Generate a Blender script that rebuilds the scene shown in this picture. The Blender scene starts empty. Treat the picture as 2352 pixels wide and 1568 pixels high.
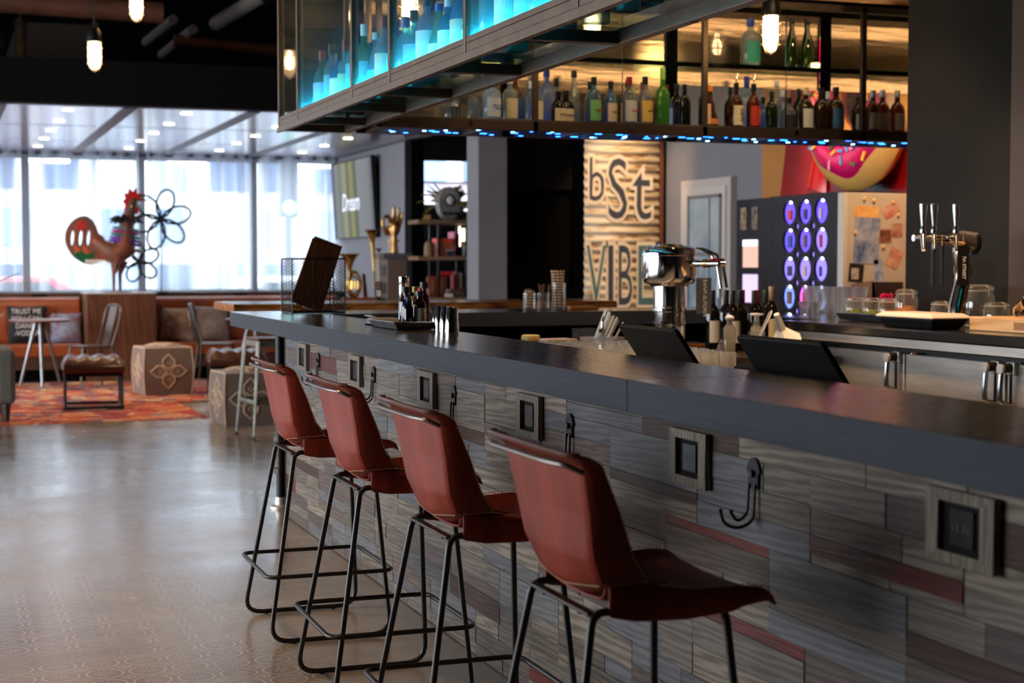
import bpy, bmesh, math, random
from mathutils import Vector, Matrix, Euler
random.seed(7)
D = bpy.data
scene = bpy.context.scene
COL = scene.collection
PI = math.pi

# ------------------------------------------------------------------ camera
CAM_H = 1.3415
cam_d = D.cameras.new('camera')
cam = D.objects.new('camera', cam_d); COL.objects.link(cam); scene.camera = cam
cam_d.sensor_width = 36.0
cam_d.lens = 36.0 * 3675.0 / 2352.0
cam.location = (0, 0, CAM_H)
cam.rotation_euler = (PI/2 - math.atan(182/3675.0), 0, -math.atan(1311/3675.0))
cam_d.clip_start = 0.05; cam_d.clip_end = 200
cam_d.dof.use_dof = True
cam_d.dof.focus_distance = 5.2
cam_d.dof.aperture_fstop = 4.0

# ------------------------------------------------------------------ world, light, exposure
W = D.worlds.new('sky'); scene.world = W; W.use_nodes = True
bg = W.node_tree.nodes['Background']
bg.inputs[0].default_value = (0.90, 0.95, 1.0, 1)
bg.inputs[1].default_value = 6.5
vs = scene.view_settings
vs.view_transform = 'Standard'; vs.look = 'None'; vs.exposure = 0.7; vs.gamma = 1.0; vs.use_curve_mapping = False
cy = scene.cycles
cy.max_bounces = 10; cy.transparent_max_bounces = 24; cy.diffuse_bounces = 4; cy.glossy_bounces = 5
cy.transmission_bounces = 8; cy.sample_clamp_indirect = 6.0; cy.caustics_reflective = False; cy.caustics_refractive = False
cy.use_denoising = True

def lamp(name, kind, loc, energy, color, size=0.1, aim=None, spot=60, sizey=None, blend=0.6):
    l = D.lights.new(name, kind); l.energy = energy; l.color = color
    if kind == 'AREA':
        l.size = size
        if sizey: l.shape = 'RECTANGLE'; l.size_y = sizey
    else: l.shadow_soft_size = size
    if kind == 'SPOT': l.spot_size = math.radians(spot); l.spot_blend = blend
    o = D.objects.new(name, l); COL.objects.link(o); o.location = loc
    if aim is not None:
        o.rotation_euler = (Vector(aim) - Vector(loc)).to_track_quat('-Z', 'Y').to_euler()
    return o
WARM = (1.0, 0.66, 0.36)
# daylight entering through the curtained window band and through the side glazing of the hall
# warm ceiling spots over the back bar and the displays, plus spots added as fill
for nm, loc, aim, e, sp in (
    ('ceiling_spot', (3.3, 6.6, 4.05), (3.0, 6.6, 0.9), 150, 70),
    ('ceiling_spot', (3.2, 4.6, 4.05), (3.6, 5.2, 0.9), 130, 70),
    ('ceiling_spot', (3.3, 7.0, 3.9), (4.6, 7.2, 1.1), 150, 50),
    ('ceiling_spot', (3.2, 5.6, 4.05), (4.4, 6.0, 0.95), 260, 50),
    ('ceiling_spot', (5.9, 12.6, 4.0), (6.3, 14.3, 1.9), 300, 32),
    ('ceiling_spot', (6.0, 8.6, 3.3), (6.35, 9.95, 1.75), 150, 34),
    ('ceiling_spot', (5.4, 10.6, 3.9), (6.6, 10.6, 2.2), 230, 55),
    ('ceiling_spot', (3.4, 12.6, 4.0), (4.25, 15.6, 1.45), 200, 17),
    ('lounge_spot', (1.04, 15.22, 2.6), (1.0, 15.2, 0), 55, 100),
    ('lounge_spot', (2.03, 14.1, 2.6), (2.0, 13.8, 0), 45, 100),
    ('lounge_spot', (2.03, 16.35, 2.6), (2.0, 16.3, 0), 55, 100),
    ('lounge_spot', (1.04, 17.45, 2.6), (1.0, 18.2, 0.5), 45, 100),
    ('ceiling_spot', (3.4, 5.4, 4.1), (3.6, 8.4, 2.25), 110, 40),  # spot added to make up for weak ambient light on the bottles
    ('ceiling_spot', (4.5, 5.6, 4.1), (4.9, 8.4, 2.25), 90, 40),  # second spot added to brighten the far cabinet labels
    ('aisle_fill_spot', (-0.6, 4.2, 4.1), (-0.3, 4.6, 0), 120, 65),  # unseen aisle spots added to warm and brighten the near floor
    ('aisle_fill_spot', (-0.9, 6.4, 4.1), (-0.3, 6.8, 0), 120, 65),
    ('aisle_fill_spot', (-0.8, 8.0, 4.1), (0.6, 8.6, 0), 120, 60)):
    lamp(nm, 'SPOT', loc, e, WARM, 0.06, aim, sp)

# ------------------------------------------------------------------ materials
def lin(c):
    c = c/255.0
    return c/12.92 if c <= 0.04045 else ((c+0.055)/1.055)**2.4
def rgb(r, g, b): return (lin(r), lin(g), lin(b), 1)
_M = {}
def newmat(name):
    m = D.materials.new(name); m.use_nodes = True
    nt = m.node_tree; nt.nodes.clear()
    out = nt.nodes.new('ShaderNodeOutputMaterial')
    return m, nt, out
def N(nt, typ, **kw):
    n = nt.nodes.new('ShaderNode' + typ)
    for k, v in kw.items():
        if k.startswith('i_'):
            key = k[2:]; key = int(key) if key.isdigit() else key.replace('_', ' ')
            n.inputs[key].default_value = v
        else: setattr(n, k, v)
    return n
def mat(name, color, rough=0.5, metal=0.0, noise=0.0, nscale=8.0, bump=0.0, bscale=60.0, spec=0.5, stretch=(1, 1, 1), color2=None, coat=0.0, sheen=0.0, aniso=0.0):
    if name in _M: return _M[name]
    m, nt, out = newmat(name); L = nt.links.new
    p = N(nt, 'BsdfPrincipled'); L(p.outputs[0], out.inputs[0])
    p.inputs['Base Color'].default_value = color
    p.inputs['Roughness'].default_value = rough
    p.inputs['Metallic'].default_value = metal
    p.inputs['Specular IOR Level'].default_value = spec
    p.inputs['Coat Weight'].default_value = coat
    p.inputs['Sheen Weight'].default_value = sheen
    p.inputs['Anisotropic'].default_value = aniso
    if noise or color2 or bump:
        tc = N(nt, 'TexCoord'); mp = N(nt, 'Mapping'); mp.inputs['Scale'].default_value = stretch
        L(tc.outputs['Object'], mp.inputs[0])
        if noise or color2:
            nz = N(nt, 'TexNoise', i_Scale=nscale, i_Detail=5.0, i_Roughness=0.6); L(mp.outputs[0], nz.inputs[0])
            mx = N(nt, 'MixRGB'); c2 = color2 or tuple(min(1, x*(1+noise)) for x in color[:3]) + (1,)
            c1 = color if color2 else tuple(x*(1-noise) for x in color[:3]) + (1,)
            mx.inputs[1].default_value = c1; mx.inputs[2].default_value = c2
            rp = N(nt, 'ValToRGB'); rp.color_ramp.elements[0].position = 0.33; rp.color_ramp.elements[1].position = 0.67
            L(nz.outputs[0], rp.inputs[0]); L(rp.outputs[0], mx.inputs[0]); L(mx.outputs[0], p.inputs['Base Color'])
        if bump:
            nb = N(nt, 'TexNoise', i_Scale=bscale, i_Detail=4.0); L(mp.outputs[0], nb.inputs[0])
            b = N(nt, 'Bump', i_Strength=bump, i_Distance=0.01); L(nb.outputs[0], b.inputs['Height']); L(b.outputs[0], p.inputs['Normal'])
    _M[name] = m; return m
def emit(name, color, s):
    if name in _M: return _M[name]
    m, nt, out = newmat(name); e = N(nt, 'Emission', i_Color=color, i_Strength=s); nt.links.new(e.outputs[0], out.inputs[0])
    _M[name] = m; return m
def front_fresnel(nt, ior):
    # Fresnel on faces turned to the ray; faces seen from inside stay clear (thin glass)
    fr = N(nt, 'Fresnel', i_IOR=ior); ge = N(nt, 'NewGeometry'); inv = N(nt, 'Math', operation='SUBTRACT'); inv.inputs[0].default_value = 1.0
    nt.links.new(ge.outputs['Backfacing'], inv.inputs[1]); mu = N(nt, 'Math', operation='MULTIPLY')
    nt.links.new(fr.outputs[0], mu.inputs[0]); nt.links.new(inv.outputs[0], mu.inputs[1]); return mu
def pane(name, tint=(1, 1, 1, 1), rough=0.0, ior=1.5, haze=0.0, hazecol=(1, 1, 1, 1)):
    """thin clear sheet: transparent with a Fresnel reflection, optional milky haze"""
    if name in _M: return _M[name]
    m, nt, out = newmat(name); L = nt.links.new
    t = N(nt, 'BsdfTransparent', i_Color=tint); g = N(nt, 'BsdfGlossy', i_Roughness=rough)
    fr = front_fresnel(nt, ior); mx = N(nt, 'MixShader')
    base = t
    if haze:
        d = N(nt, 'BsdfTranslucent', i_Color=hazecol); m2 = N(nt, 'MixShader'); m2.inputs[0].default_value = haze
        L(t.outputs[0], m2.inputs[1]); L(d.outputs[0], m2.inputs[2]); base = m2
    L(fr.outputs[0], mx.inputs[0]); L(base.outputs[0], mx.inputs[1]); L(g.outputs[0], mx.inputs[2]); L(mx.outputs[0], out.inputs[0])
    _M[name] = m; return m
def bottle_glass(color, clear=0.55):
    key = 'bottle_glass_%02x%02x%02x_%d' % (tuple(int(255*x) for x in color[:3]) + (int(clear*100),))
    if key in _M: return _M[key]
    m, nt, out = newmat(key); L = nt.links.new
    t = N(nt, 'BsdfTransparent', i_Color=color); tr = N(nt, 'BsdfTranslucent', i_Color=color); df = N(nt, 'BsdfDiffuse', i_Color=color)
    a = N(nt, 'MixShader'); a.inputs[0].default_value = 0.5; L(tr.outputs[0], a.inputs[1]); L(df.outputs[0], a.inputs[2])
    b = N(nt, 'MixShader'); b.inputs[0].default_value = clear; L(a.outputs[0], b.inputs[1]); L(t.outputs[0], b.inputs[2])
    g = N(nt, 'BsdfGlossy', i_Roughness=0.06); lw = front_fresnel(nt, 1.6); c = N(nt, 'MixShader')
    L(lw.outputs[0], c.inputs[0]); L(b.outputs[0], c.inputs[1]); L(g.outputs[0], c.inputs[2]); L(c.outputs[0], out.inputs[0])
    _M[key] = m; return m
def wood(name, c1, c2, rough=0.5, along='y', scale=1.0, rnd=True, bump=0.15, spec=0.2):
    if name in _M: return _M[name]
    m, nt, out = newmat(name); L = nt.links.new
    p = N(nt, 'BsdfPrincipled', i_Roughness=rough); L(p.outputs[0], out.inputs[0]); p.inputs['Specular IOR Level'].default_value = spec
    tc = N(nt, 'TexCoord'); oi = N(nt, 'ObjectInfo'); mp = N(nt, 'Mapping')
    s = {'x': (3.5, 60, 60), 'y': (60, 3.5, 60), 'z': (60, 60, 3.5)}[along]
    mp.inputs['Scale'].default_value = tuple(v*scale for v in s)
    ad = N(nt, 'VectorMath', operation='ADD'); sc = N(nt, 'VectorMath', operation='SCALE'); sc.inputs['Scale'].default_value = 40.0 if rnd else 0.0
    cmb = N(nt, 'CombineXYZ'); L(oi.outputs['Random'], cmb.inputs[0]); L(oi.outputs['Random'], cmb.inputs[1]); L(oi.outputs['Random'], cmb.inputs[2])
    L(cmb.outputs[0], sc.inputs[0]); L(tc.outputs['Object'], mp.inputs[0]); L(mp.outputs[0], ad.inputs[0]); L(sc.outputs[0], ad.inputs[1])
    nz = N(nt, 'TexNoise', i_Scale=1.0, i_Detail=3.0, i_Distortion=1.2); L(ad.outputs[0], nz.inputs[0])
    wv = N(nt, 'TexWave', bands_direction='DIAGONAL', i_Scale=0.55, i_Distortion=9.0, i_Detail=3.0, i_Detail_Scale=1.3); L(ad.outputs[0], wv.inputs[0])
    big = N(nt, 'TexNoise', i_Scale=0.12, i_Detail=2.0); L(ad.outputs[0], big.inputs[0])
    mixf = N(nt, 'Math', operation='MULTIPLY_ADD'); mixf.inputs[1].default_value = 0.5; L(wv.outputs['Fac'], mixf.inputs[0])
    half = N(nt, 'Math', operation='MULTIPLY'); half.inputs[1].default_value = 0.5; L(nz.outputs[0], half.inputs[0]); L(half.outputs[0], mixf.inputs[2])
    rp = N(nt, 'ValToRGB'); rp.color_ramp.elements[0].position = 0.22; rp.color_ramp.elements[1].position = 0.72
    rp.color_ramp.elements[0].color = c1; rp.color_ramp.elements[1].color = c2
    L(mixf.outputs[0], rp.inputs[0])
    hv = N(nt, 'HueSaturation'); mr = N(nt, 'MapRange', i_3=0.82, i_4=1.18); L(oi.outputs['Random'], mr.inputs[0])
    if not rnd: mr.inputs[3].default_value = 1.0; mr.inputs[4].default_value = 1.0
    mm = N(nt, 'Math', operation='MULTIPLY'); mr2 = N(nt, 'MapRange', i_1=0.3, i_2=0.7, i_3=0.88, i_4=1.12); L(big.outputs[0], mr2.inputs[0])
    L(mr.outputs[0], mm.inputs[0]); L(mr2.outputs[0], mm.inputs[1]); L(mm.outputs[0], hv.inputs['Value']); L(rp.outputs[0], hv.inputs['Color']); L(hv.outputs[0], p.inputs['Base Color'])
    b = N(nt, 'Bump', i_Strength=bump, i_Distance=0.004); L(mixf.outputs[0], b.inputs['Height']); L(b.outputs[0], p.inputs['Normal'])
    _M[name] = m; return m

M_black = mat('black_metal', (0.012, 0.012, 0.013, 1), 0.42, 0.6, noise=0.3, nscale=30)
M_iron = mat('worn_iron', (0.05, 0.046, 0.043, 1), 0.36, 0.9, noise=0.4, nscale=25)
M_bronze = mat('bronze_frame', (0.16, 0.115, 0.085, 1), 0.42, 0.75, noise=0.15, nscale=12)
M_steel = mat('brushed_steel', (0.60, 0.56, 0.52, 1), 0.42, 0.75, noise=0.12, nscale=3, stretch=(1, 1, 12), bump=0.04, bscale=90)
M_chrome = mat('polished_steel', (0.78, 0.75, 0.72, 1), 0.09, 1.0)
M_gold = mat('gold_leaf', (0.42, 0.24, 0.09, 1), 0.34, 0.9, noise=0.35, nscale=14, bump=0.2, bscale=40)
M_brass = mat('polished_brass', (0.72, 0.48, 0.16, 1), 0.2, 1.0)
M_white = mat('matt_white', (0.78, 0.77, 0.75, 1), 0.6)
M_cream = mat('cream_paper', (0.74, 0.66, 0.5, 1), 0.7, noise=0.08, nscale=20)
M_blackp = mat('black_plastic', (0.008, 0.008, 0.008, 1), 0.5, spec=0.2)
M_strawglass = pane('straw_glass', (0.96, 0.97, 0.96, 1), 0.03, 1.6, 0.05, (1, 0.96, 0.9, 1))
M_glass = pane('clear_glass', (0.96, 0.98, 0.97, 1))
M_tumbler = pane('tumbler_glass', (0.93, 0.94, 0.93, 1), 0.06, 2.1, 0.38, (1, 0.96, 0.9, 1))
M_greenglass = pane('green_edge_glass', (0.72, 0.93, 0.86, 1), 0.0, 1.5)
M_red = mat('red_plastic', rgb(190, 30, 28), 0.45)
M_paint = {}

# ------------------------------------------------------------------ mesh helpers
class MB:
    def __init__(s): s.v = []; s.f = []
    def add(s, vs, fs):
        b = len(s.v); s.v += [tuple(v) for v in vs]; s.f += [tuple(i+b for i in f) for f in fs]; return s
    def box(s, x0, x1, y0, y1, z0, z1):
        return s.add([(x0,y0,z0),(x1,y0,z0),(x1,y1,z0),(x0,y1,z0),(x0,y0,z1),(x1,y0,z1),(x1,y1,z1),(x0,y1,z1)],
                     [(0,3,2,1),(4,5,6,7),(0,1,5,4),(1,2,6,5),(2,3,7,6),(3,0,4,7)])
    def obox(s, c, size, rot=(0,0,0)):
        R = Euler(rot).to_matrix(); c = Vector(c); h = Vector(size)/2
        vs = [c + R @ Vector((sx*h.x, sy*h.y, sz*h.z)) for sz in (-1,1) for sx, sy in ((-1,-1),(1,-1),(1,1),(-1,1))]
        return s.add(vs, [(0,3,2,1),(4,5,6,7),(0,1,5,4),(1,2,6,5),(2,3,7,6),(3,0,4,7)])
    def loft(s, rings, closed=True, cap=True, loop=False):
        n = len(rings[0]); b = len(s.v); k = len(rings)
        for r in rings: s.v += [tuple(p) for p in r]
        for i in range(k if loop else k-1):
            for j in range(n if closed else n-1):
                a0 = b+i*n+j; a1 = b+i*n+(j+1) % n; c0 = b+((i+1) % k)*n+j; c1 = b+((i+1) % k)*n+(j+1) % n
                s.f.append((a0, a1, c1, c0))
        if cap and not loop and closed:
            s.f.append(tuple(b+j for j in range(n))[::-1]); s.f.append(tuple(b+(k-1)*n+j for j in range(n)))
        return s
    def tube(s, pts, r, n=8, closed=False, cap=True, sq=1.0, up=None):
        P = [Vector(p) for p in pts]; k = len(P); rr = r if isinstance(r, (list, tuple)) else [r]*k
        rings = []; prev = None
        for i in range(k):
            a = P[(i-1) % k] if (closed or i > 0) else P[0]; c = P[(i+1) % k] if (closed or i < k-1) else P[-1]
            t = (c-a); t = t.normalized() if t.length > 1e-9 else Vector((0,0,1))
            if prev is None:
                ref = Vector(up) if up else (Vector((0,0,1)) if abs(t.z) < 0.9 else Vector((1,0,0)))
                u = (ref - t*ref.dot(t)).normalized()
            else:
                u = prev - t*prev.dot(t); u = u.normalized() if u.length > 1e-6 else prev
            prev = u; w = t.cross(u)
            rings.append([P[i] + (u*math.cos(2*PI*j/n)*sq + w*math.sin(2*PI*j/n))*rr[i] for j in range(n)])
        return s.loft(rings, True, cap, closed)
    def lathe(s, prof, n=20, c=(0,0,0), axis='z', cap=True, sx=1.0, sy=1.0):
        rings = []
        for r, z in prof:
            ring = []
            for j in range(n):
                a = 2*PI*j/n; p = (r*math.cos(a)*sx, r*math.sin(a)*sy, z)
                if axis == 'x': p = (p[2], p[0], p[1])
                elif axis == 'y': p = (p[1], p[2], p[0])
                ring.append((p[0]+c[0], p[1]+c[1], p[2]+c[2]))
            rings.append(ring)
        return s.loft(rings, True, cap)
    def ball(s, c, r, n=14, m=8, rot=None):
        r = (r, r, r) if not isinstance(r, (list, tuple)) else r
        R = Euler(rot).to_matrix() if rot else None; c = Vector(c); rings = []
        for i in range(m+1):
            t = PI*(0.02+0.96*i/m)
            ring = []
            for j in range(n):
                a = 2*PI*j/n; p = Vector((math.sin(t)*math.cos(a)*r[0], math.sin(t)*math.sin(a)*r[1], -math.cos(t)*r[2]))
                if R: p = R @ p
                ring.append(c+p)
            rings.append(ring)
        return s.loft(rings)
    def prism(s, poly, h, fn):
        """poly (a,b) outline extruded by h along a third axis, mapped by fn(a,b,t)"""
        n = len(poly)
        s.add([fn(a, b, 0) for a, b in poly] + [fn(a, b, h) for a, b in poly],
              [tuple(range(n))[::-1], tuple(range(n, 2*n))] + [(i, (i+1) % n, n+(i+1) % n, n+i) for i in range(n)])
        return s
    def grid(s, fn, nu, nv):
        b = len(s.v)
        for i in range(nu+1):
            for j in range(nv+1): s.v.append(tuple(fn(i/nu, j/nv)))
        for i in range(nu):
            for j in range(nv):
                a = b+i*(nv+1)+j; s.f.append((a, a+1, a+nv+2, a+nv+1))
        return s
    def mesh(s, name, m, smooth=False):
        me = D.meshes.new(name); me.from_pydata(s.v, [], s.f); me.update()
        bm = bmesh.new(); bm.from_mesh(me); bmesh.ops.recalc_face_normals(bm, faces=bm.faces); bm.to_mesh(me); bm.free()
        if m is not None: me.materials.append(m)
        if smooth:
            for p in me.polygons: p.use_smooth = True
            try: me.set_sharp_from_angle(angle=math.radians(38))
            except Exception: pass
        return me
    def build(s, name, m, parent=None, smooth=False, bevel=0.0, loc=None, rot=None, mods=None):
        o = D.objects.new(name, s.mesh(name, m, smooth)); COL.objects.link(o)
        if parent is not None: o.parent = parent
        if loc is not None: o.location = loc
        if rot is not None: o.rotation_euler = rot
        if bevel:
            b = o.modifiers.new('bevel', 'BEVEL'); b.width = bevel; b.segments = 2; b.limit_method = 'ANGLE'; b.angle_limit = math.radians(40)
        for typ, kw in (mods or []):
            q = o.modifiers.new(typ.lower(), typ)
            for k, v in kw.items(): setattr(q, k, v)
        return o
def tag(o, label, cat, group=None):
    o['label'] = label; o['category'] = cat
    if group: o['group'] = group
    return o
def thing(name, label, cat, loc=(0,0,0), rz=0.0, group=None, rot=None):
    o = D.objects.new(name, None); COL.objects.link(o); o.empty_display_size = 0.05
    o.location = loc; o.rotation_euler = rot if rot else (0, 0, rz)
    return tag(o, label, cat, group)
def struct(o): o['kind'] = 'structure'; return o
def dup(root, loc, rz=None, label=None):
    r = root.copy(); COL.objects.link(r); r.location = loc
    if rz is not None: r.rotation_euler = (0, 0, rz)
    if label: r['label'] = label
    for ch in list(root.children):
        c = ch.copy(); COL.objects.link(c); c.parent = r
        for g in list(ch.children):
            d = g.copy(); COL.objects.link(d); d.parent = c
    return r
def as_mesh(name, c, m):
    q = D.objects.new(name, c); me = D.meshes.new_from_object(q); D.objects.remove(q)
    if not me.materials: me.materials.append(m)
    o = D.objects.new(name, me); COL.objects.link(o); return o
def text(name, s, size, m, parent=None, loc=(0,0,0), rot=(0,0,0), extrude=0.0008, shear=0.0, align='CENTER', sx=1.0, offset=0.0):
    c = D.curves.new(name, 'FONT'); c.body = s; c.size = size; c.extrude = extrude; c.align_x = align; c.align_y = 'CENTER'; c.shear = shear; c.offset = offset
    c.resolution_u = 3
    c.materials.append(m); o = as_mesh(name, c, m); o.location = loc; o.rotation_euler = rot; o.scale = (sx, 1, 1)
    if parent is not None: o.parent = parent
    return o
def shape2d(name, loops, extrude, m, parent=None, loc=(0,0,0), rot=(0,0,0), bevel=0.0, fill='BOTH', cyclic=True):
    c = D.curves.new(name, 'CURVE'); c.dimensions = '2D' if fill else '3D'; c.extrude = extrude; c.bevel_depth = bevel; c.bevel_resolution = 1
    if fill: c.fill_mode = fill
    for lp in loops:
        sp = c.splines.new('POLY'); sp.points.add(len(lp)-1)
        for i, p in enumerate(lp): sp.points[i].co = (p[0], p[1], 0, 1)
        sp.use_cyclic_u = cyclic
    c.materials.append(m); o = as_mesh(name, c, m); o.location = loc; o.rotation_euler = rot
    if parent is not None: o.parent = parent
    return o
def arc(cx, cy, r, a0, a1, n=10, ry=None):
    ry = r if ry is None else ry
    return [(cx+r*math.cos(a0+(a1-a0)*i/n), cy+ry*math.sin(a0+(a1-a0)*i/n)) for i in range(n+1)]
def rpath(pts, r, n=5, closed=False):
    """3-D polyline with rounded corners"""
    P = [Vector(p) for p in pts]; out = []; k = len(P)
    for i in range(k):
        if not closed and i in (0, k-1): out.append(P[i]); continue
        a = P[(i-1) % k]; b = P[i]; c = P[(i+1) % k]
        d1 = (a-b); d2 = (c-b); q = min(r[i] if isinstance(r, (list, tuple)) else r, d1.length*0.49, d2.length*0.49)
        s0 = b+d1.normalized()*q; e0 = b+d2.normalized()*q
        for j in range(n+1):
            t = j/n; out.append((1-t)**2*s0 + 2*t*(1-t)*b + t*t*e0)
    return out
ORD = ['first','second','third','fourth','fifth','sixth','seventh','eighth','ninth','tenth','eleventh','twelfth','thirteenth','fourteenth','fifteenth','sixteenth','seventeenth','eighteenth','nineteenth','twentieth','twenty-first','twenty-second','twenty-third','twenty-fourth','twenty-fifth']

# ------------------------------------------------------------------ floor
def floor_mat():
    m, nt, out = newmat('polished_concrete'); L = nt.links.new
    p = N(nt, 'BsdfPrincipled'); L(p.outputs[0], out.inputs[0])
    tc = N(nt, 'TexCoord')
    def math_(op, a, b=None, c=None):
        n = N(nt, 'Math', operation=op)
        for i, q in enumerate((a, b, c)):
            if q is None: continue
            if isinstance(q, (int, float)): n.inputs[i].default_value = q
            else: L(q, n.inputs[i])
        return n.outputs[0]
    def band(v, lo, hi):      # 1 where lo<v<hi
        return math_('MULTIPLY', math_('GREATER_THAN', v, lo), math_('LESS_THAN', v, hi))
    n1 = N(nt, 'TexNoise', i_Scale=0.9, i_Detail=6.0, i_Roughness=0.62); L(tc.outputs['Object'], n1.inputs[0])
    n2 = N(nt, 'TexNoise', i_Scale=14.0, i_Detail=6.0); L(tc.outputs['Object'], n2.inputs[0])
    rp = N(nt, 'ValToRGB'); e = rp.color_ramp.elements
    e[0].position = 0.3; e[0].color = rgb(134, 118, 104); e[1].position = 0.7; e[1].color = rgb(184, 170, 154)
    L(n1.outputs[0], rp.inputs[0])
    m1 = N(nt, 'MixRGB', blend_type='MULTIPLY'); m1.inputs[0].default_value = 0.35; L(rp.outputs[0], m1.inputs[1]); L(n2.outputs[0], m1.inputs[2])
    # stencilled medallions
    sp = N(nt, 'SeparateXYZ'); L(tc.outputs['Object'], sp.inputs[0])
    S = 0.138
    def cell(ox):
        u = math_('SUBTRACT', math_('FRACT', math_('MULTIPLY_ADD', sp.outputs[0], 1/S, 50+ox)), 0.5)
        v = math_('SUBTRACT', math_('FRACT', math_('MULTIPLY_ADD', sp.outputs[1], 1/S, 50+ox)), 0.5)
        return u, v
    u, v = cell(0.0)
    r = math_('SQRT', math_('ADD', math_('MULTIPLY', u, u), math_('MULTIPLY', v, v)))
    ring = band(r, 0.40, 0.445)
    ang = math_('ARCTAN2', v, u)
    spoke = math_('MULTIPLY', math_('LESS_THAN', math_('ABSOLUTE', math_('MULTIPLY', math_('SINE', math_('MULTIPLY', ang, 4.0)), r)), 0.05), band(r, 0.07, 0.26))
    u2, v2 = cell(0.5)
    dm = math_('ADD', math_('ABSOLUTE', u2), math_('ABSOLUTE', v2))
    dia = math_('MAXIMUM', band(dm, 0.15, 0.195), math_('LESS_THAN', dm, 0.055))
    pat = math_('MAXIMUM', math_('MAXIMUM', ring, spoke), dia)
    def smooth(v, a, b):
        n = N(nt, 'MapRange', interpolation_type='SMOOTHSTEP'); L(v, n.inputs[0]); n.inputs[1].default_value = a; n.inputs[2].default_value = b
        return n.outputs[0]
    wob = N(nt, 'TexNoise', i_Scale=2.2, i_Detail=4.0); L(tc.outputs['Object'], wob.inputs[0])
    edge = math_('MULTIPLY', smooth(math_('ADD', sp.outputs[1], math_('MULTIPLY', wob.outputs[0], 1.4)), 8.2, 7.2),
                 smooth(math_('ADD', sp.outputs[0], math_('MULTIPLY', wob.outputs[0], 0.5)), 1.55, 1.25))
    wear = smooth(wob.outputs[0], 0.30, 0.5)
    fac = math_('MULTIPLY', math_('MULTIPLY', pat, edge), math_('MULTIPLY', wear, 0.85))
    mx = N(nt, 'MixRGB'); L(fac, mx.inputs[0]); L(m1.outputs[0], mx.inputs[1]); mx.inputs[2].default_value = rgb(205, 190, 172)
    # dark saw-cut scuffs and brown chips
    ch = N(nt, 'TexVoronoi', i_Scale=1.6, feature='F1'); L(tc.outputs['Object'], ch.inputs[0])
    chip = math_('LESS_THAN', math_('ADD', ch.outputs['Distance'], math_('MULTIPLY', n2.outputs[0], 0.06)), 0.055)
    mx2 = N(nt, 'MixRGB'); L(math_('MULTIPLY', chip, 0.55), mx2.inputs[0]); L(mx.outputs[0], mx2.inputs[1]); mx2.inputs[2].default_value = rgb(128, 100, 72)
    L(mx2.outputs[0], p.inputs['Base Color'])
    rr = N(nt, 'MapRange', i_1=0.3, i_2=0.7, i_3=0.14, i_4=0.30); L(n1.outputs[0], rr.inputs[0]); L(rr.outputs[0], p.inputs['Roughness'])
    b = N(nt, 'Bump', i_Strength=0.06, i_Distance=0.02); n3 = N(nt, 'TexNoise', i_Scale=3.0, i_Detail=3.0); L(tc.outputs['Object'], n3.inputs[0])
    L(n3.outputs[0], b.inputs['Height']); L(b.outputs[0], p.inputs['Normal'])
    return m
struct(MB().box(-6.2, 7.2, -4, 20.2, -0.1, 0).build('floor', floor_mat()))

# ------------------------------------------------------------------ shell
M_ceil = mat('black_ceiling_paint', (0.004, 0.004, 0.0045, 1), 0.9, spec=0.1)
M_grey = mat('grey_wall_paint', rgb(128, 128, 134), 0.75, noise=0.04, nscale=3)
M_dgrey = mat('charcoal_wall_paint', rgb(29, 28, 28), 0.8, spec=0.15, noise=0.06, nscale=6)
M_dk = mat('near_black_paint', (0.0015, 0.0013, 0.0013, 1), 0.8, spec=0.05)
M_brown = mat('brown_wall_paint', rgb(52, 38, 30), 0.6)
struct(MB().box(-6.2, 7.2, -4, 20.2, 4.2, 4.3).build('ceiling', M_ceil))
struct(MB().box(-6.2, 7.2, -4.1, -4, 0, 4.2).build('wall_rear', M_dgrey))
struct(MB().box(4.85, 5.05, -4, 7.345, 0, 4.2).build('wall_back_bar', M_dgrey))
struct(MB().box(4.835, 4.849, -4, 6.45, 1.04, 4.2).build('wall_back_bar_pier', M_brown))
struct(MB().box(6.72, 6.82, 12.39, 14.4, 0, 4.2).build('wall_right', M_grey))
struct(MB().box(6.72, 6.82, 7.0, 12.39, 0, 4.2).build('wall_mural', mat('ochre_wall_paint', rgb(186, 122, 58), 0.6, noise=0.08, nscale=3)))
# far wall: grey pier, black recess, pier behind the painted sheet
struct(MB().box(4.80, 5.085, 14.4, 14.75, 0, 4.2).build('wall_far_pier', M_grey))
w = struct(MB().box(5.085, 5.86, 14.72, 14.8, 0, 4.2).build('wall_far', M_dk))
MB().box(5.085, 5.86, 14.66, 14.72, 2.05, 4.2).build('lintel', mat('dark_umber_paint', (0.006, 0.004, 0.003, 1), 0.7, spec=0.1), w)
struct(MB().box(5.86, 6.82, 14.4, 14.75, 0, 4.2).build('wall_far_sign', M_dk))
struct(MB().box(5.05, 6.72, 7.0, 7.05, 0, 4.2).build('wall_passage', M_dgrey))
# wall with the television, its black end post, and the space behind
struct(MB().box(4.66, 4.74, 16.46, 19.67, 0, 4.2).build('wall_television', M_grey))
struct(MB().box(4.66, 4.80, 16.2, 16.46, 0, 4.2).build('trim_1', M_dk))
struct(MB().box(4.80, 7.2, 19.6, 19.7, 0, 2.06).build('wall_end_low', M_grey))
struct(MB().box(4.80, 7.2, 19.6, 19.7, 2.63, 4.2).build('wall_end_high', M_grey))
struct(MB().box(7.1, 7.2, 7, 19.7, 0, 4.2).build('wall_outer_right', M_dgrey))
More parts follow.
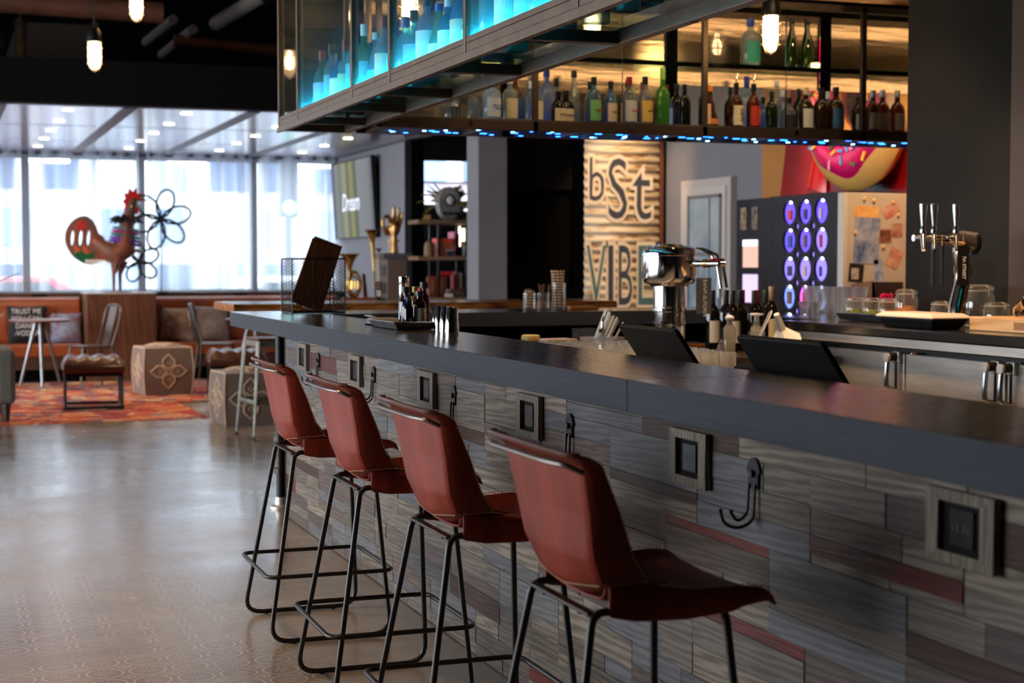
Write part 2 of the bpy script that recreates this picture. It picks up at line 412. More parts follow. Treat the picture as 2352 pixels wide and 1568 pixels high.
# wall over the window band with the small clerestory lights
sb = MB().box(-6.2, 4.66, 19.67, 19.8, 2.66, 3.52).box(-6.2, 4.66, 19.67, 19.8, 3.68, 4.2).box(-6.2, 7.2, 19.67, 19.8, 0, 0.985)
struct(sb.build('wall_window', M_ceil))
cw = struct(MB().box(-6.2, 4.66, 19.78, 19.79, 3.5, 3.7).build('window_6', pane('blue_clerestory_glass', (0.05, 0.09, 0.16, 1))))
for i in range(26):
    x = -5.9+i*0.41
    MB().box(x, x+0.035, 19.72, 19.77, 3.5, 3.7).build('mullion', M_dk, cw)

# window band: frames, panes, sheer curtains
M_frame = mat('grey_window_frame', rgb(176, 178, 184), 0.5)
MUL = [-6.2, -4.4, -3.1, -1.75, -0.4, 0.95, 2.28, 3.63, 4.66]
for i in range(len(MUL)-1):
    a, b = MUL[i], MUL[i+1]
    w = struct(MB().box(a-0.045, a+0.045, 19.60, 19.72, 0.985, 2.64).box(a, b, 19.62, 19.72, 2.56, 2.64).box(a, b, 19.62, 19.72, 0.985, 1.02).build('window_%d' % (i+7), M_frame))
    MB().box(a+0.045, b-0.045, 19.66, 19.67, 1.02, 2.56).build('pane', M_glass, w)
def sheer_mat(name, alpha, col):
    m, nt, out = newmat(name); L = nt.links.new
    t = N(nt, 'BsdfTransparent', i_Color=(1, 1, 1, 1)); d = N(nt, 'BsdfTranslucent', i_Color=col); d2 = N(nt, 'BsdfDiffuse', i_Color=col)
    a = N(nt, 'MixShader'); a.inputs[0].default_value = 0.25; L(d.outputs[0], a.inputs[1]); L(d2.outputs[0], a.inputs[2])
    tc = N(nt, 'TexCoord'); mp = N(nt, 'Mapping'); mp.inputs['Scale'].default_value = (5, 0, 0); L(tc.outputs['Object'], mp.inputs[0]); lw = N(nt, 'TexNoise', i_Scale=1.0, i_Detail=4.0); L(mp.outputs[0], lw.inputs[0])
    mr = N(nt, 'MapRange', i_1=0.3, i_2=0.7, i_3=max(0, alpha-0.22), i_4=min(1, alpha+0.38)); L(lw.outputs[0], mr.inputs[0])
    mx = N(nt, 'MixShader'); L(mr.outputs[0], mx.inputs[0]); L(t.outputs[0], mx.inputs[1]); L(a.outputs[0], mx.inputs[2]); L(mx.outputs[0], out.inputs[0])
    return m
M_sheer = sheer_mat('sheer_voile', 0.62, (0.46, 0.51, 0.58, 1))
CUR = [(-5.9, -3.2), (-3.1, -1.0), (-0.9, 0.9), (0.98, 2.24), (2.32, 3.58), (3.66, 4.6)]
CLAB = ['beside the far left glazing', 'left of the plant frond', 'behind the grey armchair', 'behind the rooster tail', 'behind the wire flowers', 'next to the television wall']
for k, (a, b) in enumerate(CUR):
    n = int((b-a)*70)
    def f(u, v, a=a, b=b, k=k):
        x = a+(b-a)*u
        return (x, 19.46+0.055*math.sin(x*34+2.2*math.sin(x*4.3+k))+0.02*math.sin(x*13), 1.0+1.63*v)
    tag(MB().grid(f, n, 1).build('sheer_curtain', M_sheer, smooth=True), 'pleated white sheer curtain hanging in the window %s' % CLAB[k], 'curtain', 'sheer curtains along the window band')

# side glazing of the hall, out of frame to the left
w = struct(MB().box(-6.2, -6.1, -4, 20.2, 0, 0.35).box(-6.2, -6.1, -4, 20.2, 3.2, 4.2).build('wall_left', M_dgrey))
MB().box(-6.2, -6.1, -4, 4.6, 0.35, 3.2).build('solid_panel', M_dgrey, w)  # unseen panel, sized to keep side daylight off the near bar
for i in range(8):
    y = 4.6+i*2.1
    MB().box(-6.2, -6.08, y-0.06, y+0.06, 0.35, 3.2).build('mullion', M_frame, w)
for nm, loc, rot, sx, sy in (('window_daylight', (-0.7, 19.74, 1.8), (PI/2, 0, PI), 11.0, 1.65), ('side_glazing_daylight', (-6.15, 12.3, 1.77), (PI/2, 0, -PI/2), 15.4, 2.85), ('end_window_daylight', (6.0, 19.74, 2.35), (PI/2, 0, PI), 2.4, 0.6)):
    l = D.lights.new(nm, 'AREA'); l.shape = 'RECTANGLE'; l.size = sx; l.size_y = sy; l.cycles.is_portal = True
    o = D.objects.new(nm, l); COL.objects.link(o); o.location = loc; o.rotation_euler = rot
# end window behind the shelf, with a pale roller blind
w = struct(MB().box(4.80, 7.1, 19.6, 19.7, 2.04, 2.08).box(4.80, 7.1, 19.6, 19.7, 2.34, 2.37).build('window_5', M_frame))
MB().box(4.80, 7.1, 19.64, 19.65, 2.37, 2.63).build('pane', M_glass, w)
MB().box(4.80, 7.1, 19.58, 19.585, 2.08, 2.35).build('blind', sheer_mat('pale_blind', 0.6, (0.9, 0.82, 0.84, 1)), w)

# dropped ceiling of glossy panels with its black fascia, ribs and downlights
M_panel = mat('glossy_white_panel', rgb(150, 147, 166), 0.16, noise=0.05, nscale=4, bump=0.03, bscale=3)
M_rib = mat('slate_rib', rgb(82, 84, 98), 0.5)
sof = struct(MB().box(-6.1, 4.66, 13.62, 13.75, 2.64, 3.0).build('trim_2', M_ceil))
XS = [-5.95, -4.9, -3.82, -2.75, -1.68, -0.6, 0.48, 1.52, 2.56, 3.6, 4.66]; YS = [13.75, 15.72, 17.68, 19.6]
pm = MB().box(0.05, 0.98, 0.02, 1.93, 0, 0.03).mesh('ceiling_panel', M_panel)
for i in range(10):
    for j in range(3):
        o = D.objects.new('ceiling_panel', pm); COL.objects.link(o); o.location = (XS[i], YS[j], 2.63); o.parent = sof
MB().box(-6.1, 4.66, 13.75, 19.67, 2.665, 2.69).build('panel_backing', M_dk, sof)
for x in XS[1:]: MB().box(x-0.06, x+0.05, 13.75, 19.6, 2.622, 2.66).build('rib', M_rib, sof)
MB().box(-6.1, 4.66, 19.5, 19.67, 2.6, 2.66).build('curtain_pelmet', M_rib, sof)
M_dl = emit('downlight_glow', (1.0, 0.78, 0.55, 1), 5.0)
dm = MB().lathe([(0.001, 0), (0.035, 0), (0.05, -0.004), (0.05, 0.01)], 12).mesh('downlight', M_dl)
names = ['leftmost row', 'second row from left', 'third row from left', 'row beside the television wall']; far = ['nearest', 'second nearest', 'middle', 'second farthest', 'farthest']
for i, x in enumerate((1.04, 2.03, 3.05, 4.02)):
    for j, y in enumerate((14.1, 15.22, 16.35, 17.45, 18.6)):
        o = D.objects.new('downlight', dm); COL.objects.link(o); o.location = (x, y, 2.627)
        tag(o, 'round dropped-ceiling downlight, %s one in the %s' % (far[j], names[i]), 'downlight', 'downlights in the dropped ceiling')

# services under the black ceiling
M_pipe = mat('galvanised_pipe', rgb(150, 140, 134), 0.45, 0.3); M_duct = mat('rust_brown_duct', rgb(110, 68, 50), 0.6, noise=0.25, nscale=5)
def pipe(label, a, b, r, m, collars=()):
    t = thing('ceiling_pipe', label, 'pipe', a)
    v = Vector(b)-Vector(a)
    MB().tube([(0,0,0), v], r, 14).build('pipe_run', m, t, smooth=True)
    for q in collars:
        d = v.normalized(); p = v*q
        MB().tube([p-d*0.05, p+d*0.05], r*1.35, 14).build('collar', M_black, t, smooth=True)
pipe('pale grey ceiling pipe rising to the right, with one black collar', (2.7, 16.6, 3.78), (2.95, 13.6, 3.82), 0.075, M_pipe, (0.66,))
pipe('short grey ceiling pipe under the black ceiling, left one of the pair', (2.22, 18.5, 3.82), (2.28, 16.7, 3.82), 0.05, M_pipe)
pipe('short grey ceiling pipe under the black ceiling, right one of the pair', (2.37, 18.3, 3.66), (2.45, 16.5, 3.70), 0.05, M_pipe)
pipe('brown ceiling pipe running level from the left above the caged lamps', (-1.0, 15.0, 3.68), (1.95, 15.0, 3.62), 0.1, M_duct)
pipe('thin brown ceiling pipe running level towards the glass cabinet', (2.3, 16.8, 3.62), (4.6, 16.8, 3.50), 0.06, M_duct)
t = thing('air_duct', 'large black box duct hanging from the ceiling, upper left', 'duct', (0.3, 14.9, 2.95))
MB().box(0.37, 1.05, 0, 3.4, 0.02, 0.52).build('duct_body', mat('black_duct_paint', (0.012, 0.009, 0.009, 1), 0.6), t, bevel=0.01)
MB().box(0.35, 0.42, -0.03, 0, 0, 0.54).box(1.0, 1.07, -0.03, 0, 0, 0.54).box(0.35, 1.07, -0.03, 0, 0, 0.05).build('duct_flange', M_iron, t)
MB().tube([(0.45, 1, 0.5), (0.45, 1, 1.25)], 0.012, 6).build('hanger', M_iron, t)
t = thing('air_duct', 'rusty brown duct stub at the upper left edge', 'duct', (-0.1, 15.2, 3.2))
MB().tube([(-1, 0, 0.1), (0.66, 0, 0.1)], 0.13, 14).build('duct_body', M_duct, t, smooth=True)
MB().tube([(0.6, 0, 0.1), (0.66, 0, 0.1)], 0.15, 14).build('collar', M_black, t, smooth=True)
MB().tube([(-0.2, 0, 0.1), (-0.2, 0, 1.0)], 0.012, 6).build('hanger', M_iron, t)

# outside: street, opposite building, cars
struct(MB().box(-40, 40, 19.9, 60, -0.4, -0.3).build('ground_street', mat('asphalt', rgb(150, 152, 158), 0.8)))
b = thing('office_building', 'pale office building across the street seen through the curtains', 'building', (0, 38, -0.3))
MB().box(-22, 22, 0, 6, 0, 22).build('facade', mat('pale_facade', rgb(196, 200, 206), 0.7), b)
gms = [mat('office_glass_%d' % q, rgb(*c), 0.2) for q, c in enumerate(((96, 124, 168), (150, 172, 204), (62, 82, 120), (206, 214, 226)))]
rw = random.Random(12)
for i in range(24):
    for j in range(4):
        MB().box(-14+i*1.25, -14+i*1.25+rw.uniform(0.6, 0.95), -0.05, 0.02, 0.75+j*1.28, 1.6+j*1.28).build('window', rw.choice(gms), b)
for i in range(7):
    x = -1.2+i*1.55
    MB().box(x, x+0.9, -0.2, -0.12, 3.9 + (0.45 if i % 2 else 0), 4.0 + (0.45 if i % 2 else 0)).build('tube_reflection', emit('office_reflection_glow', (1, 1, 1, 1), 14), b)  # glowing strips stand in for office light reflections on the glass
def car(label, loc, col):
    t = thing('parked_car', label, 'car', loc, group='cars parked outside the window')
    pts = [(-2.1, 0.35), (-2.1, 0.8), (-1.3, 0.95), (-0.8, 1.4), (0.8, 1.42), (1.5, 0.98), (2.1, 0.85), (2.15, 0.35)]
    MB().prism(pts, 1.7, lambda a, b_, h: (a, h, b_)).build('car_body', mat('car_paint_%d%d' % (int(col[0]*99), int(col[2]*99)), col, 0.3), t, bevel=0.06)
    MB().prism([(-0.95, 0.98), (-0.68, 1.32), (0.7, 1.34), (1.15, 0.98)], 1.74, lambda a, b_, h: (a, h-0.02, b_)).build('side_window', mat('car_glass', (0.05, 0.06, 0.08, 1), 0.1), t)
    for x in (-1.3, 1.3): MB().lathe([(0.001, 0), (0.32, 0), (0.32, 0.2), (0.001, 0.2)], 16, (x, -0.02, 0.32), 'y').build('wheel', M_blackp, t)
car('red car parked outside, seen low through the curtain beside the rooster', (0.8, 25, -0.3), rgb(200, 70, 80))
car('white car parked outside, seen low through the curtain under the wire flower', (5.6, 25.6, -0.3), rgb(240, 240, 245))
t = thing('traffic_light', 'green traffic light glowing outside the right-hand window', 'traffic light', (5.9, 28.5, -0.3))
MB().tube([(0, 0, 0), (0, 0, 3.0)], 0.06, 8).build('pole', M_black, t)
MB().box(-0.16, 0.16, -0.12, 0.12, 2.45, 3.4).build('signal_head', M_black, t)
MB().ball((0, -0.13, 2.62), (0.12, 0.04, 0.12)).build('green_lens', emit('green_signal', (0.1, 1.0, 0.75, 1), 25), t)

# ------------------------------------------------------------------ bar front of mixed planks
XW = 1.70
bar = thing('plank_bar', 'long bar front clad in grey, taupe and red-brown wood planks', 'bar front', (XW, 8.3, 0))
MB().box(0.02, 0.2, -7.8, 0, 0, 0.992).build('backing', M_dk, bar)
PW = [wood('plank_warm_grey', rgb(88, 80, 73), rgb(116, 107, 99), 0.55), wood('plank_blue_grey', rgb(82, 82, 85), rgb(104, 104, 107), 0.55),
      wood('plank_taupe', rgb(74, 62, 55), rgb(98, 86, 77), 0.55), wood('plank_mauve', rgb(76, 64, 62), rgb(94, 81, 78), 0.55),
      wood('plank_pale', rgb(86, 77, 67), rgb(130, 119, 106), 0.55, scale=0.8), wood('plank_umber', rgb(56, 39, 32), rgb(74, 54, 45), 0.55),
      wood('plank_red', rgb(74, 21, 14), rgb(94, 30, 21), 0.5)]
ROWS = [0.004, 0.16, 0.345, 0.53, 0.715, 0.90, 0.990]
OFF = [0.1, 0.38, 0.02, 0.175, 0.0, 0.32]
SPECIAL = {(4, 2.379): [(0.715, 0.735, 0), (0.735, 0.775, 6), (0.775, 0.83, 4), (0.83, 0.90, 3)], (4, 3.44): [(0.715, 0.76, 4), (0.76, 0.788, 5), (0.788, 0.90, 1)],
           (4, 5.032): [(0.715, 0.73, 1), (0.73, 0.772, 5), (0.772, 0.90, 0)], (3, 3.084): [(0.53, 0.62, 4), (0.62, 0.693, 2), (0.693, 0.715, 6)],
           (2, 2.929): [(0.345, 0.42, 4), (0.42, 0.50, 0), (0.50, 0.53, 6)]}
rnd = random.Random(11)
for r in range(6):
    z0, z1 = ROWS[r], ROWS[r+1]
    t = 2.379-0.5305*2+OFF[r]
    while t < 8.29:
        e = min(t+0.5305, 8.295)
        if e-t < 0.05: break
        sp = None
        for (rr, tt), v in SPECIAL.items():
            if rr == r and abs(tt-t) < 0.06: sp = v
        if sp is None:
            h = z1-z0
            if r == 5: cuts = [h*rnd.choice((0.45, 1.0))]
            else: cuts = [h*rnd.uniform(0.25, 0.4)]; cuts.append(cuts[0]+h*rnd.uniform(0.22, 0.38))
            zs = [z0]+[z0+c for c in cuts if c < h*0.95]+[z1]
            sp = [(zs[i], zs[i+1], rnd.choices(range(7), (7, 6, 4.5, 3, 5, 1.6, 0.35))[0]) for i in range(len(zs)-1)]
        for a, b, k in sp:
            segs = [(t, e)]
            if e-t > 0.5 and k != 6 and rnd.random() < 0.3:
                c = t+(e-t)*rnd.uniform(0.3, 0.7); segs = [(t, c), (c, e)]
            for q, (s0, s1) in enumerate(segs):
                dx = -rnd.uniform(0.0, 0.003)
                L_ = s1-s0-0.003
                MB().box(dx, 0.02, -L_/2, L_/2, a-(a+b)/2+0.0007, b-(a+b)/2-0.0007).build('plank', PW[k if q == 0 else rnd.choice((0, 1, 2, 4))], bar, loc=(0, (s0+s1)/2-8.3, (a+b)/2))
        t = e
MB().box(-0.004, 0.05, -0.004, 0.012, 0, 0.992).build('end_trim', M_black, bar)

# recessed power boxes in wood frames, coat hooks
M_wf = wood('outlet_frame_wood', rgb(92, 84, 74), rgb(128, 118, 104), 0.5, along='z')
olab = ['farthest from the camera, beside the pipe post', 'between the two farthest coat hooks', 'third from the far end of the bar', 'fourth from the far end of the bar', 'fifth from the far end, over the nearest seat', 'nearest to the camera at the right edge']
for i, y in enumerate((7.82, 6.757, 5.673, 4.575, 3.463, 2.372)):
    t = thing('outlet_box', 'black outlet in a wood frame, %s' % olab[i], 'outlet', (XW-0.003, y, 0.872), group='outlets along the bar front')
    R = 0.1; q = 0.062
    for k, (ax, ay) in enumerate(((0, 1), (0, -1), (1, 0), (-1, 0))):
        if ax: poly = [(ax*R, -0.066), (ax*R, 0.066), (ax*q, 0.045), (ax*q, -0.045)]
        else: poly = [(-R, ay*0.066), (R, ay*0.066), (q, ay*0.045), (-q, ay*0.045)]
        MB().prism(poly, 0.016, lambda a, b, h: (-h-0.001, a, b)).build('frame_rail', M_wf, t)
    MB().box(-0.006, 0.0, -q, q, -0.045, 0.045).build('cover_plate', mat('matt_black_plate', (0.005, 0.005, 0.005, 1), 0.7, spec=0.1), t)
    sk = MB().box(-0.011, -0.006, -0.035, 0.035, -0.034, 0.034).build('socket', mat('gloss_black', (0.005, 0.005, 0.006, 1), 0.3, spec=0.3), t, bevel=0.002)
    s = MB()
    for a in (-0.017, 0.017):
        s.box(-0.0118, -0.0108, a-0.008, a-0.005, -0.008, 0.008).box(-0.0118, -0.0108, a+0.005, a+0.008, -0.006, 0.006)
    s.build('socket_slots', mat('slot_grey', (0.05, 0.05, 0.05, 1), 0.4), sk)
hlab = ['farthest, beside the farthest outlet', 'second from the far end', 'third from the far end, over the third stool back', 'half hidden behind the nearest stool back', 'nearest, over the nearest stool seat']
for i, y in enumerate((7.51, 6.472, 5.361, 4.256, 3.149)):
    t = thing('coat_hook', 'black iron coat hook, %s' % hlab[i], 'hook', (XW-0.003, y, 0.885), group='coat hooks along the bar front')
    poly = arc(0, 0.0, 0.024, 0.5, PI-0.5, 6)+[(-0.03, -0.005), (-0.022, -0.016), (-0.022, -0.045), (0.022, -0.045), (0.022, -0.016), (0.03, -0.005)]
    MB().prism(poly, 0.006, lambda a, b, h: (-h, a, b)).build('back_plate', M_black, t)
    MB().lathe([(0.009, 0), (0.009, 0.006), (0.004, 0.009)], 10, (-0.014, 0.0, -0.012), 'x').build('screw', M_iron, t)
    MB().tube(rpath([(-0.008, 0.014, -0.035), (-0.012, 0.014, -0.105), (-0.036, 0.014, -0.122), (-0.052, 0.014, -0.098)], 0.03), 0.0038, 8).build('hook_prong', M_black, t, smooth=True)
    MB().tube(rpath([(-0.008, -0.014, -0.035), (-0.012, -0.014, -0.118), (-0.045, 0.0, -0.134), (-0.074, 0.008, -0.120), (-0.080, 0.01, -0.094)], 0.03), 0.0038, 8).build('hook_prong', M_black, t, smooth=True)
    MB().ball((-0.052, 0.014, -0.097), 0.0055, 8, 5).ball((-0.080, 0.01, -0.093), 0.0055, 8, 5).build('hook_tip', M_black, t, smooth=True)

# pipe post carrying the counter end
t = thing('pipe_post', 'black plumbing pipe post with floor flange under the counter end', 'post', (1.735, 8.62, 0))
MB().tube([(0, 0, 0.02), (0, 0, 0.9925)], 0.027, 14).build('pipe_shaft', M_black, t, smooth=True)
MB().lathe([(0.001, 0), (0.062, 0), (0.062, 0.012), (0.036, 0.02), (0.033, 0.06), (0.02, 0.06)], 18).build('floor_flange', M_steel, t, smooth=True)
MB().lathe([(0.027, 0.19), (0.04, 0.19), (0.04, 0.22), (0.034, 0.225), (0.034, 0.36), (0.04, 0.365), (0.04, 0.395), (0.027, 0.395)], 16, cap=False).build('coupling', M_iron, t, smooth=True)

# counter
def stone_mat():
    m, nt, out = newmat('dark_veined_stone'); L = nt.links.new
    p = N(nt, 'BsdfPrincipled'); L(p.outputs[0], out.inputs[0])
    tc = N(nt, 'TexCoord'); mp = N(nt, 'Mapping'); mp.inputs['Scale'].default_value = (11, 1.6, 11); mp.inputs['Rotation'].default_value = (0, 0, 0.25); L(tc.outputs['Object'], mp.inputs[0])
    n1 = N(nt, 'TexNoise', i_Scale=1.6, i_Detail=7.0, i_Roughness=0.65, i_Distortion=0.6); L(mp.outputs[0], n1.inputs[0])
    rp = N(nt, 'ValToRGB'); e = rp.color_ramp.elements
    e[0].position = 0.38; e[0].color = rgb(26, 20, 16); e[1].position = 0.70; e[1].color = rgb(112, 92, 72)
    v = e.new(0.56); v.color = rgb(54, 43, 35); L(n1.outputs[0], rp.inputs[0])
    wv = N(nt, 'TexWave', i_Scale=0.35, i_Distortion=14.0, i_Detail=4.0, i_Detail_Scale=1.4); L(mp.outputs[0], wv.inputs[0])
    r2 = N(nt, 'ValToRGB'); r2.color_ramp.elements[0].position = 0.985; r2.color_ramp.elements[1].position = 1.0; L(wv.outputs['Fac'], r2.inputs[0])
    mx = N(nt, 'MixRGB'); L(r2.outputs[0], mx.inputs[0]); L(rp.outputs[0], mx.inputs[1]); mx.inputs[2].default_value = rgb(150, 130, 108)
    # honed slate-grey edge faces, polished top
    geo = N(nt, 'NewGeometry'); sp = N(nt, 'SeparateXYZ'); L(geo.outputs['True Normal'], sp.inputs[0])
    up = N(nt, 'Math', operation='GREATER_THAN'); up.inputs[1].default_value = 0.5; L(sp.outputs[2], up.inputs[0])
    m2 = N(nt, 'MixRGB'); L(up.outputs[0], m2.inputs[0]); m2.inputs[1].default_value = rgb(64, 67, 75); L(mx.outputs[0], m2.inputs[2]); L(m2.outputs[0], p.inputs['Base Color'])
    rr = N(nt, 'MapRange', i_3=0.6, i_4=0.15); L(up.outputs[0], rr.inputs[0]); L(rr.outputs[0], p.inputs['Roughness'])
    rs_ = N(nt, 'MapRange', i_3=0.08, i_4=0.5); L(up.outputs[0], rs_.inputs[0]); L(rs_.outputs[0], p.inputs['Specular IOR Level'])
    nb = N(nt, 'TexNoise', i_Scale=9.0, i_Detail=5.0); L(mp.outputs[0], nb.inputs[0])
    b = N(nt, 'Bump', i_Strength=0.22, i_Distance=0.01); L(nb.outputs[0], b.inputs['Height']); L(b.outputs[0], p.inputs['Normal'])
    return m
M_stone = stone_mat()
t = thing('bar_counter', 'long dark veined stone bar counter with slate-grey edge', 'counter', (1.496, 8.82, 0.9925))
MB().box(0, 0.416, -5.42, 0, 0, 0.0775).build('counter_slab', M_stone, t, bevel=0.002)
MB().box(0, 0.416, -8.4, -5.4225, 0, 0.0775).build('counter_slab', M_stone, t, bevel=0.002)
MB().box(0.4185, 2.95, -0.6, 0, 0, 0.0775).build('counter_slab', M_stone, t, bevel=0.002)
t = thing('bar_return', 'dark inner face of the far bar leg under the stone counter', 'bar', (1.92, 8.3, 0))
MB().box(0, 2.5, 0, 0.42, 0, 0.9915).build('body_panel', mat('dark_umber_laminate', (0.012, 0.009, 0.008, 1), 0.5), t)
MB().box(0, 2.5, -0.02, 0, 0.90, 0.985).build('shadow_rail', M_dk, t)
# low stainless worktops inside the bar
t = thing('steel_worktop', 'low stainless worktop running behind the bar counter', 'worktop', (1.93, 1.6, 0))
MB().box(0, 1.3, 0, 6.55, 0.84, 0.88).build('top_sheet', M_steel, t, bevel=0.004)
MB().box(0.02, 1.24, 0.02, 6.5, 0.05, 0.84).build('base_cabinet', mat('dark_steel', (0.05, 0.045, 0.042, 1), 0.45, 0.7), t)
MB().box(0.06, 1.18, 0.06, 6.4, 0, 0.05).build('plinth_foot', M_dk, t)
t = thing('wine_worktop', 'low dark worktop under the wine bottles', 'worktop', (3.24, 6.95, 0))
MB().box(0, 0.93, 0, 1.3, 0.84, 0.88).build('top_sheet', mat('dark_walnut_top', (0.03, 0.018, 0.011, 1), 0.35), t, bevel=0.004)
MB().box(0.02, 0.90, 0.03, 1.28, 0, 0.84).build('base_cabinet', M_dk, t)

# back bar coolers and granite top
M_gran = mat('black_granite', (0.012, 0.012, 0.013, 1), 0.16, noise=0.4, nscale=160)
t = thing('granite_counter', 'black granite top of the back bar with steel apron', 'countertop', (4.18, 7.51, 0.985))
MB().box(0, 0.665, -6.0, 0, 0, 0.049).build('granite_slab', M_gran, t, bevel=0.008)
MB().box(0.27, 1.4, 0.0025, 0.72, 0, 0.049).build('granite_slab', M_gran, t, bevel=0.008)
MB().box(0.012, 0.03, -6.0, -0.01, -0.038, 0.0).build('steel_apron', M_steel, t)
t = thing('back_bar_cooler', 'stainless back bar cooler with latch-handled doors', 'cooler', (4.25, 7.50, 0))
MB().box(0.02, 0.58, -6.0, 0, 0.08, 0.943).build('body', mat('cooler_black', (0.01, 0.01, 0.01, 1), 0.5), t)
MB().box(0.08, 0.55, -5.9, -0.05, 0, 0.08).build('toe_kick', M_dk, t)
MB().box(-0.02, 0.02, -0.325, -0.005, 0.10, 0.925).build('end_panel', M_steel, t, bevel=0.004)
def latch(parent, y):
    h = MB().box(-0.042, -0.02, y-0.028, y+0.028, 0.868, 0.925).build('latch_handle', M_steel, parent, bevel=0.006)
    MB().tube([(-0.04, y, 0.90), (-0.075, y, 0.898)], 0.02, 12).build('latch_barrel', M_iron, h, smooth=True)
    MB().lathe([(0.001, 0), (0.022, 0), (0.022, 0.012), (0.012, 0.016), (0.001, 0.016)], 14, (-0.09, y+0.005, 0.895), 'x').build('key_lock', M_steel, h, smooth=True)
    MB().tube(rpath([(-0.075, y+0.012, 0.885), (-0.082, y+0.012, 0.80), (-0.078, y+0.012, 0.752), (-0.03, y, 0.745)], 0.02), 0.012, 8).build('pull_grip', mat('satin_chrome', (0.62, 0.63, 0.66, 1), 0.25, 1.0), h, smooth=True)
    MB().tube(rpath([(-0.045, y-0.012, 0.87), (-0.045, y-0.012, 0.76), (-0.03, y, 0.745)], 0.02), 0.006, 8).build('pull_back', M_iron, h, smooth=True)
for a, b, hy in ((-0.34, -1.095, -1.05), (-1.10, -1.845, -1.80), (-1.855, -2.61, -1.905), (-2.62, -3.37, -2.67)):
    d = MB().box(-0.02, 0.02, b+0.004, a-0.004, 0.10, 0.915).build('door', M_steel, t, bevel=0.006)
    latch(d, hy)
    MB().box(-0.024, 0.0, a-0.10, a-0.05, 0.916, 0.926).build('hinge', M_chrome, d)

# ------------------------------------------------------------------ leather bar stools
M_leather = mat('cognac_leather', rgb(112, 34, 21), 0.42, spec=0.25, noise=0.0, nscale=5.0, color2=rgb(160, 62, 46), bump=0.10, bscale=120, stretch=(1, 1, 0.35))
M_leather_e = mat('leather_edge', rgb(96, 44, 26), 0.4)
M_thread = mat('cream_thread', rgb(205, 170, 130), 0.7)
M_rod = mat('worn_black_rod', (0.022, 0.019, 0.018, 1), 0.36, 0.35, noise=0.4, nscale=18)
def lerp(tbl, u):
    for i in range(len(tbl)-1):
        if u <= tbl[i+1][0]:
            a, b = tbl[i], tbl[i+1]; q = (u-a[0])/(b[0]-a[0]); q = q*q*(3-2*q) if len(tbl) > 2 else q
            return [a[k]+(b[k]-a[k])*q for k in range(1, len(a))]
    return list(tbl[-1][1:])
BK = [(0, -0.060, 0.676, 0.170, 0.085), (0.10, -0.112, 0.705, 0.182, 0.095), (0.25, -0.130, 0.765, 0.196, 0.085), (0.55, -0.145, 0.860, 0.214, 0.062), (0.88, -0.165, 0.960, 0.230, 0.034), (1.0, -0.180, 0.985, 0.236, 0.022)]
def back_pt(u, w):
    x, z, hw, fd = lerp(BK, u)
    s = -1 if w < 0 else 1; a = abs(w)
    if a < 0.8:
        q = a/0.8; y = hw*q*0.96; dx = 0.016*q*q
    else:
        q = (a-0.8)/0.2; y = hw*(0.96+0.06*math.sin(q*PI/2)); dx = 0.016+fd*q; 
    zz = z
    if u > 0.88:
        lipq = (u-0.88)/0.12; zz = z-0.006*lipq*lipq*a; dx -= 0.018*lipq*lipq
    if u < 0.35:
        c = (1-u/0.35)**2; zz += 0.040*c*a*a; dx += 0.02*c*a*a
    return Vector((x+dx, s*y, zz))
ST = [(0, -0.075, 0.676, 0.172, 0.060), (0.18, -0.02, 0.667, 0.188, 0.052), (0.5, 0.08, 0.668, 0.205, 0.034), (0.8, 0.185, 0.682, 0.222, 0.022), (0.93, 0.24, 0.684, 0.228, 0.012), (1.0, 0.262, 0.664, 0.226, 0.0)]
def seat_pt(u, w):
    x, z, hw, up = lerp(ST, u)
    s = -1 if w < 0 else 1; a = abs(w)
    if a < 0.55: q = a/0.55; return Vector((x, s*hw*0.72*q, z+0.006*q*q))
    if a < 0.82: q = (a-0.55)/0.27; return Vector((x, s*hw*(0.72+0.26*q), z+0.006+up*q*q))
    q = (a-0.82)/0.18; k = max(0.15, 1-max(0, u-0.75)*3.2)
    return Vector((x, s*hw*(0.98+0.03*math.sin(q*PI)), z+0.006+up-(up+0.03*k)*q))
def stitches(fn, us, m, length=0.0065, r=0.0013, lift=0.0045, along=None):
    b = MB()
    for i in range(len(us)-1):
        p = fn(us[i]); q = fn(us[i+1]); d = (q-p)
        if d.length < 1e-5: continue
        d.normalize(); c = (p+q)/2
        b.tube([c-d*length/2, c+d*length/2], r, 4)
    return b
def resample(fn, n, step):
    pts = [fn(i/n) for i in range(n+1)]; L_ = [0]
    for i in range(n): L_.append(L_[-1]+(pts[i+1]-pts[i]).length)
    k = int(L_[-1]/step); us = []; j = 0
    for i in range(k+1):
        d = L_[-1]*i/k
        while j < n-1 and L_[j+1] < d: j += 1
        us.append((j+(d-L_[j])/max(1e-9, L_[j+1]-L_[j]))/n)
    return us
